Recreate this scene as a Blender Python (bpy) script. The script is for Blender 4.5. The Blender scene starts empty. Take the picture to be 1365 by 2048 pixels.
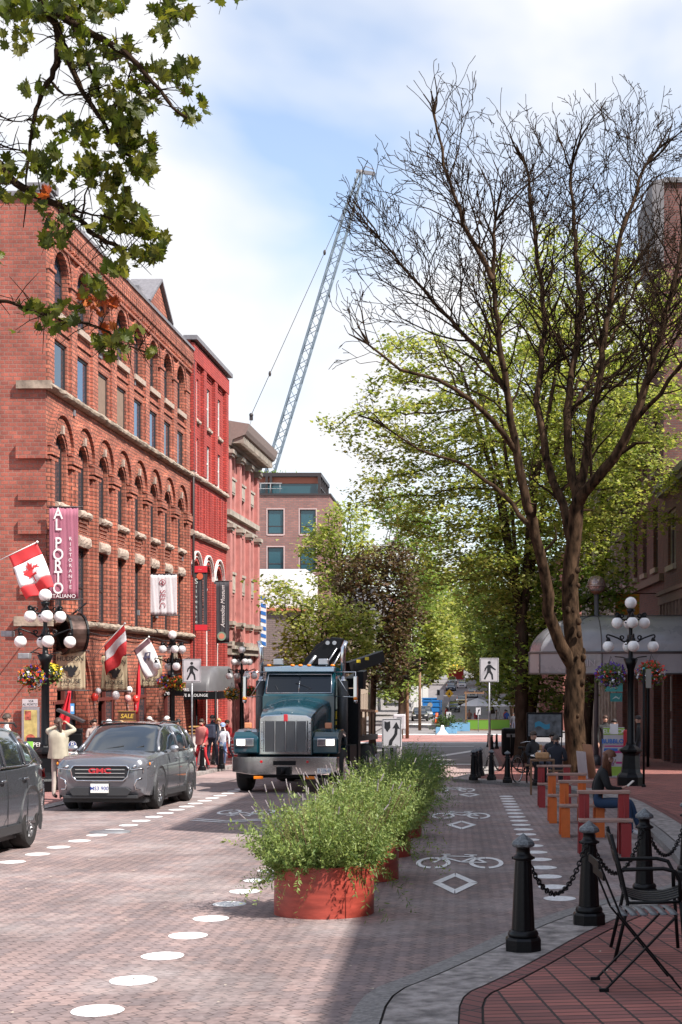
import bpy, bmesh, math, random
import numpy as np
from mathutils import Vector, Matrix, Euler, kdtree
from mathutils.geometry import tessellate_polygon
random.seed(7); np.random.seed(7)
R = math.radians; PI = math.pi
sc = bpy.context.scene; COL = sc.collection
# ---------------------------------------------------------------- camera
F = 2900.0; HX = 920.0; HY = 1340.0; CH = 1.75      # focal length, vanishing point (in photo pixels), eye height
cd = bpy.data.cameras.new('camera'); cam = bpy.data.objects.new('camera', cd); COL.objects.link(cam)
cd.sensor_fit = 'VERTICAL'; cd.sensor_height = 36; cd.sensor_width = 24
cd.lens = F/2048*36; cd.shift_x = -(HX-682.5)/2048; cd.shift_y = (HY-1024)/2048
cd.clip_start = 0.1; cd.clip_end = 3000
cam.location = (0, 0, CH); cam.rotation_euler = (R(90), 0, 0); sc.camera = cam
# ---------------------------------------------------------------- sun and sky
SD = Vector((0.56, -0.36, 0.775)).normalized()       # towards the sun
el = math.asin(SD.z); az = math.atan2(SD.x, SD.y)
w = bpy.data.worlds.new('World'); sc.world = w; w.use_nodes = True
nt = w.node_tree; nt.nodes.clear(); N = nt.nodes.new; L = nt.links.new
out = N('ShaderNodeOutputWorld'); bg = N('ShaderNodeBackground'); L(bg.outputs[0], out.inputs[0])
sky = N('ShaderNodeTexSky'); sky.sky_type = 'NISHITA'; sky.sun_disc = False
sky.sun_elevation = el; sky.sun_rotation = az; sky.air_density = 1.0; sky.dust_density = 0.6; sky.ozone_density = 1.2
tc = N('ShaderNodeTexCoord'); mp = N('ShaderNodeMapping'); L(tc.outputs['Generated'], mp.inputs[0])
mp.inputs['Location'].default_value = (2.30, 0.4, 0.3); mp.inputs['Scale'].default_value = (1.0, 1.0, 1.3)
n1 = N('ShaderNodeTexNoise'); n1.inputs['Scale'].default_value = 3.1; n1.inputs['Detail'].default_value = 5; n1.inputs['Roughness'].default_value = .45
n1.inputs['Distortion'].default_value = .25
L(mp.outputs[0], n1.inputs['Vector'])
cr = N('ShaderNodeValToRGB'); cr.color_ramp.elements[0].position = .445; cr.color_ramp.elements[1].position = .58
cr.color_ramp.elements[0].color = (0.12, .12, .12, 1); cr.color_ramp.elements[1].color = (1, 1, 1, 1); L(n1.outputs['Fac'], cr.inputs[0])
mx = N('ShaderNodeMixRGB'); L(cr.outputs[0], mx.inputs[0]); 
hs = N('ShaderNodeHueSaturation'); hs.inputs['Saturation'].default_value = .95; hs.inputs['Value'].default_value = 1.45; L(sky.outputs[0], hs.inputs['Color'])
L(hs.outputs[0], mx.inputs[1]); 
cc = N('ShaderNodeValToRGB'); cc.color_ramp.elements[0].position = .45; cc.color_ramp.elements[1].position = .75
cc.color_ramp.elements[0].color = (6.35, 6.3, 6.35, 1); cc.color_ramp.elements[1].color = (5.5, 5.6, 5.85, 1); L(n1.outputs['Fac'], cc.inputs[0])
L(cc.outputs[0], mx.inputs[2]); L(mx.outputs[0], bg.inputs[0]); bg.inputs[1].default_value = 0.10
sl = bpy.data.lights.new('sun', 'SUN'); sl.energy = 5.0; sl.angle = R(.5); sl.color = (1, .955, .90)
so = bpy.data.objects.new('sun', sl); COL.objects.link(so); so.rotation_euler = SD.to_track_quat('Z', 'Y').to_euler(); so.location = (30, -20, 50)
sc.view_settings.view_transform = 'Standard'; sc.view_settings.look = 'None'; sc.view_settings.exposure = 0.80; sc.view_settings.gamma = 1
sc.render.engine = 'CYCLES'
try:
    sc.cycles.max_bounces = 6; sc.cycles.diffuse_bounces = 3; sc.cycles.glossy_bounces = 3; sc.cycles.transparent_max_bounces = 6; sc.cycles.transmission_bounces = 3
    sc.cycles.caustics_reflective = False; sc.cycles.caustics_refractive = False
except Exception: pass
# ---------------------------------------------------------------- ground profile and placing
_gy = [-60, 0, 95, 105, 160, 200, 260, 420, 900]; _gz = [1.2, 0, -3.21, -3.5, -3.87, -4.0, -1.6, 1.2, 4.0]
def gz(y): return float(np.interp(y, _gy, _gz))
SW = 0.09
def P(px, py, Y): return Vector(((px-HX)*Y/F, Y, CH-(py-HY)*Y/F))
def XP(px, Y): return (px-HX)*Y/F
def ZP(py, Y): return CH-(py-HY)*Y/F
def YG(py, dz=0.0):  # distance of a ground point on the near slope
    return (CH-dz)*F/(py-1438.0)
# ---------------------------------------------------------------- materials
MATS = {}
def mat(name, col, rough=.6, metal=0, var=.0, scale=8, bump=0, bscale=None, spec=.5, coat=0, emit=None, detail=5, stretch=None, dirt=0):
    if name in MATS: return MATS[name]
    m = bpy.data.materials.new(name); m.use_nodes = True; t = m.node_tree; b = t.nodes['Principled BSDF']
    b.inputs['Base Color'].default_value = (*col, 1); b.inputs['Roughness'].default_value = rough; b.inputs['Metallic'].default_value = metal
    b.inputs['Specular IOR Level'].default_value = spec; b.inputs['Coat Weight'].default_value = coat; b.inputs['Coat Roughness'].default_value = .05
    if emit: b.inputs['Emission Color'].default_value = (*emit[0], 1); b.inputs['Emission Strength'].default_value = emit[1]
    if var or bump or dirt:
        c = t.nodes.new('ShaderNodeTexCoord'); mpn = t.nodes.new('ShaderNodeMapping'); t.links.new(c.outputs['Object'], mpn.inputs[0])
        if stretch: mpn.inputs['Scale'].default_value = stretch
        n = t.nodes.new('ShaderNodeTexNoise'); n.inputs['Scale'].default_value = scale; n.inputs['Detail'].default_value = detail; t.links.new(mpn.outputs[0], n.inputs['Vector'])
        if var:
            r = t.nodes.new('ShaderNodeValToRGB'); r.color_ramp.elements[0].position = .3; r.color_ramp.elements[1].position = .7
            r.color_ramp.elements[0].color = (*[max(0, x*(1-var)) for x in col], 1); r.color_ramp.elements[1].color = (*[min(1, x*(1+var)) for x in col], 1)
            t.links.new(n.outputs['Fac'], r.inputs[0]); t.links.new(r.outputs[0], b.inputs['Base Color'])
            mr = t.nodes.new('ShaderNodeMapRange'); mr.inputs['To Min'].default_value = max(0, rough-.08); mr.inputs['To Max'].default_value = min(1, rough+.1)
            t.links.new(n.outputs['Fac'], mr.inputs[0]); t.links.new(mr.outputs[0], b.inputs['Roughness'])
        if bump:
            n2 = t.nodes.new('ShaderNodeTexNoise'); n2.inputs['Scale'].default_value = bscale or scale*3; n2.inputs['Detail'].default_value = 4; t.links.new(mpn.outputs[0], n2.inputs['Vector'])
            bp = t.nodes.new('ShaderNodeBump'); bp.inputs['Strength'].default_value = bump; bp.inputs['Distance'].default_value = .02
            t.links.new(n2.outputs['Fac'], bp.inputs['Height']); t.links.new(bp.outputs[0], b.inputs['Normal'])
    MATS[name] = m; return m
def brickmat(name, c1, c2, mortar, bw=.22, bh=.075, ms=.010, rough=.85, bump=.5, flat=False, rot=0, big=.25, offset=.5, wobble=0, blotch=None, streak=0):
    """masonry / pavers from object coordinates: walls use (x+y, z), flat ground uses (x, y)"""
    m = bpy.data.materials.new(name); m.use_nodes = True; t = m.node_tree; b = t.nodes['Principled BSDF']; nn = t.nodes.new; lk = t.links.new
    c = nn('ShaderNodeTexCoord'); sep = nn('ShaderNodeSeparateXYZ'); lk(c.outputs['Object'], sep.inputs[0]); cmb = nn('ShaderNodeCombineXYZ')
    if flat:
        mpn = nn('ShaderNodeMapping'); lk(c.outputs['Object'], mpn.inputs[0]); mpn.inputs['Rotation'].default_value = (0, 0, rot); vec = mpn.outputs[0]
    else:
        a = nn('ShaderNodeMath'); lk(sep.outputs[0], a.inputs[0]); lk(sep.outputs[1], a.inputs[1]); lk(a.outputs[0], cmb.inputs[0]); lk(sep.outputs[2], cmb.inputs[1]); vec = cmb.outputs[0]
    if wobble:
        wn = nn('ShaderNodeTexWave'); wn.wave_type = 'BANDS'; wn.bands_direction = 'X'; wn.wave_profile = 'TRI'; wn.inputs['Scale'].default_value = 2.6; wn.inputs['Distortion'].default_value = 0
        lk(vec, wn.inputs['Vector']); ml = nn('ShaderNodeMath'); ml.operation = 'MULTIPLY'; ml.inputs[1].default_value = wobble; lk(wn.outputs['Fac'], ml.inputs[0])
        cb = nn('ShaderNodeCombineXYZ'); lk(ml.outputs[0], cb.inputs[1]); ad = nn('ShaderNodeVectorMath'); lk(vec, ad.inputs[0]); lk(cb.outputs[0], ad.inputs[1]); vec = ad.outputs[0]
    br = nn('ShaderNodeTexBrick'); lk(vec, br.inputs['Vector']); br.offset = offset
    br.inputs['Scale'].default_value = 1; br.inputs['Brick Width'].default_value = bw; br.inputs['Row Height'].default_value = bh; br.inputs['Mortar Size'].default_value = ms
    br.inputs['Mortar Smooth'].default_value = .2; br.inputs['Bias'].default_value = 0
    br.inputs['Color1'].default_value = (*c1, 1); br.inputs['Color2'].default_value = (*c2, 1); br.inputs['Mortar'].default_value = (*mortar, 1)
    n = nn('ShaderNodeTexNoise'); n.inputs['Scale'].default_value = .7; n.inputs['Detail'].default_value = 8; n.inputs['Roughness'].default_value = .65; lk(c.outputs['Object'], n.inputs['Vector'])
    r = nn('ShaderNodeMapRange'); r.inputs['From Min'].default_value = .3; r.inputs['From Max'].default_value = .7; r.inputs['To Min'].default_value = 1-big; r.inputs['To Max'].default_value = 1+big; lk(n.outputs['Fac'], r.inputs[0])
    vm = nn('ShaderNodeVectorMath'); vm.operation = 'SCALE'; lk(br.outputs['Color'], vm.inputs[0]); lk(r.outputs[0], vm.inputs['Scale']); col = vm.outputs[0]
    if blotch:
        n3 = nn('ShaderNodeTexNoise'); n3.inputs['Scale'].default_value = blotch[1]; n3.inputs['Detail'].default_value = 6; n3.inputs['Roughness'].default_value = .7; lk(c.outputs['Object'], n3.inputs['Vector'])
        r3 = nn('ShaderNodeMapRange'); r3.inputs['From Min'].default_value = .5; r3.inputs['From Max'].default_value = .68; r3.inputs['To Max'].default_value = blotch[2]; lk(n3.outputs['Fac'], r3.inputs[0])
        m3 = nn('ShaderNodeMixRGB'); lk(r3.outputs[0], m3.inputs[0]); lk(col, m3.inputs[1]); m3.inputs[2].default_value = (*blotch[0], 1); col = m3.outputs[0]
    if streak:
        mps = nn('ShaderNodeMapping'); lk(c.outputs['Object'], mps.inputs[0]); mps.inputs['Scale'].default_value = (1.4, .09, 1) if flat else (1.3, 1.3, .10); ns = nn('ShaderNodeTexNoise'); ns.inputs['Scale'].default_value = 1.0; ns.inputs['Detail'].default_value = 6; lk(mps.outputs[0], ns.inputs['Vector'])
        ng = nn('ShaderNodeTexNoise'); ng.inputs['Scale'].default_value = 22; ng.inputs['Detail'].default_value = 3; lk(c.outputs['Object'], ng.inputs['Vector']); am = nn('ShaderNodeMath'); am.operation = 'ADD'; lk(ns.outputs['Fac'], am.inputs[0]); lk(ng.outputs['Fac'], am.inputs[1])
        rs_ = nn('ShaderNodeMapRange'); rs_.inputs['From Min'].default_value = .75; rs_.inputs['From Max'].default_value = 1.25; rs_.inputs['To Min'].default_value = 1-streak; rs_.inputs['To Max'].default_value = 1+streak*.6; lk(am.outputs[0], rs_.inputs[0]); vs_ = nn('ShaderNodeVectorMath'); vs_.operation = 'SCALE'; lk(col, vs_.inputs[0]); lk(rs_.outputs[0], vs_.inputs['Scale']); col = vs_.outputs[0]
    lk(col, b.inputs['Base Color']); b.inputs['Roughness'].default_value = rough
    bp = nn('ShaderNodeBump'); bp.inputs['Strength'].default_value = bump; bp.inputs['Distance'].default_value = .012; bp.invert = True; lk(br.outputs['Fac'], bp.inputs['Height']); lk(bp.outputs[0], b.inputs['Normal'])
    MATS[name] = m; return m
def leafmat(name, cols, trans=.35, rough=.55):
    m = bpy.data.materials.new(name); m.use_nodes = True; t = m.node_tree; t.nodes.clear(); nn = t.nodes.new; lk = t.links.new
    o = nn('ShaderNodeOutputMaterial'); g = nn('ShaderNodeNewGeometry'); r = nn('ShaderNodeValToRGB')
    e = r.color_ramp.elements
    while len(e) < len(cols): e.new(.5)
    for i, c in enumerate(cols): e[i].position = i/(len(cols)-1); e[i].color = (*c, 1)
    lk(g.outputs['Random Per Island'], r.inputs[0])
    b = nn('ShaderNodeBsdfPrincipled'); b.inputs['Roughness'].default_value = rough; b.inputs['Specular IOR Level'].default_value = .35; lk(r.outputs[0], b.inputs['Base Color'])
    tr = nn('ShaderNodeBsdfTranslucent'); vm = nn('ShaderNodeMixRGB'); vm.blend_type = 'MULTIPLY'; vm.inputs[0].default_value = 1; vm.inputs[2].default_value = (1.35, 1.35, .75, 1); lk(r.outputs[0], vm.inputs[1]); lk(vm.outputs[0], tr.inputs[0])
    mx = nn('ShaderNodeMixShader'); mx.inputs[0].default_value = trans; lk(b.outputs[0], mx.inputs[1]); lk(tr.outputs[0], mx.inputs[2]); lk(mx.outputs[0], o.inputs[0])
    MATS[name] = m; return m
# ---------------------------------------------------------------- mesh builder
class MB:
    def __init__(s): s.v = []; s.f = []; s.sm = []; s.mi = []; s.M = None; s.cm = 0
    def add(s, vs, fs, smooth=False, mi=None):
        k = len(s.v)
        if s.M is not None: vs = [s.M @ Vector(v) for v in vs]
        s.v += [tuple(v) for v in vs]; s.f += [tuple(i+k for i in f) for f in fs]
        s.sm += [smooth]*len(fs); s.mi += [s.cm if mi is None else mi]*len(fs); return s
    def box(s, x0, x1, y0, y1, z0, z1, M=None):
        vs = [(x, y, z) for z in (z0, z1) for y in (y0, y1) for x in (x0, x1)]
        if M is not None: vs = [M @ Vector(v) for v in vs]
        return s.add(vs, [(0, 2, 3, 1), (4, 5, 7, 6), (0, 1, 5, 4), (2, 6, 7, 3), (0, 4, 6, 2), (1, 3, 7, 5)])
    def beam(s, p0, p1, w, h=None, up=(0, 0, 1)):
        p0 = Vector(p0); p1 = Vector(p1); h = h or w; d = (p1-p0).normalized(); u = Vector(up)
        if abs(d.dot(u)) > .98: u = Vector((1, 0, 0))
        a = d.cross(u).normalized()*w/2; b = a.cross(d).normalized()*h/2
        vs = [p+i*a+j*b for p in (p0, p1) for i, j in ((-1, -1), (1, -1), (1, 1), (-1, 1))]
        return s.add(vs, [(0, 3, 2, 1), (4, 5, 6, 7), (0, 1, 5, 4), (1, 2, 6, 5), (2, 3, 7, 6), (3, 0, 4, 7)])
    def tube(s, pts, rad, n=8, caps=True, smooth=True):
        pts = [Vector(p) for p in pts]; m = len(pts)
        if not hasattr(rad, '__len__'): rad = [rad]*m
        vs = []; d = (pts[1]-pts[0]).normalized(); u = Vector((0, 0, 1)) if abs(d.z) < .9 else Vector((1, 0, 0)); a = d.cross(u).normalized()
        for i, p in enumerate(pts):
            if i == 0: t = pts[1]-pts[0]
            elif i == m-1: t = pts[-1]-pts[-2]
            else: t = (pts[i+1]-pts[i]).normalized()+(pts[i]-pts[i-1]).normalized()
            if t.length < 1e-9: t = d
            t.normalize(); a = (a-t*a.dot(t))
            if a.length < 1e-6: a = t.orthogonal()
            a.normalize(); b = t.cross(a)
            for k in range(n): q = 2*PI*k/n; vs.append(p+(a*math.cos(q)+b*math.sin(q))*rad[i])
        fs = [(i*n+k, i*n+(k+1) % n, (i+1)*n+(k+1) % n, (i+1)*n+k) for i in range(m-1) for k in range(n)]
        s.add(vs, fs, smooth)
        if caps: s.add(vs[:n], [tuple(range(n))[::-1]]); s.add(vs[-n:], [tuple(range(n))])
        return s
    def cyl(s, p0, p1, r0, r1=None, n=12, smooth=True): return s.tube([p0, p1], [r0, r0 if r1 is None else r1], n, True, smooth)
    def lathe(s, prof, n=16, c=(0, 0, 0), smooth=True, rot=0):
        vs = [(c[0]+r*math.cos(2*PI*k/n+rot), c[1]+r*math.sin(2*PI*k/n+rot), c[2]+z) for r, z in prof for k in range(n)]; m = len(prof)
        fs = [(i*n+k, i*n+(k+1) % n, (i+1)*n+(k+1) % n, (i+1)*n+k) for i in range(m-1) for k in range(n)]
        s.add(vs, fs, smooth)
        s.add(vs[:n], [tuple(range(n))[::-1]]); s.add(vs[-n:], [tuple(range(n))]); return s
    def ball(s, c, r, n=14, m=9, sx=1, sy=1, sz=1):
        vs = [(c[0], c[1], c[2]-r*sz)]+[(c[0]+r*sx*math.sin(PI*i/m)*math.cos(2*PI*k/n), c[1]+r*sy*math.sin(PI*i/m)*math.sin(2*PI*k/n), c[2]-r*sz*math.cos(PI*i/m)) for i in range(1, m) for k in range(n)]+[(c[0], c[1], c[2]+r*sz)]
        fs = [(0, 1+(k+1) % n, 1+k) for k in range(n)]+[(1+i*n+k, 1+i*n+(k+1) % n, 1+(i+1)*n+(k+1) % n, 1+(i+1)*n+k) for i in range(m-2) for k in range(n)]
        l = len(vs)-1; fs += [(l, 1+(m-2)*n+k, 1+(m-2)*n+(k+1) % n) for k in range(n)]
        return s.add(vs, fs, True)
    def prism(s, poly, w0, w1, o=(0, 0, 0), u=(1, 0, 0), v=(0, 0, 1), smooth=False):
        """polygon in (u,v), extruded along n=u x v from w0 to w1"""
        o = Vector(o); u = Vector(u); v = Vector(v); nrm = u.cross(v); n = len(poly)
        A = [o+u*p[0]+v*p[1]+nrm*w0 for p in poly]; B = [o+u*p[0]+v*p[1]+nrm*w1 for p in poly]
        tr = tessellate_polygon([[Vector((p[0], p[1], 0)) for p in poly]])
        fs = [(i, (i+1) % n, n+(i+1) % n, n+i) for i in range(n)]
        s.add(A+B, fs, smooth); s.add(A, [tuple(t) for t in tr]); s.add(B, [tuple(t) for t in tr]); return s
    def sheet(s, fn, nu, nv, smooth=True):
        vs = [fn(i/nu, j/nv) for j in range(nv+1) for i in range(nu+1)]
        return s.add(vs, [(j*(nu+1)+i, j*(nu+1)+i+1, (j+1)*(nu+1)+i+1, (j+1)*(nu+1)+i) for j in range(nv) for i in range(nu)], smooth)
    def build(s, name, mats, parent=None, bevel=0, sharp=None, fixn=True, solid=0):
        me = bpy.data.meshes.new(name); me.from_pydata(s.v, [], s.f); 
        for m in (mats if isinstance(mats, (list, tuple)) else [mats]): me.materials.append(m)
        me.polygons.foreach_set('use_smooth', s.sm); me.polygons.foreach_set('material_index', s.mi)
        if fixn and len(s.f) < 60000:
            bm = bmesh.new(); bm.from_mesh(me); bmesh.ops.remove_doubles(bm, verts=bm.verts, dist=1e-5); bmesh.ops.recalc_face_normals(bm, faces=bm.faces); bm.to_mesh(me); bm.free()
        if sharp: me.set_sharp_from_angle(angle=R(sharp))
        me.update(); o = bpy.data.objects.new(name, me); COL.objects.link(o)
        if parent is not None: o.parent = parent
        if bevel:
            b = o.modifiers.new('bevel', 'BEVEL'); b.width = bevel; b.segments = 2; b.limit_method = 'ANGLE'; b.angle_limit = R(40); b.harden_normals = False
        if solid:
            b = o.modifiers.new('solid', 'SOLIDIFY'); b.thickness = solid; b.offset = 0
        return o
def tag(o, label=None, cat=None, group=None, kind=None):
    if label: o['label'] = label
    if cat: o['category'] = cat
    if group: o['group'] = group
    if kind: o['kind'] = kind
    return o
def thing(name, label, cat, loc=(0, 0, 0), rz=0, group=None):
    o = bpy.data.objects.new(name, None); COL.objects.link(o); o.empty_display_size = .2
    o.location = loc; o.rotation_euler = (0, 0, rz); return tag(o, label, cat, group)
KIDS = {}
def kids(o):
    return [c for c in COL.objects if c.parent == o]
def dup(o, loc=None, rz=None, label=None, parent=None, sc_=None):
    c = o.copy(); COL.objects.link(c)
    if parent is not None: c.parent = parent
    if loc is not None: c.location = loc
    if rz is not None: c.rotation_euler = (0, 0, rz)
    if sc_ is not None: c.scale = sc_ if hasattr(sc_, '__len__') else (sc_,)*3
    if label: c['label'] = label
    for k in kids(o): dup(k, parent=c)
    return c
def struct(mb, name, m, **k): return tag(mb.build(name, m, **k), kind='structure')
_tc = {}
def text_tris(s, size=1, align='CENTER', bold=0, shear=0, spacing=1.0):
    key = (s, align, bold, shear, spacing)
    if key not in _tc:
        c = bpy.data.curves.new('t', 'FONT'); c.body = s; c.size = 1; c.align_x = align; c.align_y = 'CENTER'; c.offset = bold; c.shear = shear; c.space_character = spacing; c.resolution_u = 3
        o = bpy.data.objects.new('t', c); COL.objects.link(o); dg = bpy.context.evaluated_depsgraph_get(); dg.update()
        me = bpy.data.meshes.new_from_object(o.evaluated_get(dg)); vs = [tuple(v.co) for v in me.vertices]; fs = [tuple(p.vertices) for p in me.polygons]
        bpy.data.objects.remove(o); bpy.data.curves.remove(c); bpy.data.meshes.remove(me); _tc[key] = (vs, fs)
    vs, fs = _tc[key]; return [(x*size, y*size) for x, y, z in vs], fs
def text(mb, s, o, size, u=(1, 0, 0), v=(0, 0, 1), sx=1, **k):
    """flat lettering laid on the (u,v) plane at o, with the body of a thin plate"""
    vs, fs = text_tris(s, size, **k); o = Vector(o); u = Vector(u); v = Vector(v)
    mb.add([o+u*x*sx+v*y for x, y in vs], fs); return mb
# ---------------------------------------------------------------- material library
M = {}
M['road'] = brickmat('road_pavers', (.275, .193, .176), (.188, .145, .143), (.08, .058, .055), bw=.23, bh=.112, ms=.006, flat=True, rot=PI/2, big=.20, wobble=.05, bump=.6, rough=.8, blotch=((.42, .37, .355), .55, .5), streak=.30)
M['walk'] = brickmat('pavement_bricks', (.36, .125, .10), (.21, .082, .072), (.045, .028, .024), bw=.215, bh=.095, ms=.009, flat=True, rot=-.12, big=.25, bump=.7, offset=0)
M['granite'] = mat('granite', (.27, .24, .225), .9, var=.55, scale=9, bump=1.0, bscale=14, detail=9)
M['kerbc'] = mat('kerb_stone', (.22, .205, .195), .9, var=.35, scale=30, bump=.5, bscale=60)
M['concrete'] = mat('concrete', (.25, .23, .225), .9, var=.2, scale=3, bump=.2)
M['far_road'] = mat('asphalt', (.20, .185, .185), .85, var=.25, scale=1.2, bump=.1)
M['redband'] = brickmat('red_crossing_bricks', (.40, .17, .15), (.33, .14, .13), (.25, .2, .18), flat=True)
M['paint'] = mat('road_paint', (.70, .69, .68), .65, var=.20, scale=26, bump=.4, bscale=40, detail=9)
M['brickA'] = brickmat('orange_red_brick', (.50, .165, .100), (.32, .095, .062), (.16, .07, .05), bw=.26, bh=.13, ms=.020, big=.30, bump=.9, streak=.26)
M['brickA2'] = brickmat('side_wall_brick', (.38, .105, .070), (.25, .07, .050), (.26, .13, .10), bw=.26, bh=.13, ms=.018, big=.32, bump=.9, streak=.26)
M['brickR'] = brickmat('painted_red_brick', (.47, .062, .046), (.38, .048, .038), (.20, .028, .024), bw=.26, bh=.12, ms=.018, big=.22, bump=.8, streak=.18)
M['brickP'] = mat('pink_painted_brick', (.42, .165, .145), .8, var=.2, scale=2, bump=.2)
M['stoneP'] = mat('buff_stone_trim', (.34, .29, .24), .85, var=.3, scale=3, bump=.3)
M['brickF'] = brickmat('brown_brick', (.30, .135, .11), (.21, .10, .088), (.17, .12, .11), bw=.5, bh=.16, ms=.03, big=.15)
M['brickG'] = brickmat('grey_brown_brick', (.22, .155, .14), (.18, .13, .12), (.13, .1, .09), bw=.5, bh=.16, ms=.03, big=.12)
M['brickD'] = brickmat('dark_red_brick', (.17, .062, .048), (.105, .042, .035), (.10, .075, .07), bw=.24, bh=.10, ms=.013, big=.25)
M['stone'] = mat('rough_stone', (.30, .235, .18), .95, var=.45, scale=3.5, bump=1.0, bscale=9, detail=9)
M['keystone'] = mat('pale_stone', (.40, .31, .25), .9, var=.3, scale=8, bump=.6)
M['flash'] = mat('grey_roof_metal', (.17, .16, .17), .6, var=.2)
M['glassb'] = mat('window_glass', (.03, .04, .05), .04, spec=1.0, metal=0)
M['glassl'] = mat('window_glass_pale', (.10, .15, .22), .04, spec=1.0, metal=.7)
M['blind'] = mat('roller_blind', (.22, .15, .11), .8, var=.1)
M['dark'] = mat('dark_interior', (.012, .011, .011), .8)
M['frame'] = mat('dark_frame', (.035, .025, .025), .5)
M['whitef'] = mat('white_paint_frame', (.78, .76, .72), .5, var=.08)
M['black'] = mat('black_gloss_iron', (.004, .004, .005), .36, bump=.12, scale=20, bscale=60, spec=.25)
M['blackm'] = mat('black_matt_metal', (.005, .005, .006), .5, spec=.2)
M['capg'] = mat('weathered_iron', (.10, .11, .12), .40, var=.6, scale=60)
M['globe'] = mat('white_globe_glass', (.85, .82, .80), .25)
M['chrome'] = mat('chrome', (.62, .62, .63), .10, metal=1)
M['alu'] = mat('aluminium', (.48, .48, .49), .35, metal=1, var=.1)
M['steel'] = mat('galvanised_steel', (.30, .30, .31), .5, metal=.6, var=.2)
M['rubber'] = mat('tyre_rubber', (.018, .017, .017), .8, bump=.3, bscale=50)
M['greycar'] = mat('grey_metallic_paint', (.17, .172, .19), .24, metal=.45, coat=.9, var=.05, scale=200)
M['greycar2'] = mat('blue_grey_metallic_paint', (.11, .12, .14), .26, metal=.55, coat=.9, var=.05, scale=200)
M['carplast'] = mat('black_trim_plastic', (.03, .03, .032), .55)
M['carglass'] = mat('car_glass', (.02, .025, .03), .03, spec=1.0, coat=.6)
M['truckglass'] = mat('truck_glass', (.006, .007, .008), .08, spec=.6)
M['teal'] = mat('teal_truck_paint', (.002, .040, .055), .25, metal=.0, coat=1)
M['redplan'] = mat('rust_red_painted_steel', (.31, .048, .031), .42, var=.34, scale=5, bump=.08, stretch=(1, 1, 4))
M['soil'] = mat('soil', (.05, .03, .02), 1, bump=.5, scale=30)
M['redseat'] = mat('red_painted_steel', (.30, .020, .022), .45, var=.1)
M['orangeseat'] = mat('orange_painted_steel', (.62, .13, .018), .45, var=.1)
M['plank'] = mat('worn_wood_plank', (.34, .21, .17), .7, var=.3, scale=6, stretch=(2, 20, 20))
M['wood'] = mat('timber', (.20, .11, .06), .75, var=.3, scale=8)
M['orangel'] = mat('amber_lens', (.85, .22, .01), .3)
M['redl'] = mat('red_lens', (.5, .01, .015), .25)
M['white'] = mat('white', (.80, .78, .77), .6)
M['signw'] = mat('sign_face_grey_white', (.48, .45, .46), .45, var=.05)
M['signr'] = mat('sign_face_white', (.50, .48, .49), .45, var=.05)
M['blk'] = mat('black_print', (.012, .012, .014), .6)
M['lampon'] = mat('headlamp_lit', (.8, .8, .75), .2, emit=((1, .95, .8), 2.2))
M['canvas'] = mat('banner_canvas', (.42, .34, .22), .8, var=.12, scale=3, stretch=(14, 1, 1), bump=.2)
M['mauve'] = mat('mauve_banner', (.36, .12, .17), .75, var=.12, scale=2, stretch=(16, 1, 1), bump=.3)
M['whiteb'] = mat('white_banner', (.66, .63, .65), .75, var=.06, scale=2, stretch=(14, 1, 1), bump=.4)
M['blackb'] = mat('charcoal_banner', (.04, .038, .045), .7, var=.3, scale=3, stretch=(14, 1, 1))
M['redb'] = mat('red_banner', (.62, .02, .035), .7)
M['redflag'] = mat('red_cloth', (.66, .045, .05), .7, var=.12, scale=4)
M['whiteflag'] = mat('white_cloth', (.80, .77, .76), .7, var=.06, scale=4)
M['pinkt'] = mat('maroon_lettering', (.35, .07, .09), .6)
M['bark'] = mat('bark', (.055, .036, .026), .95, spec=.08, var=.55, scale=5, bump=1.0, bscale=14, stretch=(1, 1, .35), detail=9)
M['barkb'] = mat('dark_bark', (.024, .014, .008), .95, spec=.08, var=.4, scale=6, bump=.8, bscale=14, stretch=(1, 1, .4))
M['trunkb'] = mat('mossy_bark', (.045, .027, .016), .95, spec=.08, var=.98, scale=7, bump=1.0, bscale=16, stretch=(1, 1, .35), detail=12)
M['awn'] = mat('grey_awning_vinyl', (.115, .11, .115), .42, var=.12, scale=2)
M['awnw'] = mat('white_awning_vinyl', (.28, .28, .30), .28, var=.14, scale=1.5, coat=.3)
M['leafy'] = leafmat('maple_leaves_yellow_green', [(.16, .215, .045), (.31, .355, .09), (.48, .455, .17), (.25, .31, .07), (.09, .13, .028)], .52)
M['leafg'] = leafmat('leaves_green', [(.08, .145, .03), (.17, .26, .055), (.30, .37, .10), (.115, .18, .035)], .46)
M['leafd'] = leafmat('leaves_dark_green', [(.025, .05, .012), (.05, .09, .018), (.08, .13, .025)], .3)
M['leafr'] = leafmat('copper_leaves', [(.055, .028, .02), (.11, .06, .035), (.08, .075, .025), (.15, .09, .05)], .3)
M['leaff'] = leafmat('near_maple_leaves', [(.045, .065, .009), (.085, .11, .014), (.035, .052, .008), (.15, .155, .022), (.06, .075, .012), (.20, .19, .03)], .55, .45)
M['leafo'] = leafmat('rust_leaves', [(.42, .09, .02), (.30, .05, .015), (.5, .16, .05)], .4)
M['herb'] = leafmat('herb_leaves', [(.115, .17, .045), (.20, .27, .07), (.28, .33, .10), (.17, .21, .085)], .3)
M['herbd'] = leafmat('herb_leaves_deep', [(.07, .13, .035), (.12, .19, .05), (.17, .24, .07)], .3)
M['laven'] = leafmat('lavender_spikes', [(.32, .27, .30), (.42, .38, .36), (.25, .2, .26)], .3)
M['skin'] = mat('skin', (.50, .27, .19), .6)
def plain(n, c, r=.7, **k): return mat(n, c, r, **k)
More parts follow.
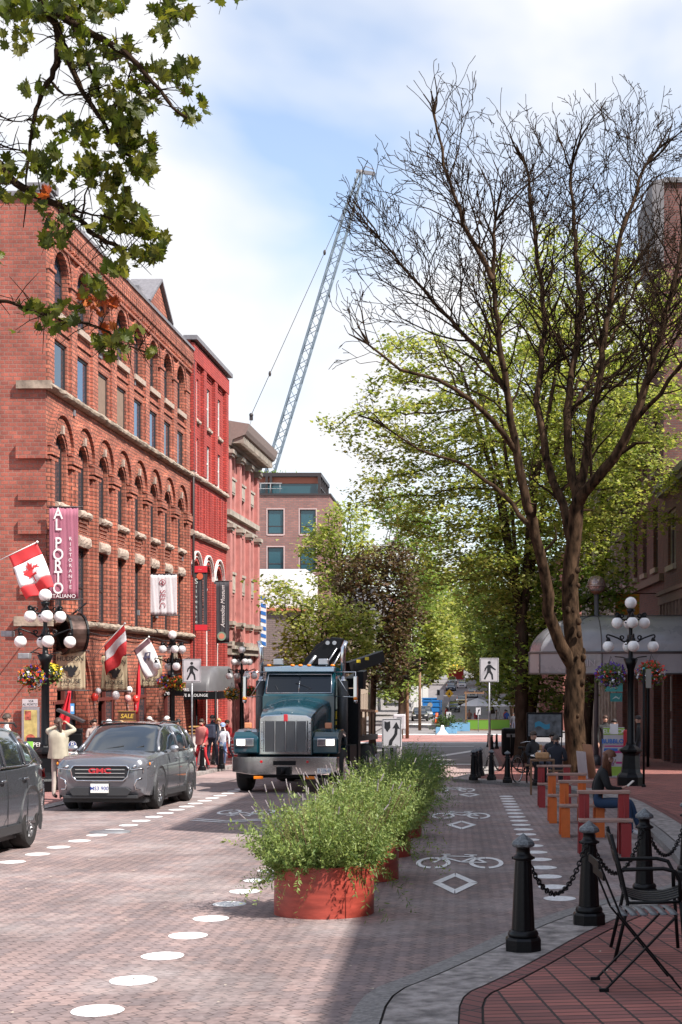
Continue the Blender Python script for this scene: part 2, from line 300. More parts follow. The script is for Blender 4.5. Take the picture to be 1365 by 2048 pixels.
# ---------------------------------------------------------------- ground, road, pavements
def strip(x0, x1, ys, dz, name, m):
    b = MB(); vs = []
    for y in ys: vs += [(x0 if not callable(x0) else x0(y), y, gz(y)+dz), (x1 if not callable(x1) else x1(y), y, gz(y)+dz)]
    b.add(vs, [(2*i, 2*i+1, 2*i+3, 2*i+2) for i in range(len(ys)-1)]); return struct(b, name, m)
YS = [-40, 0, 30, 60, 95, 100, 105, 130, 160, 180, 200, 230, 260, 340, 420, 900]
strip(-300, 300, YS, -.02, 'ground', M['concrete'])
road = strip(-8.2, 9, [-30, 0, 30, 56], 0, 'road', M['road'])
strip(-8.2, 6, [56, 70, 95, 105, 130, 160, 180, 200, 230, 260, 340, 420, 800], -.003, 'far_road', M['far_road'])
cross = strip(-120, 120, [92, 95, 100, 105, 122], .001, 'cross_street', M['far_road'])
RE = [(-.62, -30), (-.62, 4), (-.62, 8.2), (-.56, 8.9), (-.34, 9.4), (.0, 10.3), (.34, 11.3), (.62, 12.0), (1.0, 12.85), (1.6, 13.8), (2.2, 14.7), (2.48, 15.6), (2.6, 16.9), (2.9, 22.7), (3.1, 31), (2.6, 34.5), (1.9, 37), (.9, 39), (.1, 40), (-.25, 40.6), (-.1, 42), (.6, 46), (.9, 55), (1.1, 80), (1.6, 88), (4, 91.5)]
def smooth_line(pts, it=1):
    for _ in range(it):
        q = [pts[0]]
        for a, b in zip(pts, pts[1:]): q += [(a[0]*.75+b[0]*.25, a[1]*.75+b[1]*.25), (a[0]*.25+b[0]*.75, a[1]*.25+b[1]*.75)]
        q.append(pts[-1]); pts = q
    return pts
RE = smooth_line(RE)
def offs(pts, d):
    o = []
    for i, p in enumerate(pts):
        a = pts[max(0, i-1)]; b = pts[min(len(pts)-1, i+1)]; t = Vector((b[0]-a[0], b[1]-a[1])).normalized(); o.append((p[0]+t.y*d, p[1]-t.x*d))
    return o
def band(A, B, za, zb, name, m, side=False, kind=True):
    b = MB(); n = len(A); vs = [(x, y, gz(y)+za) for x, y in A]+[(x, y, gz(y)+zb) for x, y in B]
    b.add(vs, [(i, i+1, n+i+1, n+i) for i in range(n-1)])
    if side: b.add([(x, y, gz(y)-.03) for x, y in A]+[(x, y, gz(y)+za) for x, y in A], [(i, i+1, n+i+1, n+i) for i in range(n-1)])
    return struct(b, name, m)
e1 = offs(RE, .015); e2 = offs(RE, .17); e3 = offs(RE, .185); e4 = offs(RE, .60); e5 = offs(RE, .73); e6 = offs(RE, .745)
band(RE, e2, SW-.005, SW, 'kerb', M['kerbc'], True)
M['joint'] = mat('joint_dirt', (.035, .028, .025), 1)
band(e2, e3, SW-.012, SW-.012, 'kerb_joint', M['joint'])
band(e3, e4, SW+.001, SW+.004, 'granite_edging', M['granite'])
M['border'] = brickmat('border_bricks', (.22, .08, .07), (.17, .065, .06), (.06, .04, .035), bw=.105, bh=.6, ms=.010, flat=True, rot=-.75, offset=0)
band(e4, offs(RE, .61), SW-.004, SW-.004, 'edging_joint', M['joint'])
band(offs(RE, .61), e5, SW+.002, SW+.002, 'brick_border', M['border'])
band(e5, e6, SW-.006, SW-.006, 'border_joint', M['joint'])
def pavement(edge, xr, name, m, dz=SW):
    b = MB(); n = len(edge)
    vs = [(x, y, gz(y)+dz) for x, y in edge]+[(xr, y, gz(y)+dz) for x, y in edge]
    b.add(vs, [(i, i+1, n+i+1, n+i) for i in range(n-1)]); return struct(b, name, m)
pv = pavement(e6, 40, 'pavement', M['walk'])
# left pavement: kerb line straight, square apron at the corner
LX = -8.05
M['walkl'] = brickmat('left_pavement_bricks', (.36, .16, .14), (.28, .12, .11), (.16, .1, .09), bw=.22, bh=.11, ms=.01, flat=True, big=.2)
lk = [(LX, -30), (LX, 40), (LX, 84), (LX-.6, 87), (LX-2, 89)]
band([(x-.30, y) for x, y in lk], lk, SW, SW, 'left_kerb', M['granite'])
b = MB(); n = len(lk); b.add([(x, y, gz(y)-.03) for x, y in lk]+[(x, y, gz(y)+SW) for x, y in lk], [(i, i+1, n+i+1, n+i) for i in range(n-1)]); struct(b, 'left_kerb_face', M['granite'])
pavement([(x-.30, y) for x, y in lk], -40, 'left_pavement', M['walkl'], SW-.001)
# beyond the cross street
for nm, x0, x1, y0, y1 in (('far_left_pavement', -40, -7.2, 124, 420), ('far_right_pavement', 5, 40, 124, 420)):
    ys = [y0, 130, 160, 200, 230, 260, 340, y1]
    b = MB(); vs = []
    for y in ys: vs += [(x0, y, gz(y)+.12), (x1, y, gz(y)+.12)]
    b.add(vs, [(2*i, 2*i+1, 2*i+3, 2*i+2) for i in range(len(ys)-1)]); struct(b, nm, M['concrete'])
def rect_mark(x0, x1, y0, y1, m, name, parent, z=.006, skew=0):
    b = MB(); b.add([(x0, y0, gz(y0)+z), (x1, y0, gz(y0)+z), (x1+skew, y1, gz(y1)+z), (x0+skew, y1, gz(y1)+z)], [(0, 1, 2, 3)]); return b.build(name, m, parent, fixn=False)
rect_mark(-8, 5, 105.2, 119, M['redband'], 'red_crossing_band', cross, .008)
rect_mark(-8, 5, 103.2, 104.9, M['paint'], 'crossing_line', cross, .009); rect_mark(-8, 5, 119.2, 121.2, M['paint'], 'crossing_line', cross, .009)
rect_mark(-7.6, .8, 55.2, 56.4, M['paint'], 'stop_line', road, .008); rect_mark(-7.6, .9, 91, 92, M['paint'], 'crossing_line', cross, .02); rect_mark(-7.6, 4, 145, 149, M['paint'], 'crossing_line', cross, .03)
rect_mark(-2.4, -1.9, 60, 80, M['paint'], 'diagonal_line', road, .01, skew=3)
M['paver_sunlit'] = brickmat('sunlit_paver_band', (.42, .30, .27), (.36, .25, .24), (.2, .15, .14), flat=True)  # paler colour paints in the sunlight lying on this stretch of pavers
rect_mark(-8, .6, 43, 54.8, M['paver_sunlit'], 'sunlit_paver_band', road, .004)
def dot(x, y, r=.158):
    b = MB(); n = 22; k = random.uniform(0, 9)
    b.add([(x+r*(1+.02*math.sin(3*q+k))*math.cos(q), y+r*(1+.02*math.cos(5*q+k))*math.sin(q), gz(y)+.006) for q in [2*PI*i/n for i in range(n)]], [tuple(range(n))]); return b.build('painted_dot', M['paint'], road, fixn=False)
for i in range(24): dot(-5.45+random.uniform(-.015, .015), 12.6+i*1.02)
for i in range(20): dot(-2.18+random.uniform(-.01, .01), 7.68+i*1.0)
for i in range(20): dot(.97+.004*i, 14.1+i*.98)
def arc(c, r0, r1, a0, a1, n, fn, b):
    vs = []
    for i in range(n+1):
        a = a0+(a1-a0)*i/n
        for r in (r0, r1): vs.append(fn(c[0]+r*math.cos(a), c[1]+r*math.sin(a)))
    b.add(vs, [(2*i, 2*i+1, 2*i+3, 2*i+2) for i in range(n)])
def seg(p, q, wd, fn, b):
    p = Vector(p); q = Vector(q); d = (q-p).normalized(); nn = Vector((-d.y, d.x))*wd/2; b.add([fn(*(p-nn)), fn(*(q-nn)), fn(*(q+nn)), fn(*(p+nn))], [(0, 1, 2, 3)])
def bike(cx, cy, w=1.06, h=2.3, flip=1):
    sx = w/1.06; sy = h
    def fn(a, c): y = cy+c*sy*flip; return (cx+a*sx*flip, y, gz(y)+.007)
    b = MB(); wd = .06
    for c in (-.32, .32):
        for a0 in (0, 1, 2, 3): arc((c, -.17), .0, .0, 0, 1, 1, fn, MB())
        vs = []
        for seg_ in range(2):
            a_, z_ = (-PI/2+.12, PI/2-.02) if seg_ == 0 else (PI/2+.02, 3*PI/2-.12); n = 14; vs = []
            for i in range(n+1):
                q = a_+(z_-a_)*i/n
                vs += [fn(c+.155*math.cos(q), -.17+.30*.72*math.sin(q)), fn(c+.21*math.cos(q), -.17+.30*1.0*math.sin(q))]
            b.add(vs, [(2*i, 2*i+1, 2*i+3, 2*i+2) for i in range(n)])
    for p, q in (((-.32, -.17), (-.17, .20)), ((-.17, .20), (.17, .16)), ((.17, .10), (.02, -.13)), ((.02, -.13), (-.20, .12)), ((.02, -.13), (.32, -.17)), ((.32, -.17), (.17, .12)), ((-.24, .30), (-.12, .30)), ((-.17, .20), (-.21, .30)), ((.17, .16), (.13, .27)), ((.06, .28), (.22, .25))): seg(p, q, .045, fn, b)
    return b.build('bicycle_symbol', M['paint'], road, fixn=False)
def diamond(cx, cy, w=.62, h=2.0, t=.30):
    b = MB(); o = [(0, -h/2), (w/2, 0), (0, h/2), (-w/2, 0)]; k = 1-t*1.35
    def fn(x, y): return (cx+x, cy+y, gz(cy+y)+.007)
    for i in range(4):
        p = o[i]; q = o[(i+1) % 4]; e = .03
        P0 = (p[0]+(q[0]-p[0])*e, p[1]+(q[1]-p[1])*e); Q0 = (q[0]+(p[0]-q[0])*e, q[1]+(p[1]-q[1])*e)
        b.add([fn(*P0), fn(*Q0), fn(q[0]*k, q[1]*k), fn(p[0]*k, p[1]*k)], [(0, 1, 2, 3)])
    return b.build('diamond_symbol', M['paint'], road, fixn=False)
bike(0, 18.0); diamond(-.05, 15.45, w=.5, h=2.0); bike(.02, 26.6, h=2.6); diamond(.03, 23.9, w=.5, h=2.0); bike(-.15, 36.2, h=3); diamond(.22, 33.4, w=.5, h=1.8)
bike(-4.0, 26.8, h=2.3, flip=-1)
b = MB(); fn = lambda x, y: (x, y, gz(y)+.007)
for dy in (0, .35): seg((-4.62, 25.0+dy), (-4.0, 24.5+dy), .12, fn, b); seg((-4.0, 24.5+dy), (-3.4, 25.0+dy), .12, fn, b)
b.build('chevron_symbol', M['paint'], road, fixn=False)
# a few leaves and scraps on the ground
b = MB()
for i in range(260):
    y = random.uniform(8.5, 40); x = random.uniform(-5, 3.4); z = gz(y)+.012+(SW if x > -.3+.25*max(0, y-9.4) else 0); s = random.uniform(.006, .022); a = random.uniform(0, 6)
    b.add([(x+s*math.cos(a+k*2.1), y+s*1.3*math.sin(a+k*2.1), z+random.uniform(0, .004)) for k in range(3)], [(0, 1, 2)])
tag(b.build('fallen_leaves', mat('dry_scraps', (.45, .38, .30), .8), fixn=False), 'tiny dry leaf scraps scattered over the road bricks', 'leaf litter', kind='stuff')
# manhole covers
for x, y in ((-5.4, 22.4),):
    o = thing('manhole_cover', 'round iron manhole cover set in the sunny road', 'manhole', (x, y, gz(y)+.004)); MB().lathe([(.0, 0), (.32, 0), (.32, .004), (0, .004)], 24).build('lid', M['steel'], o)
# ---------------------------------------------------------------- walls with openings
def rect(x0, x1, z0, z1): return [(x0, z0), (x1, z0), (x1, z1), (x0, z1)]
def arch(xc, w, z0, zs, n=12, k=1.0):
    r = w/2; return [(xc-r, z0), (xc+r, z0)]+[(xc+r*math.cos(PI*i/n), zs+r*k*math.sin(PI*i/n)) for i in range(n+1)]
def wall(mb, outer, holes, depth, o=(0, 0, 0), u=(1, 0, 0), v=(0, 0, 1), back=True):
    """front wall skin with real openings and reveals of the given depth (towards -(u x v) )"""
    o = Vector(o); u = Vector(u); v = Vector(v); n = u.cross(v)
    loops = [outer]+holes; pts = [p for l in loops for p in l]
    tr = tessellate_polygon([[Vector((p[0], p[1], 0)) for p in l] for l in loops])
    mb.add([o+u*p[0]+v*p[1] for p in pts], [tuple(t) for t in tr])
    for h in holes:
        m = len(h); mb.add([o+u*p[0]+v*p[1] for p in h]+[o+u*p[0]+v*p[1]-n*depth for p in h], [(i, (i+1) % m, m+(i+1) % m, m+i) for i in range(m)])
def window(parent, hole, depth, o=(0, 0, 0), u=(1, 0, 0), v=(0, 0, 1), glass=None, frame=None, fw=.09, bars=(), mull=0, name='window', gin=.03, trans=None, blind=0):
    """frame follows the opening; panes are its child"""
    o = Vector(o); u = Vector(u); v = Vector(v); n = u.cross(v); o2 = o-n*depth
    xs = [p[0] for p in hole]; zs = [p[1] for p in hole]; xc = (min(xs)+max(xs))/2; zc = (min(zs)+max(zs))/2
    W = max(xs)-min(xs); H = max(zs)-min(zs); sx = 1-2*fw/W; sz = 1-2*fw/H
    inn = [(xc+(p[0]-xc)*sx, zc+(p[1]-zc)*sz) for p in hole]; m = len(hole); f = MB()
    A = [o2+u*p[0]+v*p[1] for p in hole]; B = [o2+u*p[0]+v*p[1] for p in inn]; C = [q-n*.08 for q in B]
    f.add(A+B+C, [(i, (i+1) % m, m+(i+1) % m, m+i) for i in range(m)]+[(m+i, m+(i+1) % m, 2*m+(i+1) % m, 2*m+i) for i in range(m)])
    def bar(x0, x1, z0, z1):
        a = o2-n*.005; vs = [a+u*x+v*z-n*w_ for w_ in (0, .05) for x, z in ((x0, z0), (x1, z0), (x1, z1), (x0, z1))]
        f.add(vs, [(0, 1, 2, 3), (0, 1, 5, 4), (1, 2, 6, 5), (2, 3, 7, 6), (3, 0, 4, 7)])
    for zb in bars: bar(min(xs)+fw*.5, max(xs)-fw*.5, zb-.035, zb+.035)
    if mull: bar(xc-.035, xc+.035, min(zs)+fw*.5, max(zs)-fw*.5)
    fo = f.build(name, frame or M['frame'], parent, fixn=False)
    g = MB(); gp = [o2+u*p[0]+v*p[1]-n*gin for p in inn]
    tr = tessellate_polygon([[Vector((p[0], p[1], 0)) for p in inn]]); g.add(gp, [tuple(t) for t in tr]); g.build('pane', glass or M['glassb'], fo, fixn=False)
    if blind:
        z1 = max(zs)-fw; z0 = z1-blind; k = MB(); a = o2-n*(gin-.006)
        k.add([a+u*(min(xs)+fw)+v*z0, a+u*(max(xs)-fw)+v*z0, a+u*(max(xs)-fw)+v*z1, a+u*(min(xs)+fw)+v*z1], [(0, 1, 2, 3)]); k.build('blind', M['blind'], fo, fixn=False)
    return fo
def rough_bar(mb, x0, x1, z0, z1, out, y0=0.0, step=.35, amp=.045, seed=0):
    """rock-faced stone course along local x, proud of the wall plane y=y0 (outwards is -y)"""
    rnd = random.Random(seed); n = max(2, int((x1-x0)/step)); vs = []; fs = []; rows = 4
    for i in range(n+1):
        x = x0+(x1-x0)*i/n
        for j in range(rows+1):
            z = z0+(z1-z0)*j/rows; bulge = math.sin(PI*(j+.15)/(rows+.3))**.6; jit = rnd.uniform(-amp, amp) if 0 < j < rows or True else 0
            vs.append((x+(rnd.uniform(-.06, .06) if 0 < i < n else 0), y0-out*(.35+.65*bulge)-abs(jit)*.6, z+jit*.5))
    k = rows+1
    for i in range(n):
        for j in range(rows): fs.append((i*k+j, (i+1)*k+j, (i+1)*k+j+1, i*k+j+1))
    m0 = len(vs)
    for i in range(n+1): x = x0+(x1-x0)*i/n; vs += [(x, y0+.02, z0), (x, y0+.02, z1)]
    for i in range(n): fs += [(i*k, (i+1)*k, m0+2*(i+1), m0+2*i), (i*k+rows, (i+1)*k+rows, m0+2*(i+1)+1, m0+2*i+1)]
    fs += [tuple([0+j for j in range(k)]+[m0+1, m0]), tuple([n*k+j for j in range(k)]+[m0+2*n+1, m0+2*n])]
    mb.add(vs, fs, False)
def ring(mb, xc, zs, r0, r1, y0, y1, n=14, k=1.0, a0=0, a1=PI):
    """arched moulding from y0 (front) to y1"""
    vs = []
    for i in range(n+1):
        a = a0+(a1-a0)*i/n; c, s_ = math.cos(a), math.sin(a)*k
        vs += [(xc+r0*c, y0, zs+r0*s_), (xc+r1*c, y0, zs+r1*s_), (xc+r1*c, y1, zs+r1*s_), (xc+r0*c, y1, zs+r0*s_)]
    fs = [(4*i+j, 4*i+(j+1) % 4, 4*(i+1)+(j+1) % 4, 4*(i+1)+j) for i in range(n) for j in range(4)]+[(0, 1, 2, 3), tuple(4*n+j for j in range(4))]
    mb.add(vs, fs)
FA = math.atan(80/F)                                    # the left terrace leans a little into the street
def fac(Y): return Vector((.0276*Y-14.18, Y, 0))
def facade_empty(name, label, cat, Y): return thing(name, label, cat, fac(Y), PI/2-FA)
ZG = -1.9
BR = facade_empty('brick_building', 'long four storey orange brick building with rows of arched windows at left', 'building', 45.3)
# ---- front wall
NB = 8; bx = [1.5+2.5*i for i in range(NB)]; W_ = 21.1
holes = []; wins = []
for i, x in enumerate(bx):
    h1 = rect(x-.62, x+.62, 3.42, 5.92); h2 = arch(x, 1.24, 7.14, 8.72); h3 = rect(x-.72, x+.72, 10.80, 12.32); h4 = arch(x, 1.56, 13.22, 14.42)
    holes += [h1, h2, h3, h4]; wins += [(h1, 0, i), (h2, 1, i), (h3, 2, i), (h4, 3, i)]
gar = []
for i in range(4):
    xc = 2.75+5*i; gar.append(arch(xc, 3.7, ZG+.25, .75, 16))
f = MB(); wall(f, rect(0, W_, ZG, 16.35), holes+gar, .42)
# side wall facing the camera, back, roof
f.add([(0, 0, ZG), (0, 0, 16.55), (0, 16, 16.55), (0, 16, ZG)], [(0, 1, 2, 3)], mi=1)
f.add([(W_, 0, ZG), (W_, 0, 16.35), (W_, 16, 16.35), (W_, 16, ZG)], [(0, 1, 2, 3)]); f.add([(0, 16, ZG), (W_, 16, ZG), (W_, 16, 16.35), (0, 16, 16.35)], [(0, 1, 2, 3)])
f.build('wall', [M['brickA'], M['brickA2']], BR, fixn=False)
MB().box(.02, W_-.02, .35, 15.9, 15.6, 15.75).build('roof', M['flash'], BR)
cp = MB(); cp.box(-.08, W_, -.22, .25, 16.35, 16.47); cp.box(-.10, .22, -.2, 16, 16.55, 16.70); cp.box(-.12, .5, -.25, .55, 16.70, 16.95); cp.build('coping', M['flash'], BR)
# piers between bays, buttress strips, impost mouldings
pr = MB()
for i in range(NB+1):
    x = .25+2.5*i; x0 = max(0.02, x-.33); x1 = min(W_-.02, x+.33)
    pr.box(x0, x1, -.10, .02, 3.45, 8.35); pr.box(max(.02, x-.13), min(W_-.02, x+.13), -.17, -.10, 3.45, 8.35)
    for z0, z1, o in ((8.35, 8.45, .16), (8.50, 8.74, .21), (8.78, 8.86, .15)): pr.box(max(-.02, x-.50), min(W_-.01, x+.50), -o, .02, z0, z1)
    pr.box(x0, x1, -.09, .02, 10.82, 14.3)
    pr.box(max(0, x-.42), min(W_, x+.42), -.13, .02, 14.3, 14.42)
    if i < NB:
        for k in range(3): pr.box(.95+2.5*i+.05, .95+2.5*i+1.05, -.02-.012*k, .01, 6.45+.14*k, 6.52+.14*k)
pr.box(0, W_, -.05, .02, 12.62, 12.72); pr.box(0, W_, -.10, .02, 15.32, 15.42); pr.box(0, W_, -.16, .02, 16.05, 16.35)
pr.build('brick_piers', M['brickA'], BR)
cb = MB()
for i in range(70):
    x = .1+i*.30
    if x+.16 < W_: cb.box(x, x+.15, -.14, .015, 15.50, 16.05); cb.box(x-.02, x+.17, -.20, -.14, 15.72, 16.05)
cb.build('corbel_table', M['brickA'], BR)
ar = MB(); vo = MB()
for x in bx:
    ar = MB(); ring(ar, x, 8.86, 1.10, 1.24, -.13, .02); ring(ar, x, 8.86, 1.24, 1.28, -.09, .02, k=1.0); ar.build('arch_moulding', M['brickA'], BR); ar = MB()
    ring(ar, x, 14.42, 1.02, 1.10, -.08, .02); ar.build('arch_moulding', M['brickA'], BR)
    for k in range(15):
        a = PI*(k+.5)/15; c, s_ = math.cos(a), math.sin(a)
        for zc, r0, r1 in ((8.80, .66, 1.05), (14.42, .80, 1.0)):
            da = PI/15*.42; vs = [(x+r*math.cos(q), y, zc+r*math.sin(q)) for y in (-.045, .01) for q, r in ((a-da, r0), (a+da, r0), (a+da, r1), (a-da, r1))]
            vo.add(vs, [(0, 1, 2, 3), (0, 1, 5, 4), (1, 2, 6, 5), (2, 3, 7, 6), (3, 0, 4, 7)])
vo.build('arch_voussoirs', M['brickA'], BR)
for i in range(4):
    r_ = MB(); ring(r_, 2.75+5*i, .75, 1.95, 2.08, -.10, .02, 20); ring(r_, 2.75+5*i, .75, 2.2, 2.26, -.07, .02, 20); r_.build('arch_moulding', M['brickA'], BR)
for z0, z1, o, sd in ((10.53, 10.78, .20, 1), (3.17, 3.42, .24, 2)): st = MB(); rough_bar(st, -.10, W_, z0, z1, o, seed=sd); st.build('stone_string_course', M['stone'], BR)
for i, x in enumerate(bx):
    s1 = MB(); rough_bar(s1, x-.66, x+.66, 5.92, 6.28, .12, seed=10+i, step=.22); s1.build('lintel', M['keystone'], BR)
    s1 = MB(); rough_bar(s1, x-.70, x+.70, 6.90, 7.13, .16, seed=30+i, step=.22); s1.build('sill', M['keystone'], BR)
    s1 = MB(); s1.box(x-.82, x+.82, -.13, .05, 13.0, 13.2); s1.build('sill', M['keystone'], BR)
    s1 = MB(); s1.prism([(-.07, 0), (.07, 0), (.11, .27), (-.11, .27)], 0, .12, o=(x, 0, 9.36)); s1.build('keystone', M['keystone'], BR)
    if i % 2 == 0:
        k = MB(); k.box(x+1.12, x+1.38, -.14, .02, 2.05, 2.55); k.ball((x+1.25, -.14, 2.7), .16, 8, 6, 1, .6, 1.4); k.build('carved_bracket', M['stone'], BR)
for h, kind, i in wins:
    rw_ = random.Random(kind*31+i*7); gl = M['glassl'] if (kind == 2 and rw_.random() < .75) or (kind == 3 and i < 4) else M['glassb']
    window(BR, h, (.15, .15, .06, .19)[kind], glass=gl, bars=([h[0][1]+1.15] if kind == 0 else [h[0][1]+1.55] if kind in (1,) else [14.35] if kind == 3 else []), mull=0, blind=(1.3 if (kind == 2 and i in (2, 3)) else 0))
# corner quoins on the side wall
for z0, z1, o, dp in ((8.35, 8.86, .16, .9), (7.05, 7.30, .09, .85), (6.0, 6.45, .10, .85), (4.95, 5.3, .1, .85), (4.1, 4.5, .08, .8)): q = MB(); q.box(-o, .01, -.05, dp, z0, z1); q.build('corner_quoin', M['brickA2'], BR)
q = MB(); q.box(-.14, .01, -.2, .9, 10.53, 10.78); q.build('corner_stone', M['stone'], BR); q = MB(); q.box(-.2, .01, -.24, .95, 3.12, 3.42); q.build('corner_stone', M['stone'], BR)
b = MB(); b.tube([(-.05, 2.6, ZG), (-.05, 2.6, 16.5)], .05, 6); b.build('downpipe', M['flash'], BR)
b = MB(); b.tube([(.1, -.12, 3.05)]+[(x, -.13, 3.02-.05*math.sin(x*1.3)) for x in range(1, 21)], .018, 5); b.build('cable', M['frame'], BR)
for k in range(10): x = random.uniform(1, 20); z = random.choice((3.9, 6.6, 10.2, 12.8)); b = MB(); b.box(x-.09, x+.09, -.05, .02, z, z+.2); b.build('wall_vent', M['flash'], BR)
# roof pediment
g = MB(); g.prism([(12.7, 16.46), (16.5, 16.46), (14.6, 17.75)], 0, 1.1, o=(0, 1.0, 0)); g.build('pediment', M['brickA'], BR)
g = MB(); g.beam((12.55, .4, 16.5), (14.6, .4, 17.86), 1.3, .1); g.beam((14.6, .4, 17.86), (16.65, .4, 16.5), 1.3, .1); g.box(12.9, 14, .3, 1.5, 16.5, 17.2); g.build('pediment_coping', M['flash'], BR)
# ground floor: recessed shop fronts inside the arches
for i in range(4):
    xc = 2.75+5*i; s = MB(); s.box(xc-1.9, xc+1.9, .9, 1.0, ZG, 3.0); s.build('shop_back', M['dark'], BR)
    s = MB()
    for dx in (-1.6, -.55, .55, 1.6): s.box(xc+dx-.06, xc+dx+.06, .40, .52, ZG+.2, 2.2)
    s.box(xc-1.8, xc+1.8, .39, .51, .62, .74); s.box(xc-1.8, xc-.55, .395, .5, ZG+.2, ZG+.9); s.box(xc+.55, xc+1.8, .395, .5, ZG+.2, ZG+.9); so_ = s.build('shop_front_frame', mat('shop_timber', (.12, .03, .025), .5), BR)
    s = MB(); s.box(xc-1.6, xc-.6, .44, .45, ZG+.9, 2); s.box(xc+.6, xc+1.6, .44, .45, ZG+.9, 2); s.build('shop_pane', M['glassb'], so_)
    s = MB()
    for k in range(7):
        zz = ZG+1.0+.05*k; xx = xc-1.5+k*.45; s.box(xx, xx+.25, .6, .75, zz, zz+random.uniform(.3, 1.0))
    s.build('shop_display', mat('display_goods', (.35, .12, .1), .7, var=.5, scale=3), BR)
# ---------------------------------------------------------------- painted red building
RB = facade_empty('red_building', 'bright red painted brick building with slim paired windows and arches', 'building', 66.4)
RB.location = fac(66.42); hs_ = []; W2 = 8.65; rw = []
for i, x in enumerate((1.35, 4.05, 6.75)):
    a = rect(x-.45, x+.45, 13.5, 15.40); b2 = rect(x-.45, x+.45, 10.95, 12.62); hs_ += [a, b2]; rw += [a, b2]
    c = arch(x, 1.5, ZG-.5, 6.1, 14); hs_.append(c); 
slots = [rect(.7+1.33*i, 1.12+1.33*i, 8.25, 10.35) for i in range(6)]; hs_ += slots
f = MB(); wall(f, rect(0, W2, ZG-.6, 17.0), hs_, .35); f.add([(W2, 0, ZG), (W2, 0, 17.0), (W2, 14, 17.0), (W2, 14, ZG)], [(0, 1, 2, 3)]); f.add([(0, 0, 16.3), (0, 0, 17.0), (0, 14, 17.0), (0, 14, 16.3)], [(0, 1, 2, 3)])
f.build('wall', M['brickR'], RB, fixn=False)
MB().box(.05, W2-.05, .1, 13.9, 16.5, 16.6).build('roof', M['flash'], RB)
p = MB()
for x in (0.02, 2.35, 5.05, 7.95): p.box(x, x+.62, -.16, .02, 10.9, 16.0)
for i, x in enumerate((1.35, 4.05, 6.75)):
    for k in range(4): p.box(x-.65, x+.65, -.03-.025*k, .01, 15.75+.12*k, 15.82+.12*k)
p.box(0, W2, -.18, .02, 16.0, 16.75)
for i in range(7): p.box(.25+1.33*i, .55+1.33*i, -.08, .01, 8.25, 10.4)
for x in (-.0, 2.35, 5.05, 7.75): p.box(x, x+.7, -.12, .02, ZG-.5, 6.0)
p.build('brick_piers', M['brickR'], RB)
o_ = MB(); o_.tube([(.12, -.12, ZG), (.12, -.12, 16.6)], .06, 6); o_.build('downpipe', M['frame'], RB); MB().box(-.10, W2+.16, -.34, .3, 16.88, 17.08).build('cornice', M['flash'], RB)
for z0, z1 in ((10.62, 10.86), (7.92, 8.2)): s = MB(); rough_bar(s, 0, W2, z0, z1, .18, seed=5); s.build('stone_string_course', M['keystone'], RB)
for x in (1.35, 4.05, 6.75):
    s = MB(); ring(s, x, 6.1, 1.16, 1.22, -.10, .02); ring(s, x, 6.1, .94, .96, -.05, .02); s.build('white_arch_line', M['whitef'], RB)
    s = MB(); rough_bar(s, x-.6, x+.6, 13.28, 13.48, .12, seed=9, step=.2); s.build('sill', M['keystone'], RB)
    s = MB()
    for zz, hh in ((ZG, 4.2), (4.6, 6.85)):
        for dx in (-.70, -.05, .60): s.box(x+dx, x+dx+.1, .18, .3, zz, hh)
        s.box(x-.72, x+.72, .17, .31, hh-1.2, hh-1.1)
    s.build('white_window_posts', M['whitef'], RB)
    MB().box(x-.8, x+.8, .34, .36, ZG, 7.0).build('pane', M['glassb'], RB)
for h in rw: window(RB, h, .07, frame=M['whitef'], fw=.07, mull=1, bars=[(h[0][1]+h[2][1])/2])
for h in slots: MB().box(h[0][0]-.02, h[1][0]+.02, .34, .36, h[0][1], h[2][1]).build('slot_back', M['brickR'], RB)
# ---------------------------------------------------------------- pink building with stone trim and big cornice
PK = facade_empty('pink_building', 'pink painted building with buff stone columns and a deep bracketed cornice', 'building', 75.1)
W3 = 9.2; hs_ = []; pw = []
for x in (1.55, 4.45, 7.35):
    for z0, z1 in ((11.9, 13.15), (10.3, 11.0), (6.95, 9.0), (4.3, 5.7), (3.1, 4.1), (-2.2, 1.6)): h = rect(x-.72, x+.72, z0, z1); hs_.append(h); pw.append(h)
f = MB(); wall(f, rect(0, W3, ZG-1, 14.0), hs_, .4); f.add([(W3, 0, ZG-1), (W3, 0, 14.0), (W3, 14, 14.0), (W3, 14, ZG-1)], [(0, 1, 2, 3)]); f.build('wall', M['brickP'], PK, fixn=False)
MB().box(.05, W3-.05, 0, 13.9, 13.98, 14.1).build('roof', M['flash'], PK)
for h in pw: window(PK, h, .13, frame=M['stoneP'], fw=.10, mull=0, bars=[h[0][1]+(h[2][1]-h[0][1])*.45] if h[2][1]-h[0][1] > 1.1 else ())
t = MB()
for x in (1.55, 4.45, 7.35):
    t.box(x-.8, x+.8, -.06, .01, 11.05, 11.85); t.box(x-.62, x+.62, -.09, -.06, 11.15, 11.75); t.box(x-.85, x+.85, -.14, .01, 11.78, 11.9)
    t.box(x-.8, x+.8, -.06, .01, 5.85, 6.8); t.box(x-.6, x+.6, -.09, -.06, 6.0, 6.65); t.box(x-.85, x+.85, -.12, .01, 6.8, 6.93); t.box(x-.8, x+.8, -.1, .01, 4.12, 4.28)
t.box(0, W3, -.22, .02, 9.82, 10.1); t.box(0, W3, -.10, .02, 9.45, 9.55); t.box(0, W3, -.30, .02, 2.55, 3.0); t.box(0, W3, -.45, .02, 2.85, 3.02); t.box(0, W3, -.14, .02, 13.15, 13.38)
t.build('stone_trim', M['stoneP'], PK)
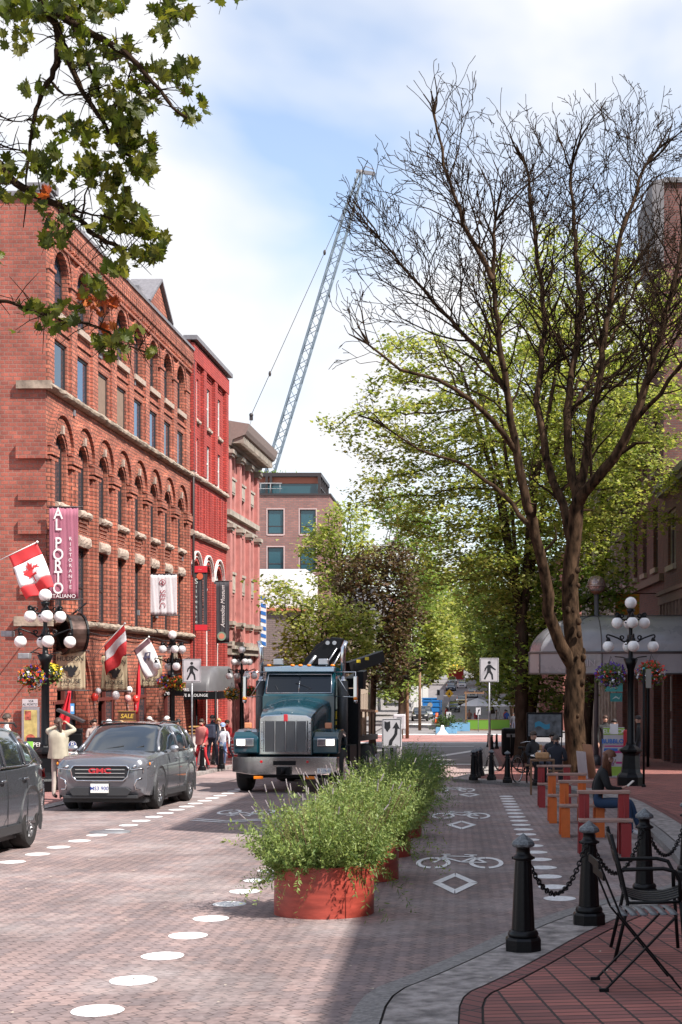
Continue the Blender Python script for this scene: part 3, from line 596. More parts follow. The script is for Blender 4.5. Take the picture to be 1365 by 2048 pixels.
for i in range(4):
    x = .35+2.85*i; c = MB(); c.box(x-.30, x+.30, -.22, .02, 3.0, 9.0); c.build('pilaster', M['brickP'], PK); c = MB(); c.box(x-.30, x+.30, -.20, .02, 10.1, 12.85); c.build('pilaster', M['brickP'], PK); c = MB(); c.box(x-.28, x+.28, -.2, .02, -2.4, 2.5); c.build('pilaster', M['brickP'], PK)
    for z in (9.0, 12.85, 3.95): c = MB(); c.box(x-.38, x+.38, -.32, .02, z, z+.14); c.box(x-.44, x+.44, -.40, .02, z+.14, z+.34); c.build('capital', M['stoneP'], PK)
    c = MB(); c.box(x-.4, x+.4, -.34, .02, 3.0, 3.25); c.build('column_base', M['stoneP'], PK)
c = MB(); c.prism([(0, 13.4), (.25, 13.42), (.35, 13.7), (1.0, 13.95), (1.1, 14.15), (1.2, 14.5), (0, 14.7)], -(W3+.55), 0.0, u=(0, -1, 0), v=(0, 0, 1))
co = c.build('cornice', mat('cornice_paint', (.24, .18, .16), .7, var=.1), PK, fixn=True)
bk = MB()
for i in range(23):
    x = .1+.42*i; bk.box(x, x+.17, -.92, -.1, 13.52, 13.86)
bk.build('cornice_brackets', M['stoneP'], PK)
# blue and white pole sign at its far corner
o = thing('striped_blade_sign', 'tall narrow blue and white striped blade sign on pink building corner', 'sign', fac(84.6)+Vector((.25, 0, 0)))
b = MB(); b.box(-.02, .30, -.04, .04, 3.1, 6.3); b.build('panel', M['white'], o)
b = MB()
for k in range(7): b.prism([(.0, 3.25+.44*k), (.30, 3.15+.44*k), (.30, 3.36+.44*k), (0, 3.46+.44*k)], .045, .055)
b.build('stripes', mat('sign_blue', (.03, .16, .5), .5), o)
# ---------------------------------------------------------------- brown brick building facing the camera
FB = thing('far_brick_building', 'plain brown brick block with square dark windows and glass rooftop room', 'building', (-25, 135, 0))
fh = []
for x, zs in ((7.85, ((14.4, 16.7), (10.9, 13.2))), (10.85, ((14.4, 16.7), (10.9, 13.2))), (4.85, ((14.4, 16.7), (10.9, 13.2)))):
    for z0, z1 in zs: fh.append(rect(x-.75, x+.75, z0, z1))
f = MB(); wall(f, rect(0, 12.9, -5, 18.0), fh, .25)
sh = [rect(1.2+3*i, 2.7+3*i, z0, z0+2.3) for i in range(4) for z0 in (14.4, 10.9, 7)]
wall(f, rect(0, 14, -5, 18.0), sh, .25, o=(12.9, 0, 0), u=(0, 1, 0)); f.add([(0, 14, -5), (12.9, 14, -5), (12.9, 14, 18), (0, 14, 18)], [(0, 1, 2, 3)]); f.build('wall', M['brickF'], FB, fixn=False)
M['glasst'] = mat('teal_reflecting_glass', (.02, .075, .095), .12, spec=.8)
for h in fh: window(FB, h, .14, glass=M['glasst'], fw=.1, bars=[h[0][1]+.75])
for h in sh: window(FB, h, .14, o=(12.9, 0, 0), u=(0, 1, 0), glass=M['glasst'], fw=.1)
c = MB(); c.box(-.1, 13.0, -.12, .15, 18.0, 18.18); c.box(12.8, 13.02, 0, 14, 18.0, 18.18); c.box(.1, 12.8, .1, 13.9, 17.7, 17.8); c.build('parapet', M['frame'], FB)
wf = MB()
for h in fh:
    x0, x1, z0, z1 = h[0][0], h[1][0], h[0][1], h[2][1]; wf.box(x0-.1, x0, -.03, .02, z0-.1, z1+.1); wf.box(x1, x1+.1, -.03, .02, z0-.1, z1+.1); wf.box(x0, x1, -.03, .02, z1, z1+.1); wf.box(x0, x1, -.05, .02, z0-.14, z0)
wf.build('window_surrounds', mat('pink_surround', (.48, .34, .32), .7), FB)
b = MB(); b.box(3.5, 11.9, 2.0, 11, 20.05, 20.4); 
for x in (3.6, 6.65, 7.05, 11.6): b.box(x, x+.22, 1.9, 2.1, 17.9, 20.05)
for k in range(6): b.box(11.65, 11.85, 2.0+1.7*k, 2.15+1.7*k, 17.9, 20.05)
b.box(11.66, 11.84, 2.1, 11, 19.0, 19.1); b.build('rooftop_frame', M['frame'], FB)
b = MB(); b.box(3.7, 11.6, 2.4, 2.45, 17.9, 19.4); b.box(11.55, 11.6, 2.45, 10.8, 17.9, 20.0); b.build('rooftop_glazing', M['glasst'], FB)
MB().box(3.7, 11.6, 2.35, 2.5, 19.42, 20.0).build('rooftop_ceiling', mat('terracotta_soffit', (.38, .12, .07), .7), FB)
b = MB()
for k in range(9): b.tube([(1+.9*k, .5, 18.1), (1+.9*k, .5, 19.2)], .025, 5)
b.tube([(.8, .5, 19.2), (8.4, .5, 19.2)], .035, 5); b.tube([(.8, .5, 18.7), (8.4, .5, 18.7)], .02, 5); b.build('rooftop_railing', M['steel'], FB)
pl_ = MB()
for k in range(300): x = random.gauss(4.6, 1.6); pl_.add([Vector((x, 3+random.uniform(0, 2), 20.4+abs(random.gauss(0, .25))))+Vector((random.uniform(-.15, .15), random.uniform(-.15, .15), random.uniform(-.12, .12))) for _ in range(3)], [(0, 1, 2)])
pl_.build('roof_plants', M['leafg'], FB, fixn=False)
# low annexe in front: white band over grey brick
AN = thing('low_annexe_building', 'low grey brown brick annexe with a blank white upper band', 'building', (-26, 120, 0))
b = MB(); wall(b, rect(0, 13.2, -5, 6.9), [rect(7.2, 8.9, 2.9, 5.0+.6)], .25); b.add([(13.2, 0, -5), (13.2, 0, 6.9), (13.2, 10, 6.9), (13.2, 10, -5)], [(0, 1, 2, 3)]); b.build('wall', M['brickG'], AN, fixn=False)
b = MB(); b.box(-.05, 13.25, -.06, 10, 6.9, 10.1); b.build('white_band', mat('white_render', (.74, .71, .70), .8, var=.06, scale=.6), AN)
b = MB(); b.box(-.1, 13.4, -.3, .05, 6.62, 6.9); b.build('orange_fascia', mat('terracotta_fascia', (.5, .17, .1), .7), AN)
window(AN, rect(7.2, 8.9, 2.9, 5.6), .15, fw=.12, bars=[3.9])
b = MB(); b.box(0, 13.3, -.1, .02, 2.2, 2.5); b.build('ledge', M['brickG'], AN)
# ---------------------------------------------------------------- lattice boom crane far behind
CR = thing('crawler_crane', 'tall thin blue lattice boom crane rising behind the rooftops', 'crane', (XP(416, 300), 300, -4))
tip = P(722, 345, 300); tip = Vector((tip.x-CR.location.x, 0, tip.z+4)); base = Vector((0, 0, 4)); ax = (tip-base).normalized(); wdt = .88
sx_ = Vector((ax.z, 0, -ax.x)); sy_ = Vector((0, 1, 0)); Lb = (tip-base).length
b = MB(); nseg = 58
def cr_(k, i, j):
    t = k/nseg; w__ = wdt*min(1, .3+t*12, .35+(1-t)*8); return base+ax*(Lb*t)+sx_*w__*i+sy_*w__*j
for i, j in ((-1, -1), (1, -1), (1, 1), (-1, 1)): b.tube([cr_(k, i, j) for k in range(nseg+1)], .16, 4)
for k in range(nseg):
    for (i, j), (i2, j2) in (((-1, -1), (1, -1)), ((1, -1), (1, 1)), ((1, 1), (-1, 1)), ((-1, 1), (-1, -1))):
        p0, p1 = ((i, j), (i2, j2)) if k % 2 else ((i2, j2), (i, j)); b.tube([cr_(k, *p0), cr_(k+1, *p1)], .085, 3, caps=False)
b.build('lattice_boom', mat('crane_blue_steel', (.15, .19, .23), .6), CR)
b = MB(); h0 = tip; b.beam(h0-sx_*1.0, h0+Vector((2.9, 0, -.3)), .5, .7); b.tube([h0+Vector((.2, 0, 0)), h0+Vector((1.0, 0, 1.3)), h0+Vector((2.7, 0, .6))], .12, 5); b.tube([h0+Vector((2.7, 0, .2)), h0+Vector((2.4, 0, -1.6))], .1, 5); b.ball(h0, .6, 8, 6); b.build('boom_head', mat('crane_head_steel', (.18, .17, .18), .6), CR)
hk = P(503, 830, 300); hk = Vector((hk.x-CR.location.x, 0, hk.z+4)); b = MB(); b.tube([h0, hk], .06, 4); b.build('hoist_cable', M['frame'], CR)
b = MB(); b.ball(hk, .45, 8, 6); b.box(hk.x-.35, hk.x+.35, -.2, .2, hk.z-1.1, hk.z-.3); b.tube([hk-Vector((0, 0, 1)), hk-Vector((.9, 0, 5))], .04, 4); b.build('hook_block', M['frame'], CR)
for t in (.33, .83):
    q_ = h0*(1-t)+hk*t; MB().ball(q_, .3, 6, 5, 1, 1, 2).build('cable_weight', M['frame'], CR)
b = MB(); b.box(-3, 3, -3, 3, 0, 1.5); b.box(-3, 2.5, -2, 2, 1.5, 4); b.build('crane_body', mat('crane_body_paint', (.12, .2, .3), .5), CR)
# ---------------------------------------------------------------- right-hand terrace (faces the street, so it looks along -X)
def rfac(name, label, yfar, x=8.1, cat='building'): return thing(name, label, cat, (x, yfar, 0), -PI/2)
R1 = rfac('corner_brick_building', 'two storey dark brick building beside the white canopy at right', 57.55)
h = [rect(1.2, 3.2, 5.75, 7.9), rect(5.6, 7.6, 5.75, 7.9)]; g_ = [rect(.9, 2.3, ZG-.2, 2.6), rect(3.3, 5.6, ZG-.2, 2.7), rect(7.2, 9.6, ZG-.2, 2.7)]
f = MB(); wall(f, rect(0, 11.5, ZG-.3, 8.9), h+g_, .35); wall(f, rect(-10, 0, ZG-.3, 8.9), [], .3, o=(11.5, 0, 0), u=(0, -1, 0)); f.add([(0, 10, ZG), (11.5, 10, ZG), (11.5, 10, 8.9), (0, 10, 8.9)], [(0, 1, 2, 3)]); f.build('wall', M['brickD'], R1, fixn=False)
for q in h: window(R1, q, .10, frame=M['stoneP'], fw=.1, mull=1, bars=[7.2], glass=M['glassl'])
b = MB(); b.box(0, 11.5, -.30, .02, 8.55, 8.75); b.box(0, 11.5, -.45, .3, 8.75, 9.0); b.build('cornice', M['flash'], R1); MB().box(.05, 11.45, .3, 9.9, 8.4, 8.5).build('roof', M['flash'], R1)
b = MB(); b.box(0, 11.5, -.25, .02, 4.3, 4.75); b.box(0, 11.5, -.35, .02, 4.65, 4.8)
for k in range(14): b.box(.2+.85*k, .42+.85*k, -.22, .02, 3.7, 4.3)
b.build('ledge', mat('brown_ledge', (.17, .11, .09), .8, var=.2), R1)
for q in h: s = MB(); s.box(q[0][0]-.12, q[1][0]+.12, -.12, .05, 5.55, 5.75); s.build('sill', M['stoneP'], R1)
for q in g_: window(R1, q, .28, fw=.12, mull=1, bars=[1.6], name='shop_window')
for x0, x1 in ((.35, .75), (2.5, 3.1), (6.0, 6.7)): b = MB(); b.box(x0, x1, -.1, .02, ZG, 3.4); b.build('shop_pilaster', M['brickD'], R1)
for z0, z1 in ((.2, 1.5), (-1.2, -.1)): b = MB(); b.box(2.62, 2.98, -.13, -.10, z0, z1); b.build('wall_panel', mat('grey_panel', (.22, .2, .2), .6), R1)
R2 = rfac('tall_brick_building', 'tall dark brick block with a side wall rising above its neighbour at right', 75.0)
h = [rect(x-.65, x+.65, z0, z1) for x in (4.7, 8.2, 11.5, 15.0) for z0, z1 in ((5.95, 8.5), (9.9, 12.4), (14.6, 17.0)) if z0 < 14 or x > 13]; g_ = [rect(x-1.2, x+1.2, ZG-.8, 3.2) for x in (4.0, 8.0, 12.0, 15.6)]
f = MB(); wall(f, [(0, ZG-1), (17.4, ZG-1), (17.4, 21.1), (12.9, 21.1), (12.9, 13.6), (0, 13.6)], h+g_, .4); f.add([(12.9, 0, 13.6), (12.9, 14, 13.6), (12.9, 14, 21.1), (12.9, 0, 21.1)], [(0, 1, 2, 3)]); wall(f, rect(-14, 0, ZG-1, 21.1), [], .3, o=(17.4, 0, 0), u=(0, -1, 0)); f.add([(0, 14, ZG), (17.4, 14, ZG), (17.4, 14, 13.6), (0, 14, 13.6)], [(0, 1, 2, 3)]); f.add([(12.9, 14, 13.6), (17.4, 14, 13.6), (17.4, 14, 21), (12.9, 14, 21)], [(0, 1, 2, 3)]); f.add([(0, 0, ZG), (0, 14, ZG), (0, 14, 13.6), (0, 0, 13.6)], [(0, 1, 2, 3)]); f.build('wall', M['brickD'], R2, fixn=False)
for q in h: window(R2, q, .12, fw=.09, bars=[(q[0][1]+q[2][1])/2]); s = MB(); s.box(q[0][0]-.12, q[1][0]+.12, -.14, .05, q[0][1]-.2, q[0][1]); s.build('sill', M['stoneP'], R2)
for q in g_: window(R2, q, .3, fw=.12, mull=1, bars=[2.2], name='shop_window')
b = MB(); b.prism([(0, 17.9), (.15, 18.0), (.35, 18.6), (.40, 19.6), (.46, 20.4), (.48, 21.15), (0, 21.25)], -17.5, -12.8, u=(0, -1, 0)); b.box(0, 12.9, -.3, .1, 13.3, 13.9); b.box(17.3, 17.5, 0, 14, 21.1, 21.3); b.build('cornice', mat('grey_cornice', (.15, .14, .145), .7, var=.15), R2); MB().box(13, 17.3, .1, 13.9, 20.6, 20.8).box(.1, 12.8, .1, 13.9, 13.2, 13.4).build('roof', M['flash'], R2)
b = MB(); b.box(0, 17.4, -.18, .02, 5.3, 5.6); b.box(0, 17.4, -.12, .02, 3.6, 3.8); b.build('ledge', mat('brown_ledge', (.1, .1, .1)), R2)
R3 = rfac('grey_terrace_building', 'pale grey building with ribbed columns half hidden behind the right trees', 97.0, 8.3)
h = [rect(x-.8, x+.8, z0, z0+2.4) for x in (2.5, 6.2, 9.9, 13.6, 17.3, 20.4) for z0 in (1.6, 5.4, 9.2, 12.6)]
f = MB(); wall(f, rect(0, 21.9, -5, 16.5), h, .35); f.add([(0, 0, -5), (0, 12, -5), (0, 12, 16.5), (0, 0, 16.5)], [(0, 1, 2, 3)]); f.build('wall', mat('grey_pink_render', (.36, .30, .29), .85, var=.15, scale=1), R3, fixn=False)
for q in h: window(R3, q, .25, fw=.1, bars=[q[0][1]+1.2])
b = MB()
for k in range(13): b.box(.5+1.72*k, .8+1.72*k, -.2, .02, -4, 15.5)
b.box(0, 21.9, -.6, .2, 15.6, 16.7); b.box(0, 21.9, -.3, .02, 4.4, 4.8); b.build('ribs', M['stoneP'], R3); MB().box(0.1, 21.8, .3, 11.9, 16.0, 16.2).build('roof', M['flash'], R3)
# unseen neighbours beside the camera, which shade the bicycle lane
R4 = rfac('near_brick_building', 'three storey brick building beside the folding chairs', 14.7)
h = [rect(x-.8, x+.8, z0, z0+2.2) for x in range(2, 29, 3) for z0 in (4.0, 8.0)]; g_ = [rect(x-1.5, x+1.5, .2, 3) for x in range(3, 28, 4)]
f = MB(); wall(f, rect(0, 30, -2, 11.9), h+g_, .3); f.add([(30, 0, -2), (30, 12, -2), (30, 12, 11.9), (30, 0, 11.9)], [(0, 1, 2, 3)]); f.build('wall', M['brickD'], R4, fixn=False)
for q in h+g_: window(R4, q, .2)
MB().box(0, 30, -.05, 12, 11.9, 12.0).build('roof', M['flash'], R4)
R5 = rfac('near_tall_brick_building', 'tall brick block shading the bicycle lane', 35.3)
h = [rect(x-.8, x+.8, z0, z0+2.4) for x in range(2, 20, 3) for z0 in (3.6, 7.6, 11.6)]; g_ = [rect(x-1.5, x+1.5, -.6, 2.6) for x in range(3, 19, 4)]
f = MB(); wall(f, rect(0, 20.6, -2.5, 16.8), h+g_, .3); f.add([(20.6, 0, -2), (20.6, 12, -2), (20.6, 12, 16.8), (20.6, 0, 16.8)], [(0, 1, 2, 3)]); f.add([(0, 0, -2), (0, 12, -2), (0, 12, 16.8), (0, 0, 16.8)], [(0, 1, 2, 3)]); f.build('wall', M['brickD'], R5, fixn=False)
for q in h+g_: window(R5, q, .2)
MB().box(0, 20.6, -.0, 12, 16.8, 16.9).build('roof', M['flash'], R5)
# ---------------------------------------------------------------- far blocks along the street (mostly behind trees)
def block(name, label, x0, x1, y0, y1, top, m, seed):
    zb = gz((y0+y1)/2)-2; o = thing(name, label, 'building', ((x0+x1)/2, y0, zb)); W = x1-x0; H = top-zb; D = y1-y0
    hs = [rect(x-.7, x+.7, z, z+1.9) for x in np.arange(-W/2+1.8, W/2-1.2, 2.8) for z in np.arange(6, H-2.2, 3.6)]
    f = MB(); wall(f, rect(-W/2, W/2, 0, H), hs, .3)
    side = 1 if (x0+x1)/2 < 0 else -1
    hs2 = [rect(x-.7, x+.7, z, z+1.9) for x in np.arange(1.8, D-1.2, 2.8) for z in np.arange(3, H-2.2, 3.6)]
    if side > 0: wall(f, rect(0, D, 0, H), hs2, .3, o=(W/2, 0, 0), u=(0, 1, 0))
    else: wall(f, rect(-D, 0, 0, H), [[(-p[0], p[1]) for p in q] for q in hs2], .3, o=(-W/2, 0, 0), u=(0, -1, 0))
    f.build('wall', m, o, fixn=False)
    g = MB(); g.box(-W/2+.3, W/2-.3, .25, D-.3, .1, H-.4); g.build('panes', M['glassb'], o)
    g = MB(); g.box(-W/2-.2, W/2+.2, -.2, D, H-.05, H+.4); g.build('roof', M['flash'], o)
cA = mat('tan_wall', (.34, .26, .2), .85, var=.12); cB = mat('grey_wall', (.30, .28, .28), .85, var=.12); cC = mat('red_wall', (.28, .1, .08), .85, var=.15)
block('cream_street_block', 'cream block standing far down the left side behind trees', -26, -11, 150, 185, 9, cA, 1); block('grey_street_block', 'grey block farther down the left side behind trees', -26, -11, 186, 240, 12, cB, 2)
block('red_street_block', 'red block at the far left end of the street', -27, -11, 242, 330, 14, cC, 3)
block('brown_street_block', 'brown block beyond the crossing on the right side', 9, 24, 126, 165, 12, cC, 4); block('pale_street_block', 'pale block far down the right side of the street', 9, 24, 166, 230, 13, cA, 5); block('dull_street_block', 'grey block at the far right end of the street', 9, 24, 232, 340, 15, cB, 6)
block('end_street_block', 'low grey block closing the far end of the street', -30, 30, 520, 540, 9, cC, 7)
# ---------------------------------------------------------------- domed canopy
CN = thing('entrance_canopy', 'large white vinyl canopy with rounded end reaching over the right pavement', 'canopy', (4.9, 52, 0))
zs = 2.35; zr = 3.68; prof = [(math.cos(PI/2*i/9)**.9, zs+(zr-zs)*math.sin(PI/2*i/9)**1.15) for i in range(10)]; prof[-1] = (0, zr)
s = MB(); ring_ = [(3.4, -2.0)]+[(-2.4*math.sin(a), -2.0*math.cos(a)) for a in [PI*i/6 for i in range(7)]]+[(3.4, 2.0)]
def cpos(i, j):
    k, z = prof[j]; x, y = ring_[i]; 
    return (x if x > 0 else x*k, y*k, z)
vs = [cpos(i, j) for i in range(len(ring_)) for j in range(10)]; s.add(vs, [(i*10+j, (i+1)*10+j, (i+1)*10+j+1, i*10+j+1) for i in range(len(ring_)-1) for j in range(9)])
s.build('roof_skin', M['awnw'], CN, sharp=25)
s = MB(); vs = [(x, y, z) for x, y in ring_ for z in (1.63, 2.33)]; s.add(vs, [(2*i, 2*i+2, 2*i+3, 2*i+1) for i in range(len(ring_)-1)]); s.build('valance', M['awnw'], CN, solid=.02)
s = MB()
for z, r_ in ((2.36, .05), (1.62, .035)): s.tube([(x*1.005, y*1.005, z) for x, y in ring_], r_, 6)
for i in range(len(ring_)-1): s.tube([(Vector(cpos(i, j))*1.0+Vector((0, 0, .01))) for j in range(10)], .018, 4); s.tube([(ring_[i][0]*1.004, ring_[i][1]*1.004, 1.63), (ring_[i][0]*1.004, ring_[i][1]*1.004, 2.35)], .03, 5)
s.tube([(-.0, 0, zr+.01), (3.4, 0, zr+.01)], .03, 5); s.build('canopy_frame', mat('canopy_frame_grey', (.11, .10, .10), .5), CN)
s = MB(); text(s, 'RLIN', (-.55, -2.03, 1.98), .32); s.build('valance_lettering', mat('faint_lettering', (.42, .42, .45), .5), CN)
s = MB(); s.tube([(0, 0, ZG), (0, 0, 4.6)], .085, 10); s.lathe([(.16, -1.70), (.16, -1.4), (.1, -1.3)], 10); s.build('post', mat('post_grey', (.09, .09, .1), .4), CN)
s = MB(); s.ball((0, 0, 4.82), .33, 18, 12); s.lathe([(.335, 4.72), (.36, 4.74), (.36, 4.78), (.335, 4.80)], 18); s.build('sphere_lamp', mat('bronzed_globe', (.34, .26, .24), .22, metal=.5), CN)
s = MB(); s.lathe([(.30, 4.70), (.2, 4.55), (.08, 4.45)], 16); s.build('lamp_cup', mat('copper_cup', (.30, .13, .08), .35, metal=.6), CN)
s = MB()
for x in (1.6, 3.3): s = MB(); s.tube([(x, -1.9, ZG), (x, -1.9, 1.65)], .05, 8); s.build('side_post', M['blackm'], CN)
# orange banner on the tall block
o = thing('orange_banner', 'small orange cloth banner hanging behind the white canopy', 'banner', (XP(1232, 57), 57.2, 0))
b = MB(); b.sheet(lambda a, c: (a*.95, .03*math.sin(a*9+c*3), 3.9+.85*c), 14, 6); b.build('cloth', mat('orange_cloth', (.60, .25, .03), .7, var=.25, scale=5, stretch=(5, 1, 1)), o, solid=.01)
b = MB(); b.tube([(0, 0, 4.77), (1.95, 0, 4.77)], .02, 6); b.tube([(0, 0, 3.88), (1.95, 0, 3.88)], .02, 6); b.build('pole', M['blackm'], o)
# ---------------------------------------------------------------- trees
def grow(nodes, par, att, step=.35, infl=3.0, kill=.5, iters=120, jit=.25, trop=(0, 0, .05), seed=1):
    rs = np.random.RandomState(seed); N_ = np.array(nodes, float); par = list(par); A = np.array(att, float)
    near = np.zeros(len(A), int); dist = np.full(len(A), 1e9)
    def upd(i0, pts):
        nonlocal near, dist
        for k in range(0, len(pts), 400):
            d = np.linalg.norm(A[:, None, :]-pts[None, k:k+400, :], axis=2); j = d.argmin(1); m = d[np.arange(len(A)), j]; w_ = m < dist; dist[w_] = m[w_]; near[w_] = i0+k+j[w_]
    upd(0, N_); chunks = [N_]; n = len(N_); allN = N_; trop = np.array(trop); nch = {}
    for it in range(iters):
        act = dist < infl
        if not act.any(): break
        idx = near[act]; dv = A[act]-allN[idx]; dv /= np.linalg.norm(dv, axis=1)[:, None]+1e-9
        u, inv = np.unique(idx, return_inverse=True); s = np.zeros((len(u), 3)); np.add.at(s, inv, dv); s /= np.linalg.norm(s, axis=1)[:, None]+1e-9
        s += rs.randn(len(u), 3)*jit+trop; s /= np.linalg.norm(s, axis=1)[:, None]+1e-9
        keep = np.array([nch.get(int(k), 0) < 3 for k in u])
        if not keep.any(): break
        u = u[keep]; new = allN[u]+s[keep]*step
        for k in u: nch[int(k)] = nch.get(int(k), 0)+1
        par += [int(k) for k in u]; i0 = len(allN); allN = np.vstack([allN, new]); upd(i0, new)
        al = dist > kill; A = A[al]; near = near[al]; dist = dist[al]
        if len(A) == 0: break
    return allN, par
def limbs_to_nodes(limbs, step=.5):
    """limbs: list of (parent_limb, index_of_start or None, [points]); first point of a child limb sits on its parent"""
    nodes = []; par = []; ends = []
    for pl, pts in limbs:
        pts = [Vector(p) for p in pts]; fine = [pts[0]]
        for a, b in zip(pts, pts[1:]):
            n = max(1, int((b-a).length/step)); fine += [a.lerp(b, (i+1)/n) for i in range(n)]
        if pl is None: nodes.append(fine[0]); par.append(-1); prev = len(nodes)-1
        else:
            prev = min(range(len(nodes)), key=lambda k: (Vector(nodes[k])-fine[0]).length)
        for p in fine[1:]: nodes.append(p); par.append(prev); prev = len(nodes)-1
    return [tuple(p) for p in nodes], par
def skeleton_mesh(nodes, par, r0, rt, mbs, thin=.03, flare=0, wob=.0, seed=3, emin=1.5):
    n = len(nodes); cnt = np.zeros(n); ch = [[] for _ in range(n)]
    for i in range(n):
        if par[i] >= 0: ch[par[i]].append(i)
    for i in range(n-1, -1, -1):
        if not ch[i]: cnt[i] = 1
        if par[i] >= 0: cnt[par[i]] += cnt[i]
    e = max(emin, math.log(max(2, cnt[0]))/math.log(rt/r0)); rad = np.maximum(r0*cnt**(1/e), min(.0105, r0*1.5)); rnd = random.Random(seed)
    P_ = [Vector(p) for p in nodes]
    done = [0]; st = [(0, None)]
    while st:
        i, src = st.pop(); chain = [src, i] if src is not None else [i]
        while ch[i]:
            c = sorted(ch[i], key=lambda k: -cnt[k]); 
            for k in c[1:]: st.append((k, i))
            i = c[0]; chain.append(i)
        if len(chain) < 2: continue
        rr = [rad[k] for k in chain]
        if src is not None: rr[0] = min(rr[1]*1.25, rad[src])
        else:
            if flare: rr[0] *= 1+flare; rr[1] *= 1+flare*.35
        if not ch[chain[-1]]: rr[-1] *= .6
        big = max(rr); ns = 12 if big > .12 else 6 if big > .05 else 4 if big > .02 else 3
        pts = [P_[k]+Vector((rnd.uniform(-1, 1), rnd.uniform(-1, 1), 0))*wob*rad[k] for k in chain]
        mb = mbs[0] if big > thin else mbs[1]; mb.tube(pts, rr, ns, caps=(big > .05))
    return rad, cnt, ch
def leaves_mesh(name, centers, count, size, spread, m, parent, seed=1, flat=.6, aspect=1.0, droop=.0):
    rs = np.random.RandomState(seed); C = np.array(centers); n = len(C)*count; c = np.repeat(C, count, axis=0)+rs.randn(n, 3)*np.array(spread)
    nz = rs.randn(n, 3); nz[:, 2] = np.abs(nz[:, 2])+flat*2; nz /= np.linalg.norm(nz, axis=1)[:, None]
    a = np.cross(nz, rs.randn(n, 3)); a /= np.linalg.norm(a, axis=1)[:, None]+1e-9; b = np.cross(nz, a)
    s = size*(.38+1.1*rs.rand(n)**1.3)[:, None]
    # five-point leaf: stem, two shoulders, two tips and a point, folded slightly
    uv = [(-.5, 0, 0), (-.12, .5, .10), (.12, .22, .03), (.55, 0, -.05), (.12, -.22, .03), (-.12, -.5, .10)]
    V = np.stack([c+a*s*u*aspect+b*s*v+nz*s*w_ for u, v, w_ in uv], 1).reshape(-1, 3); k = len(uv)
    me = bpy.data.meshes.new(name); me.vertices.add(n*k); me.vertices.foreach_set('co', V.ravel().astype(np.float32)); me.loops.add(n*k); me.loops.foreach_set('vertex_index', np.arange(n*k, dtype=np.int32))
    me.polygons.add(n); me.polygons.foreach_set('loop_start', np.arange(0, n*k, k, dtype=np.int32)); me.polygons.foreach_set('loop_total', np.full(n, k, np.int32)); me.materials.append(m); me.update(calc_edges=True)
    o = bpy.data.objects.new(name, me); COL.objects.link(o); o.parent = parent; return o
def blob_points(blobs, n, rs):
    """points inside a union of ellipsoids ((cx,cy,cz),(rx,ry,rz)), denser near the surface"""
    vol = np.array([b[1][0]*b[1][1]*b[1][2] for b in blobs]); pk = rs.choice(len(blobs), n, p=vol/vol.sum()); d = rs.randn(n, 3); d /= np.linalg.norm(d, axis=1)[:, None]; r = rs.uniform(.12, 1, n)**.5
    return np.array([blobs[k][0] for k in pk])+d*r[:, None]*np.array([blobs[k][1] for k in pk])
def leafy_tree(name, label, x, y, limbs, blobs, natt, lcount, lsize, m, bark, rt=.25, seed=1, spread=.28, group=None, kill=.65, step=.45, tipmax=3):
    o = thing(name, label, 'tree', (x, y, gz(y)+SW), 0, group); rs = np.random.RandomState(seed)
    nd, pr_ = limbs_to_nodes(limbs); A = blob_points(blobs, natt, rs); A = A[A[:, 2] > .8]
    nd, pr_ = grow(nd, pr_, A, step, 6.0, kill, 60, .22, seed=seed); t1 = MB(); t2 = MB(); rad, cnt, ch = skeleton_mesh(nd, pr_, .016, rt, (t1, t2), flare=.5)
    t1.build('trunk', bark, o, fixn=False); t2.build('branches', bark, o, fixn=False)
    tips = [nd[i] for i in range(len(nd)) if cnt[i] <= tipmax]; print(name, len(nd), len(tips))
    leaves_mesh('crown', tips, lcount, lsize, (spread, spread, spread*.55), m, o, seed); return o
def LP(px, py, Y, o): p = P(px, py, Y); return (p.x-o[0], p.y-o[1], p.z-o[2])
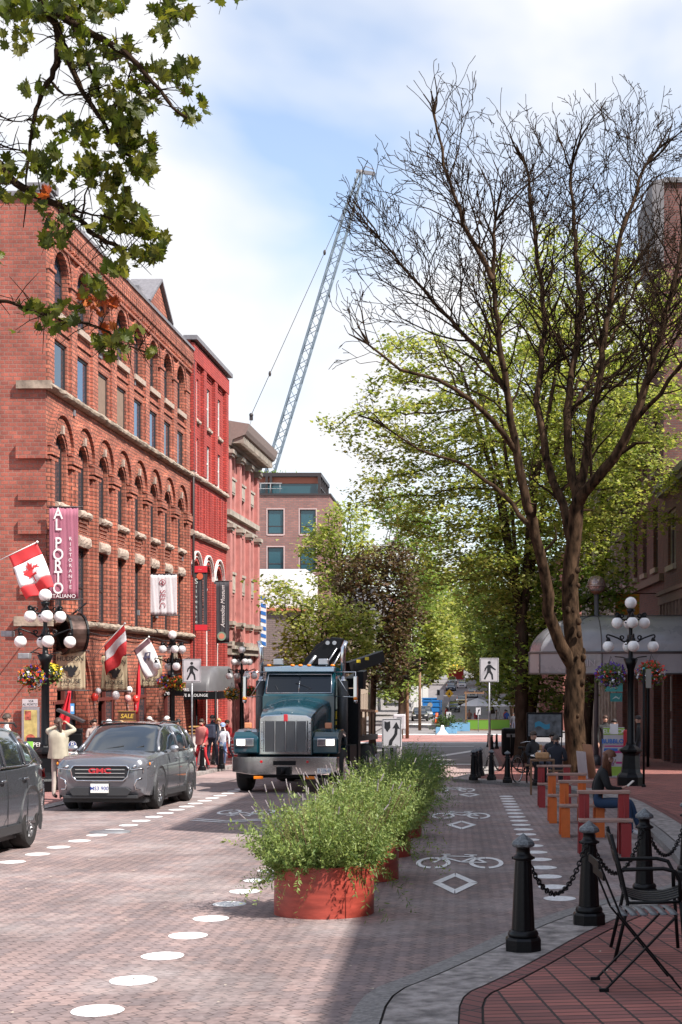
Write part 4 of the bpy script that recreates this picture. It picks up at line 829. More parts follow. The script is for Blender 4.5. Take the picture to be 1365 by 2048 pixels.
# ---- bare tree in front of the canopy
bo = (3.6, 45.0, gz(45)+SW); B = thing('bare_tree', 'tall leafless many branched street tree with mossy trunk beside the canopy', 'tree', bo)
q = lambda px, py, d=0: LP(px, py, 45+d, bo)
limbs = [(None, [(0, 0, -.15), q(1152, 1500), q(1148, 1430), q(1152, 1340), q(1146, 1260, .2), q(1140, 1180, .2), q(1146, 1090, .1), q(1155, 1010, -.1)]),
 (0, [q(1152, 1340), q(1122, 1290, -.3), q(1099, 1225, -.6), q(1090, 1150, -.9), q(1072, 1070, -1.2), q(1047, 980, -1.5), q(1030, 900, -1.6), q(1012, 780, -1.8), q(1000, 680, -2), q(985, 560, -2.2), q(990, 440, -2.3)]),
 (0, [q(1155, 1010, -.1), q(1185, 965, -.5), q(1232, 915, -.8), q(1268, 845, -1.0), q(1300, 740, -1.2), q(1340, 600, -1.4), q(1368, 480, -1.6)]),
 (0, [q(1155, 1010, -.1), q(1142, 930, .5), q(1133, 850, .8), q(1146, 740, 1.1), q(1163, 620, 1.4), q(1150, 480, 1.8), q(1140, 340, 2.0)]),
 (0, [q(1146, 1090, .1), q(1125, 1010, .6), q(1092, 915, 1.2), q(1075, 800, 1.6), q(1090, 650, 2.0), q(1075, 500, 2.4), q(1055, 330, 2.6)]),
 (0, [q(1155, 1010, -.1), q(1172, 900, .2), q(1195, 790, .4), q(1215, 640, .6), q(1240, 480, .9), q(1290, 330, 1.0)]),
 (1, [q(1030, 900, -1.6), q(985, 840, -2.2), q(940, 800, -2.8), q(880, 760, -3.2), q(800, 740, -3.5), q(740, 690, -3.5)]),
 (1, [q(1012, 780, -1.8), q(960, 700, -1.6), q(900, 640, -1.5), q(830, 560, -1.2), q(760, 480, -1)]),
 (1, [q(985, 560, -2.2), q(930, 450, -2.4), q(890, 330, -2.6), q(870, 230, -2.6)]),
 (1, [q(1072, 1070, -1.2), q(1010, 990, -.6), q(930, 930, .2), q(840, 900, .8), q(780, 860, 1.2)]),
 (2, [q(1268, 845, -1.0), q(1320, 790, -1.8), q(1380, 700, -2.4), q(1420, 600, -2.6)]),
 (0, [q(1133, 850, .8), q(1190, 740, 2.0), q(1250, 620, 3.0), q(1300, 520, 3.4)])]
rs = np.random.RandomState(5); trnd = random.Random(21)
def pxblob(px, py, rx, ry, d=0, dr=3.5, Y=45, o=bo): c = LP(px, py, Y+d, o); k = Y/F; return (c, (rx*k, dr, ry*k))
bl = [pxblob(1000, 330, 170, 190, 0, 3.4), pxblob(860, 480, 170, 230, -.5, 3.2), pxblob(800, 640, 130, 170, -1, 3), pxblob(1150, 330, 140, 180, .5, 3.6), pxblob(1280, 340, 140, 180, .5, 3.4), pxblob(1060, 560, 230, 280, 0, 4.4), pxblob(1250, 600, 190, 260, 0, 4), pxblob(930, 850, 200, 160, 0, 3.6), pxblob(1360, 480, 110, 220, 0, 3.4), pxblob(1100, 850, 180, 200, 0, 3)]
def inside(p):
    for c, r in bl:
        if ((p[0]-c[0])/r[0])**2+((p[1]-c[1])/r[1])**2+((p[2]-c[2])/r[2])**2 < 1: return True
    return False
t1 = MB(); t2 = MB(); cx0 = Vector(q(1060, 900)); nbr = [0]
def sprout(p, d, L_, r, lev):
    nbr[0] += 1; n = max(3, int(L_/(.34 if lev < 3 else .2))); st = L_/n; pts = [Vector(p)]; rr = [r]; d = d.normalized(); kids_ = []
    for i in range(n):
        out = (pts[-1]-cx0); out.z *= .5; out = out.normalized()*.05 if out.length > .1 else Vector()
        d = (d+Vector((trnd.gauss(0, .17), trnd.gauss(0, .17), trnd.gauss(.035, .13)))+out).normalized(); np_ = pts[-1]+d*st
        if i > 1 and not inside(np_) and trnd.random() < .75: break
        pts.append(np_); rr.append(max(.0105, r*(1-.72*(i+1)/n))); kids_.append((np_, d.copy(), rr[-1]))
    if len(pts) < 2: return
    t2.tube(pts, rr, 6 if r > .05 else 4 if r > .02 else 3, caps=False)
    if lev >= 5: return
    m = len(kids_); side = trnd.choice((-1, 1))
    for i, (kp, kd, kr) in enumerate(kids_):
        if i == 0 and lev < 4: continue
        for _r in range(1 if (trnd.random() < (.84 if lev < 4 else .74)) else 0):
            ax_ = kd.cross(Vector((0, -1, 0))); ax_ = ax_.normalized() if ax_.length > .1 else Vector((1, 0, 0)); perp = Matrix.Rotation(trnd.uniform(-1.2, 1.2)+(PI if side < 0 else 0), 3, kd) @ ax_; side = -side
            an = trnd.uniform(.45, .95); nd_ = kd*math.cos(an)+perp*math.sin(an)+Vector((0, 0, .10)); l2 = L_*(1-.55*i/m)*trnd.uniform(.36, .62)
            if l2 > .14: sprout(kp, nd_, l2, max(.009, kr*trnd.uniform(.50, .68)), lev+1)
limr = [(.35, .155), (.22, .04), (.19, .05), (.17, .045), (.16, .045), (.15, .045), (.10, .03), (.09, .03), (.09, .03), (.09, .03), (.08, .03), (.09, .03)]
for li, ((pl, pts), (ra, rb)) in enumerate(zip(limbs, limr)):
    pts = [Vector(a) for a in pts]; fine = [pts[0]]
    for a, b_ in zip(pts, pts[1:]):
        n = max(1, int((b_-a).length/.42)); fine += [a.lerp(b_, (i+1)/n)+(Vector((trnd.uniform(-1, 1), trnd.uniform(-1, 1), trnd.uniform(-.5, .5)))*(.05 if li else .025)) for i in range(n)]
    n = len(fine)-1
    if li == 0: rr = [ra*(1.28 if i == 0 else 1.1 if i == 1 else 1-.36*i/n) for i in range(n+1)]
    else: rr = [ra+(rb-ra)*(i/n)**.85 for i in range(n+1)]
    t1.tube(fine, rr, 14 if li < 2 else 9)
    if li == 0: continue
    side = 1
    for i in range(2, n+1):
        if fine[i].z < 5.0 or (fine[i].z < 11 and trnd.random() < .70): continue
        for _ in range(1 if fine[i].z < 12 else 2 if trnd.random() < .7 else 3):
            kd = (fine[i]-fine[i-1]).normalized(); perp = Matrix.Rotation(trnd.uniform(0, 2*PI), 3, kd) @ kd.orthogonal().normalized()
            if trnd.random() < .7: perp = (Vector((side, 0, 0))+Vector((0, trnd.uniform(-.9, .9), .1))).normalized(); side = -side
            an = trnd.uniform(.5, 1.0); sprout(fine[i], kd*math.cos(an)+perp*math.sin(an), trnd.uniform(1.9, 3.9)*(1-.22*i/n), max(.016, rr[i]*trnd.uniform(.30, .5)), 2)
    for _ in range(5): sprout(fine[-1], (fine[-1]-fine[-2]).normalized()+Vector((trnd.uniform(-.6, .6), trnd.uniform(-.5, .5), .2)), trnd.uniform(1.8, 2.8), rb*.8, 2)
for k in range(26):  # bark knots on the trunk
    z = random.uniform(.3, 6.5); a = random.uniform(0, 6.28); xx = q(1150, 1438-(z-1.5)*64)[0]; rr_ = .36-.02*z; t1.ball((xx*.4+rr_*math.cos(a), rr_*math.sin(a), z), random.uniform(.04, .11), 7, 5, 1, 1, 1.3)
t1.build('trunk', M['trunkb'], B, fixn=False); t2.build('branches', M['barkb'], B, fixn=False)
# ---- green trees
def rl(h, lean=(0, 0), n=5, r=2.5, seed=0, h0=None):
    """a simple limb set: trunk to height h0, then n limbs fanning out"""
    rnd = random.Random(seed); h0 = h0 or h*.4; L_ = [(None, [(0, 0, -.1), (lean[0]*.3, lean[1]*.3, h0*.5), (lean[0]*.6, lean[1]*.6, h0)])]
    for i in range(n):
        a = 2*PI*i/n+rnd.uniform(-.4, .4); L_.append((0, [(lean[0]*.6, lean[1]*.6, h0), (lean[0]*.8+math.cos(a)*r*.4, lean[1]*.8+math.sin(a)*r*.4, h0+(h-h0)*.4), (lean[0]+math.cos(a)*r, lean[1]+math.sin(a)*r, h0+(h-h0)*.75)]))
    return L_
def tree_px(name, label, px, Y, blobs, m, natt, lc, ls, rt=.28, seed=1, h0=3.5, bark=None, **k):
    x = XP(px, Y); o = (x, Y, gz(Y)+SW); bb = [pxblob(b[0], b[1], b[2], b[3], b[4] if len(b) > 4 else 0, b[5] if len(b) > 5 else 3, Y, o) for b in blobs]
    cx = np.mean([b[0][0] for b in bb]); cy = np.mean([b[0][1] for b in bb]); top = max(b[0][2]+b[1][2] for b in bb); r = max(b[1][0] for b in bb)
    return leafy_tree(name, label, x, Y, rl(top*.9, (cx*.8, cy*.8), 6, r*.6, seed, h0), bb, natt, lc, ls, m, bark or M['bark'], rt, seed, **k)
tree_px('maple_tree', 'large spreading yellow green maple reaching over the bicycle lane at right', 1044, 55,
  [(720, 850, 110, 50, -1, 2.5), (850, 860, 170, 110, 0, 3.6), (820, 720, 90, 80, 0, 2.5), (980, 800, 170, 170, 0, 4), (1060, 620, 120, 150, 1, 3), (880, 1000, 190, 100, 0, 3.6), (1060, 1010, 180, 150, 0, 4), (1180, 850, 150, 170, 1, 3.4), (760, 960, 80, 60, -1, 2.4), (1000, 1150, 120, 80, -1, 2.6), (1210, 1080, 120, 100, 0, 2.4), (920, 1130, 110, 90, 0, 3), (1090, 1240, 90, 60, 0, 2.2), (1050, 900, 200, 120, 2, 3), (1325, 770, 85, 150, -4, 2.2), (1335, 590, 55, 75, -4, 1.6), (1330, 960, 80, 110, -4, 2.2), (1260, 900, 80, 120, -3, 2.2)],
  M['leafy'], 2300, 46, .15, .25, 11, 5.0, kill=.70, spread=.27)
tree_px('maple_tree', 'tall pale green maple farther right whose top rises beside the dark tall block', 1170, 68,
  [(1150, 520, 90, 90, 0, 2.4), (1240, 600, 120, 130, 0, 3.2), (1150, 720, 170, 150, 0, 4), (1300, 780, 110, 130, 0, 3), (1300, 940, 130, 110, -1, 3), (1345, 860, 70, 190, -1, 2.4), (1180, 980, 130, 120, 0, 3.4), (1030, 900, 90, 120, 0, 3)],
  M['leafy'], 1500, 46, .17, .24, 12, 6.5, kill=.80, spread=.32)
tree_px('street_tree', 'dense dark green low tree between the crossing sign and the canopy', 1052, 56.5,
  [(1040, 1330, 80, 75, -1, 2.2), (1100, 1290, 60, 70, 0, 2), (1010, 1240, 60, 60, 0, 2), (1120, 1390, 70, 35, 0, 1.8), (1090, 1200, 90, 70, 0, 2.4), (1030, 1390, 60, 30, 0, 1.6), (1190, 1180, 70, 60, 0, 1.8)],
  M['leafg'], 1500, 22, .19, .2, 13, 2.6, kill=.45, spread=.28)
tree_px('street_tree', 'rounded yellow green tree behind the truck, lowest on the left side', 655, 76,
  [(640, 1250, 85, 65, 0, 2.6), (690, 1300, 75, 60, 0, 2.6), (570, 1200, 40, 45, 0, 1.6), (610, 1310, 70, 45, 0, 2.2), (720, 1250, 45, 45, 0, 1.8), (540, 1170, 22, 22, 0, 1)],
  M['leafy'], 1200, 24, .20, .17, 14, 2.2, kill=.5, spread=.32)
tree_px('street_tree', 'upright green tree before the brown brick block on the left side', 700, 95,
  [(690, 1060, 60, 60, 0, 2.4), (640, 1090, 45, 40, 0, 2), (720, 1130, 60, 60, 0, 2.4), (660, 1150, 50, 40, 0, 2)],
  M['leafy'], 800, 24, .25, .18, 15, 6, kill=.6, spread=.4)
tree_px('copper_tree', 'dark copper leaved tree standing behind the truck crane', 745, 88,
  [(740, 1160, 75, 70, 0, 2.6), (790, 1230, 60, 70, 0, 2.4), (710, 1240, 55, 55, 0, 2), (770, 1320, 75, 60, 0, 2.4), (800, 1130, 45, 50, 0, 2), (700, 1150, 40, 40, 0, 2)],
  M['leafr'], 1300, 24, .22, .18, 16, 4.5, kill=.5, spread=.34)
tree_px('street_tree', 'mid green tree hanging over the road left of the crossing', 800, 112,
  [(830, 1090, 70, 80, 0, 3), (800, 1020, 60, 50, 0, 2.6), (850, 1180, 50, 60, 0, 2.6), (790, 1360, 50, 45, 0, 2), (800, 1290, 50, 60, 0, 2.4)],
  M['leafg'], 900, 24, .28, .2, 17, 8, kill=.75, spread=.5)
FT = [('street_tree', 'pale green tree beyond the crossing on the left side', 800, 150, [(850, 1200, 50, 85), (880, 1290, 38, 60), (820, 1340, 30, 45)], M['leafy'], 600, 22, .40, 18),
 ('street_tree', 'green tree over the kerb of the far right pavement', 1030, 135, [(990, 1180, 70, 110), (1040, 1080, 80, 90), (985, 1290, 45, 60)], M['leafg'], 900, 22, .34, 19),
 ('street_tree', 'far soft green tree arching over the street from the left', 840, 210, [(880, 1190, 45, 60), (890, 1260, 40, 50), (850, 1290, 25, 50), (862, 1345, 16, 30), (900, 1330, 26, 22)], M['leafy'], 600, 20, .46, 20),
 ('street_tree', 'far soft green tree arching over the street from the right', 985, 190, [(950, 1180, 50, 75), (955, 1270, 40, 55), (985, 1350, 30, 35)], M['leafy'], 600, 20, .46, 21),
 ('street_tree', 'distant green tree on the left of the vanishing street', 865, 300, [(880, 1280, 30, 45), (900, 1230, 30, 50), (870, 1340, 22, 30)], M['leafy'], 600, 18, .62, 22),
 ('street_tree', 'distant green tree on the right of the vanishing street', 960, 280, [(945, 1280, 35, 45), (930, 1225, 35, 50), (955, 1340, 24, 30)], M['leafy'], 600, 18, .62, 23),
 ('street_tree', 'hazy tree closing the end of the street', 912, 400, [(915, 1300, 40, 35), (880, 1315, 44, 40), (950, 1315, 44, 40), (915, 1345, 30, 18)], M['leafy'], 700, 22, .75, 24)]
FT += [('street_tree', 'farthest low tree filling the gap above the distant cars', 893, 380, [(885, 1350, 34, 24), (925, 1338, 30, 30)], M['leafy'], 500, 22, .75, 25), ('street_tree', 'low dark tree above the parked cars at far left kerb', 806, 175, [(812, 1330, 42, 50), (790, 1385, 30, 25)], M['leafg'], 600, 22, .4, 26)]
for nm, lb, px, Y, bb, mm, na, lc, ls, sd in FT: tree_px(nm, lb, px, Y, [(b[0], b[1], b[2], b[3], 0, 3.6) for b in bb], mm, na, lc, ls, .28, sd, 5, group=None, kill=.9, step=.7, spread=.65)
# ---- near maple: only its drooping branches reach into the view
fo = (-9.6, 13.2, gz(13.2)+SW); FM = thing('near_maple', 'big leaved maple whose dark branches hang into the top left corner', 'tree', fo)
g = lambda px, py, Y=12.0: LP(px, py, Y, fo)
rnd = random.Random(9)
top = (1.0, -.4, 7.2)
paths = [[(0, 0, -.1), (.1, 0, 2.5), (.3, -.1, 5), top, (1.6, -.6, 9.0), (2.0, -.8, 11)],
 [top, (3.3, -.9, 9.3), (5.2, -1.2, 9.0), g(60, -40), g(95, 15), g(118, 70), g(115, 120), g(105, 155), g(88, 178), g(72, 220), g(60, 290), g(52, 360), g(47, 455)],
 [g(118, 70), g(135, 110), g(150, 150), g(172, 195), g(205, 240), g(235, 290), g(278, 330)],
 [g(85, 0), g(150, 50, 11.9), g(200, 75, 11.8), g(250, 105, 11.8), g(280, 132, 11.7), g(305, 165, 11.7), g(345, 215, 11.6), g(375, 235, 11.6)],
 [g(105, -20), g(140, 30, 12.2), g(158, 85, 12.2), g(178, 130, 12.2), g(192, 160, 12.2), g(205, 215, 12.2), g(235, 240, 12.2)],
 [(.3, -.1, 5), (2.0, -.5, 6.8), (4.6, -1.0, 7.0), g(-40, 300), g(0, 330), g(30, 365), g(70, 390), g(120, 410), g(160, 440), g(190, 470), g(225, 487), g(265, 510)],
 [(.2, 0, 4), (2.5, -.6, 4.6), (4.6, -1.1, 4.6), g(-30, 592), g(0, 602), g(40, 612), g(90, 630), g(140, 641), g(200, 656), g(250, 690), g(290, 705)],
 [g(105, 165), g(130, 190), g(165, 188), g(190, 190)], [g(-40, 225), g(0, 232), g(40, 243), g(65, 240)], [g(-40, 270), g(0, 288), g(40, 300), g(75, 330)], [g(200, 480), g(212, 500), g(220, 470), g(240, 460)], [g(250, 105), g(262, 140), g(255, 180), g(240, 215)], [g(345, 215), g(330, 190), g(310, 170)], [g(160, 440), g(170, 390), g(190, 350), g(210, 330)], [g(120, 410), g(150, 420), g(185, 430), g(240, 440), g(290, 455)], [g(300, -30), g(330, 0), g(345, 20), g(335, 60)]]
bw_ = [.26, .055, .034, .034, .020, .050, .022, .012, .009, .010, .010, .009, .009, .010, .012, .012]
t1 = MB(); t2 = MB()
for i, (p, r) in enumerate(zip(paths, bw_)):
    pts = [Vector(a) for a in p]
    if i > 0: # roughen
        f2 = [pts[0]]
        for a, b_ in zip(pts, pts[1:]):
            n = 3 if (b_-a).length > .15 else 2; f2 += [a.lerp(b_, (k+1)/n)+(Vector((rnd.uniform(-1, 1), rnd.uniform(-1, 1), rnd.uniform(-1, 1)))*.012 if k < n-1 else Vector()) for k in range(n)]
        pts = f2
    n = len(pts); rr = [r*(1-(.72 if i != 1 else .93)*k/(n-1))*rnd.uniform(.88, 1.15) for k in range(n)]; (t1 if i == 0 else t2).tube(pts, rr, 12 if i == 0 else 7)
    if i > 1:
        for k in range(n*2):
            a = pts[rnd.randrange(n)]; d = Vector((rnd.gauss(0, 1), rnd.gauss(0, .8), rnd.gauss(-.1, .9))).normalized(); l = rnd.uniform(.08, .35); t2.tube([a, a+d*l*.5+Vector((0, 0, .02)), a+d*l], [.005, .004, .002], 4, caps=False)
t1.build('trunk', M['trunkb'], FM, fixn=False); t2.build('branches', M['barkb'], FM, fixn=False)
half = [(0, -.50), (.10, -.42), (.28, -.46), (.22, -.28), (.52, -.20), (.40, -.06), (.50, .10), (.36, .12), (.42, .30), (.22, .22), (.16, .34), (.10, .30), (.0, .58)]
half = [(0, -.38), (.16, -.46), (.22, -.30), (.46, -.30), (.38, -.14), (.56, .04), (.36, .06), (.34, .16), (.46, .36), (.24, .30), (.17, .22), (.16, .42), (.06, .46), (0, .62)]
LEAF = half+[(-x, y) for x, y in half[-2:0:-1]]
def maple_leaves(name, cl, m, parent, o, Y=12.0, lo=.06, hi=.135, seed=2):
    rnd = random.Random(seed); mb = MB(); st_ = MB()
    for cx, cy, rx, ry, n in cl:
        for _ in range(int(n*1.25)):
            a = rnd.uniform(0, 2*PI); r = math.sqrt(rnd.random()); c = Vector(LP(cx+rx*r*math.cos(a), cy+ry*r*math.sin(a), Y+rnd.gauss(0, .22), o))
            s = rnd.uniform(lo, hi); E = Euler((rnd.gauss(.9, .55), rnd.gauss(0, .45), rnd.uniform(0, 2*PI)) if rnd.random() < .55 else (rnd.gauss(1.9, .5), rnd.gauss(0, .5), rnd.gauss(0, .8))).to_matrix()
            fold = rnd.uniform(.1, .45); vs = [c+E @ Vector((x*s, y*s, abs(x)*s*fold-(y*y)*s*.35)) for x, y in LEAF]+[c+E @ Vector((0, -.05*s, -.02*s))]
            k = len(LEAF); mb.add(vs, [(i, (i+1) % k, k) for i in range(k)]); 
            st_.tube([vs[0], vs[0]+E @ Vector((0, -.5*s, .2*s))], .0022, 3, caps=False)
    mb.build(name, m, parent, fixn=False); st_.build('leaf_stalks', M['barkb'], parent, fixn=False)
CL = [(60,10,85,28,52),(30,70,35,45,20),(150,25,60,35,38),(225,10,45,16,18),(340,20,42,26,24),(322,72,22,25,9),(75,170,35,25,10),(170,100,50,45,28),(215,120,45,40,26),(255,90,25,20,5),(300,150,60,30,26),(375,150,38,32,26),(395,215,22,24,7),(370,235,22,14,6),(280,200,40,30,22),(215,190,30,40,16),(150,250,35,30,14),(180,270,30,30,12),(240,240,45,40,40),(275,285,38,45,44),(80,245,30,20,6),(110,290,22,25,9),(50,330,60,25,18),(15,360,30,40,16),(130,350,40,30,18),(170,340,35,30,18),(215,340,50,40,36),(290,335,24,30,16),(240,400,42,30,24),(60,400,50,22,14),(120,430,40,25,14),(110,475,28,20,16),(215,450,35,25,12),(270,440,40,28,24),(310,490,26,38,34),(240,520,48,28,30),(190,560,22,15,8),(70,620,42,22,14),(100,650,28,22,9),(135,625,32,28,12),(190,585,30,15,8),(200,685,22,18,8),(235,690,36,26,18),(272,665,26,12,7),(302,702,10,12,4),(30,662,8,7,1),(0,520,10,20,3),(455,-4,28,6,4)]
maple_leaves('crown', CL, M['leaff'], FM, fo)
maple_leaves('rusty_leaves', [(208,612,24,22,10),(160,600,18,10,4),(95,385,12,8,3),(215,660,22,10,4)], M['leafo'], FM, fo, seed=5, lo=.06, hi=.12)
# ---------------------------------------------------------------- street furniture
SG = lambda Y: gz(Y)+SW
# bollards
def bollard(label, x, y, group, h=.84, rz=0):
    o = thing('bollard', label, 'bollard', (x, y, SG(y)), rz, group); b = MB()
    b.lathe([(.0, 0), (.135, 0), (.135, .085), (.12, .10), (.108, .105)], 8, rot=PI/8, smooth=False); b.lathe([(.105, .10), (.112, .12), (.100, .145), (.092, .15)], 20); b.build('base', M['black'], o)
    b = MB(); n = 40; vs = []; prof = [(.150, .084), (.40, .072), (.60, .061), (.655, .057)]
    for z, r in prof:
        for k in range(n): q = 2*PI*k/n; vs.append(((r-.006*(k % 4 == 0))*math.cos(q), (r-.006*(k % 4 == 0))*math.sin(q), z))
    b.add(vs, [(i*n+k, i*n+(k+1) % n, (i+1)*n+(k+1) % n, (i+1)*n+k) for i in range(3) for k in range(n)], True); b.build('shaft', M['black'], o)
    b = MB(); b.lathe([(.062, .65), (.075, .655), (.075, .675), (.058, .685), (.050, .70), (.048, .735), (.06, .745)], 20); b.tube([(-.082, 0, .665), (.082, 0, .665)], .010, 6); b.build('neck', M['black'], o)
    b = MB(); b.lathe([(.062, .742), (.085, .752), (.088, .768), (.078, .785), (.0, .842)], 8, smooth=False, rot=PI/8); b.build('cap', M['capg'], o); return o
def torus_link(b, c, t, tilt, L_=.030, W=.016, r=.0055, n=10):
    t = t.normalized(); s = t.cross(Vector((0, 0, 1)));
    if s.length < .1: s = Vector((1, 0, 0))
    s.normalize(); u = t.cross(s); sd = (s*math.cos(tilt)+u*math.sin(tilt)); pts = [c+t*L_*math.cos(2*PI*k/n)+sd*W*math.sin(2*PI*k/n) for k in range(n)]; pts.append(pts[0]); b.tube(pts, r, 5, caps=False)
def chain(label, p0, p1, sag, group, z=.66, sp=.046):
    A = Vector((p0[0], p0[1], SG(p0[1])+z)); B = Vector((p1[0], p1[1], SG(p1[1])+z)); d = (B-A); d2 = Vector((d.x, d.y, 0)).normalized(); A += d2*.07; B -= d2*.07
    b = MB(); f = lambda t: A.lerp(B, t)+Vector((0, 0, -sag*4*t*(1-t))); n = 200; L_ = sum((f((i+1)/n)-f(i/n)).length for i in range(n)); m = int(L_/sp); acc = 0; k = 0; tgt = 0
    for i in range(n):
        p = f(i/n); q_ = f((i+1)/n)
        if acc >= tgt: torus_link(b, p, q_-p, k % 2*PI/2+.35, L_=sp*.66, W=sp*.38, r=sp*.135); k += 1; tgt += sp
        acc += (q_-p).length
    o = b.build('chain', M['black'], fixn=False); o.data.transform(Matrix.Translation(-A)); o.location = A; return tag(o, label, 'chain', group)
NB_ = [(.455, 10.4), (1.045, 11.72), (1.70, 13.35), (2.36, 15.0)]
gl = 'black bollards along the near kerb'
for (x, y), l in zip(NB_, ('nearest and leftmost black iron bollard on the near kerb corner', 'second black iron bollard, beside the folding chair backrest', 'third black iron bollard standing behind the metal armchair', 'fourth black iron bollard at the right edge of the picture')): bollard(l, x, y, gl)
for i, l in enumerate(('heavy black chain between the nearest two bollards', 'heavy black chain behind the chair, second to third bollard', 'heavy black chain at right edge, third to fourth bollard')): chain(l, NB_[i], NB_[i+1], .33, 'chains between the near bollards')
chain('heavy black chain leaving the picture at the right edge', NB_[3], (3.6, 15.2), .3, 'chains between the near bollards')
MBl = [(.37, 39.4, 'left front bollard on the tip of the far kerb corner'), (.47, 40.8, 'bollard standing just behind the left one on far kerb corner'), (.60, 42.3, 'rearmost of three bollards bunched on far kerb corner'), (.86, 39.3, 'middle bollard in front of the right crossing sign pole'), (1.24, 37.7, 'bollard between crossing sign pole and parked bicycle'), (1.93, 36.2, 'bollard standing beside the red bench frame and bicycle'), (1.75, 79, 'small distant bollard behind the crossing sign pole'), (2.05, 80.5, 'small distant bollard right of the crossing sign pole'), (2.5, 82, 'small distant bollard near the black bin'), (1.7, 86, 'small distant bollard nearest the crossing')]
for x, y, l in MBl: bollard(l, x, y, 'black bollards around the far kerb corner')
for i, j, l in ((0, 3, 'chain from left front bollard to the middle one'), (3, 4, 'chain from the middle bollard toward the bicycle'), (4, 5, 'chain between bicycle bollard and red bench bollard'), (6, 7, 'small distant chain between two far bollards')): chain(l, MBl[i][:2], MBl[j][:2], .36, 'chains around the far kerb corner', sp=.06)
LB = [(-8.28, 46.6, 'black bollard at the kerb just beside the left crossing sign'), (-7.95, 48.3, 'black bollard nearest the truck wheel on the left kerb'), (-8.9, 52.5, 'black bollard behind the man with the backpack'), (-7.9, 53.8, 'black bollard farthest right on the left kerb')]
for x, y, l in LB: bollard(l, x, y, 'black bollards on the left kerb')
chain('chain between the two front bollards on the left kerb', LB[0][:2], LB[1][:2], .36, 'chains on the left kerb', sp=.06); chain('chain running from the left kerb bollard behind the truck', LB[1][:2], (-6.9, 50.4), .36, 'chains on the left kerb', sp=.06)
# ---- seven globe lamps
def scroll(b, a, r0, r1, z0, z1, th=.022):
    c, s = math.cos(a), math.sin(a); pts = [(r0, z0), (r0+.06, z0-.06), (r0+.14, z0-.07), (r0+.22, z0), (r1-.05, z1+.07), (r1+.03, z1+.09), (r1+.05, z1+.03), (r1, z1-.02)]
    pts = smooth_line(pts, 1); b.tube([(c*r, s*r, z) for r, z in pts], th, 6)
    cc = (r0+.17, z0+.03); b.tube([(c*(cc[0]+.055*math.cos(t)*(1-t/16)), s*(cc[0]+.055*math.cos(t)*(1-t/16)), cc[1]+.055*math.sin(t)*(1-t/16)) for t in [i*.6 for i in range(13)]], th*.8, 5)
    cc = (r0+.07, z0-.10); b.tube([(c*(cc[0]+.04*math.cos(t)), s*(cc[0]+.04*math.cos(t)), cc[1]+.04*math.sin(t)) for t in [i*.7 for i in range(9)]], th*.7, 5)
def lamp(label, x, y, rz, s=1.0):
    o = thing('street_lamp', label, 'street lamp', (x, y, SG(y)), rz, 'seven globe iron street lamps'); o.scale = (s, s, s); b = MB()
    b.lathe([(.0, 0), (.36, 0), (.36, .22), (.33, .27), (.26, .33), (.24, .42), (.21, .75), (.22, .80), (.30, .86), (.30, .90), (.24, .93), (.14, 1.0), (.12, 1.04)], 8, smooth=False, rot=PI/8); b.build('pedestal', M['black'], o)
    b = MB(); b.lathe([(.115, 1.0), (.125, 1.05), (.10, 1.1), (.085, 2.9), (.10, 2.93), (.12, 3.0), (.19, 3.16), (.07, 3.19), (.06, 3.3), (.07, 3.7), (.05, 3.75), (.045, 4.25), (.09, 4.34), (.11, 4.40), (.05, 4.42)], 14)
    b.build('shaft', M['black'], o)
    for tier, (r, z, zg, n_) in enumerate(((.34, 4.22, 4.06, 4), (.56, 3.68, 3.47, 4))):
        for k in range(n_):
            a = k*PI/2; b = MB(); scroll(b, a, .05, r, z-.02, z-.0); c, s_ = math.cos(a)*r, math.sin(a)*r; b.lathe([(.02, zg+.23), (.05, zg+.19), (.06, zg+.13), (.03, zg+.12)], 10, c=(c, s_, 0)); b.build('scroll_arm', M['black'], o)
            g_ = MB(); g_.ball((c, s_, zg), .142, 18, 12); gb_ = g_.build('globe', M['globe'], o); g_ = MB(); g_.lathe([(.06, zg+.118), (.068, zg+.14), (.05, zg+.155)], 12, c=(c, s_, 0)); g_.build('collar', M['blackm'], gb_)
    g_ = MB(); g_.ball((0, 0, 4.56), .150, 18, 12); g_.build('globe', M['globe'], o)
    for a in (PI/4+PI/2*0, PI/4+PI): b = MB(); b.tube([(0, 0, 3.12), (.25*math.cos(a), .25*math.sin(a), 3.2), (.5*math.cos(a), .5*math.sin(a), 3.22)], .015, 5); b.build('basket_arm', M['black'], o)
    return o
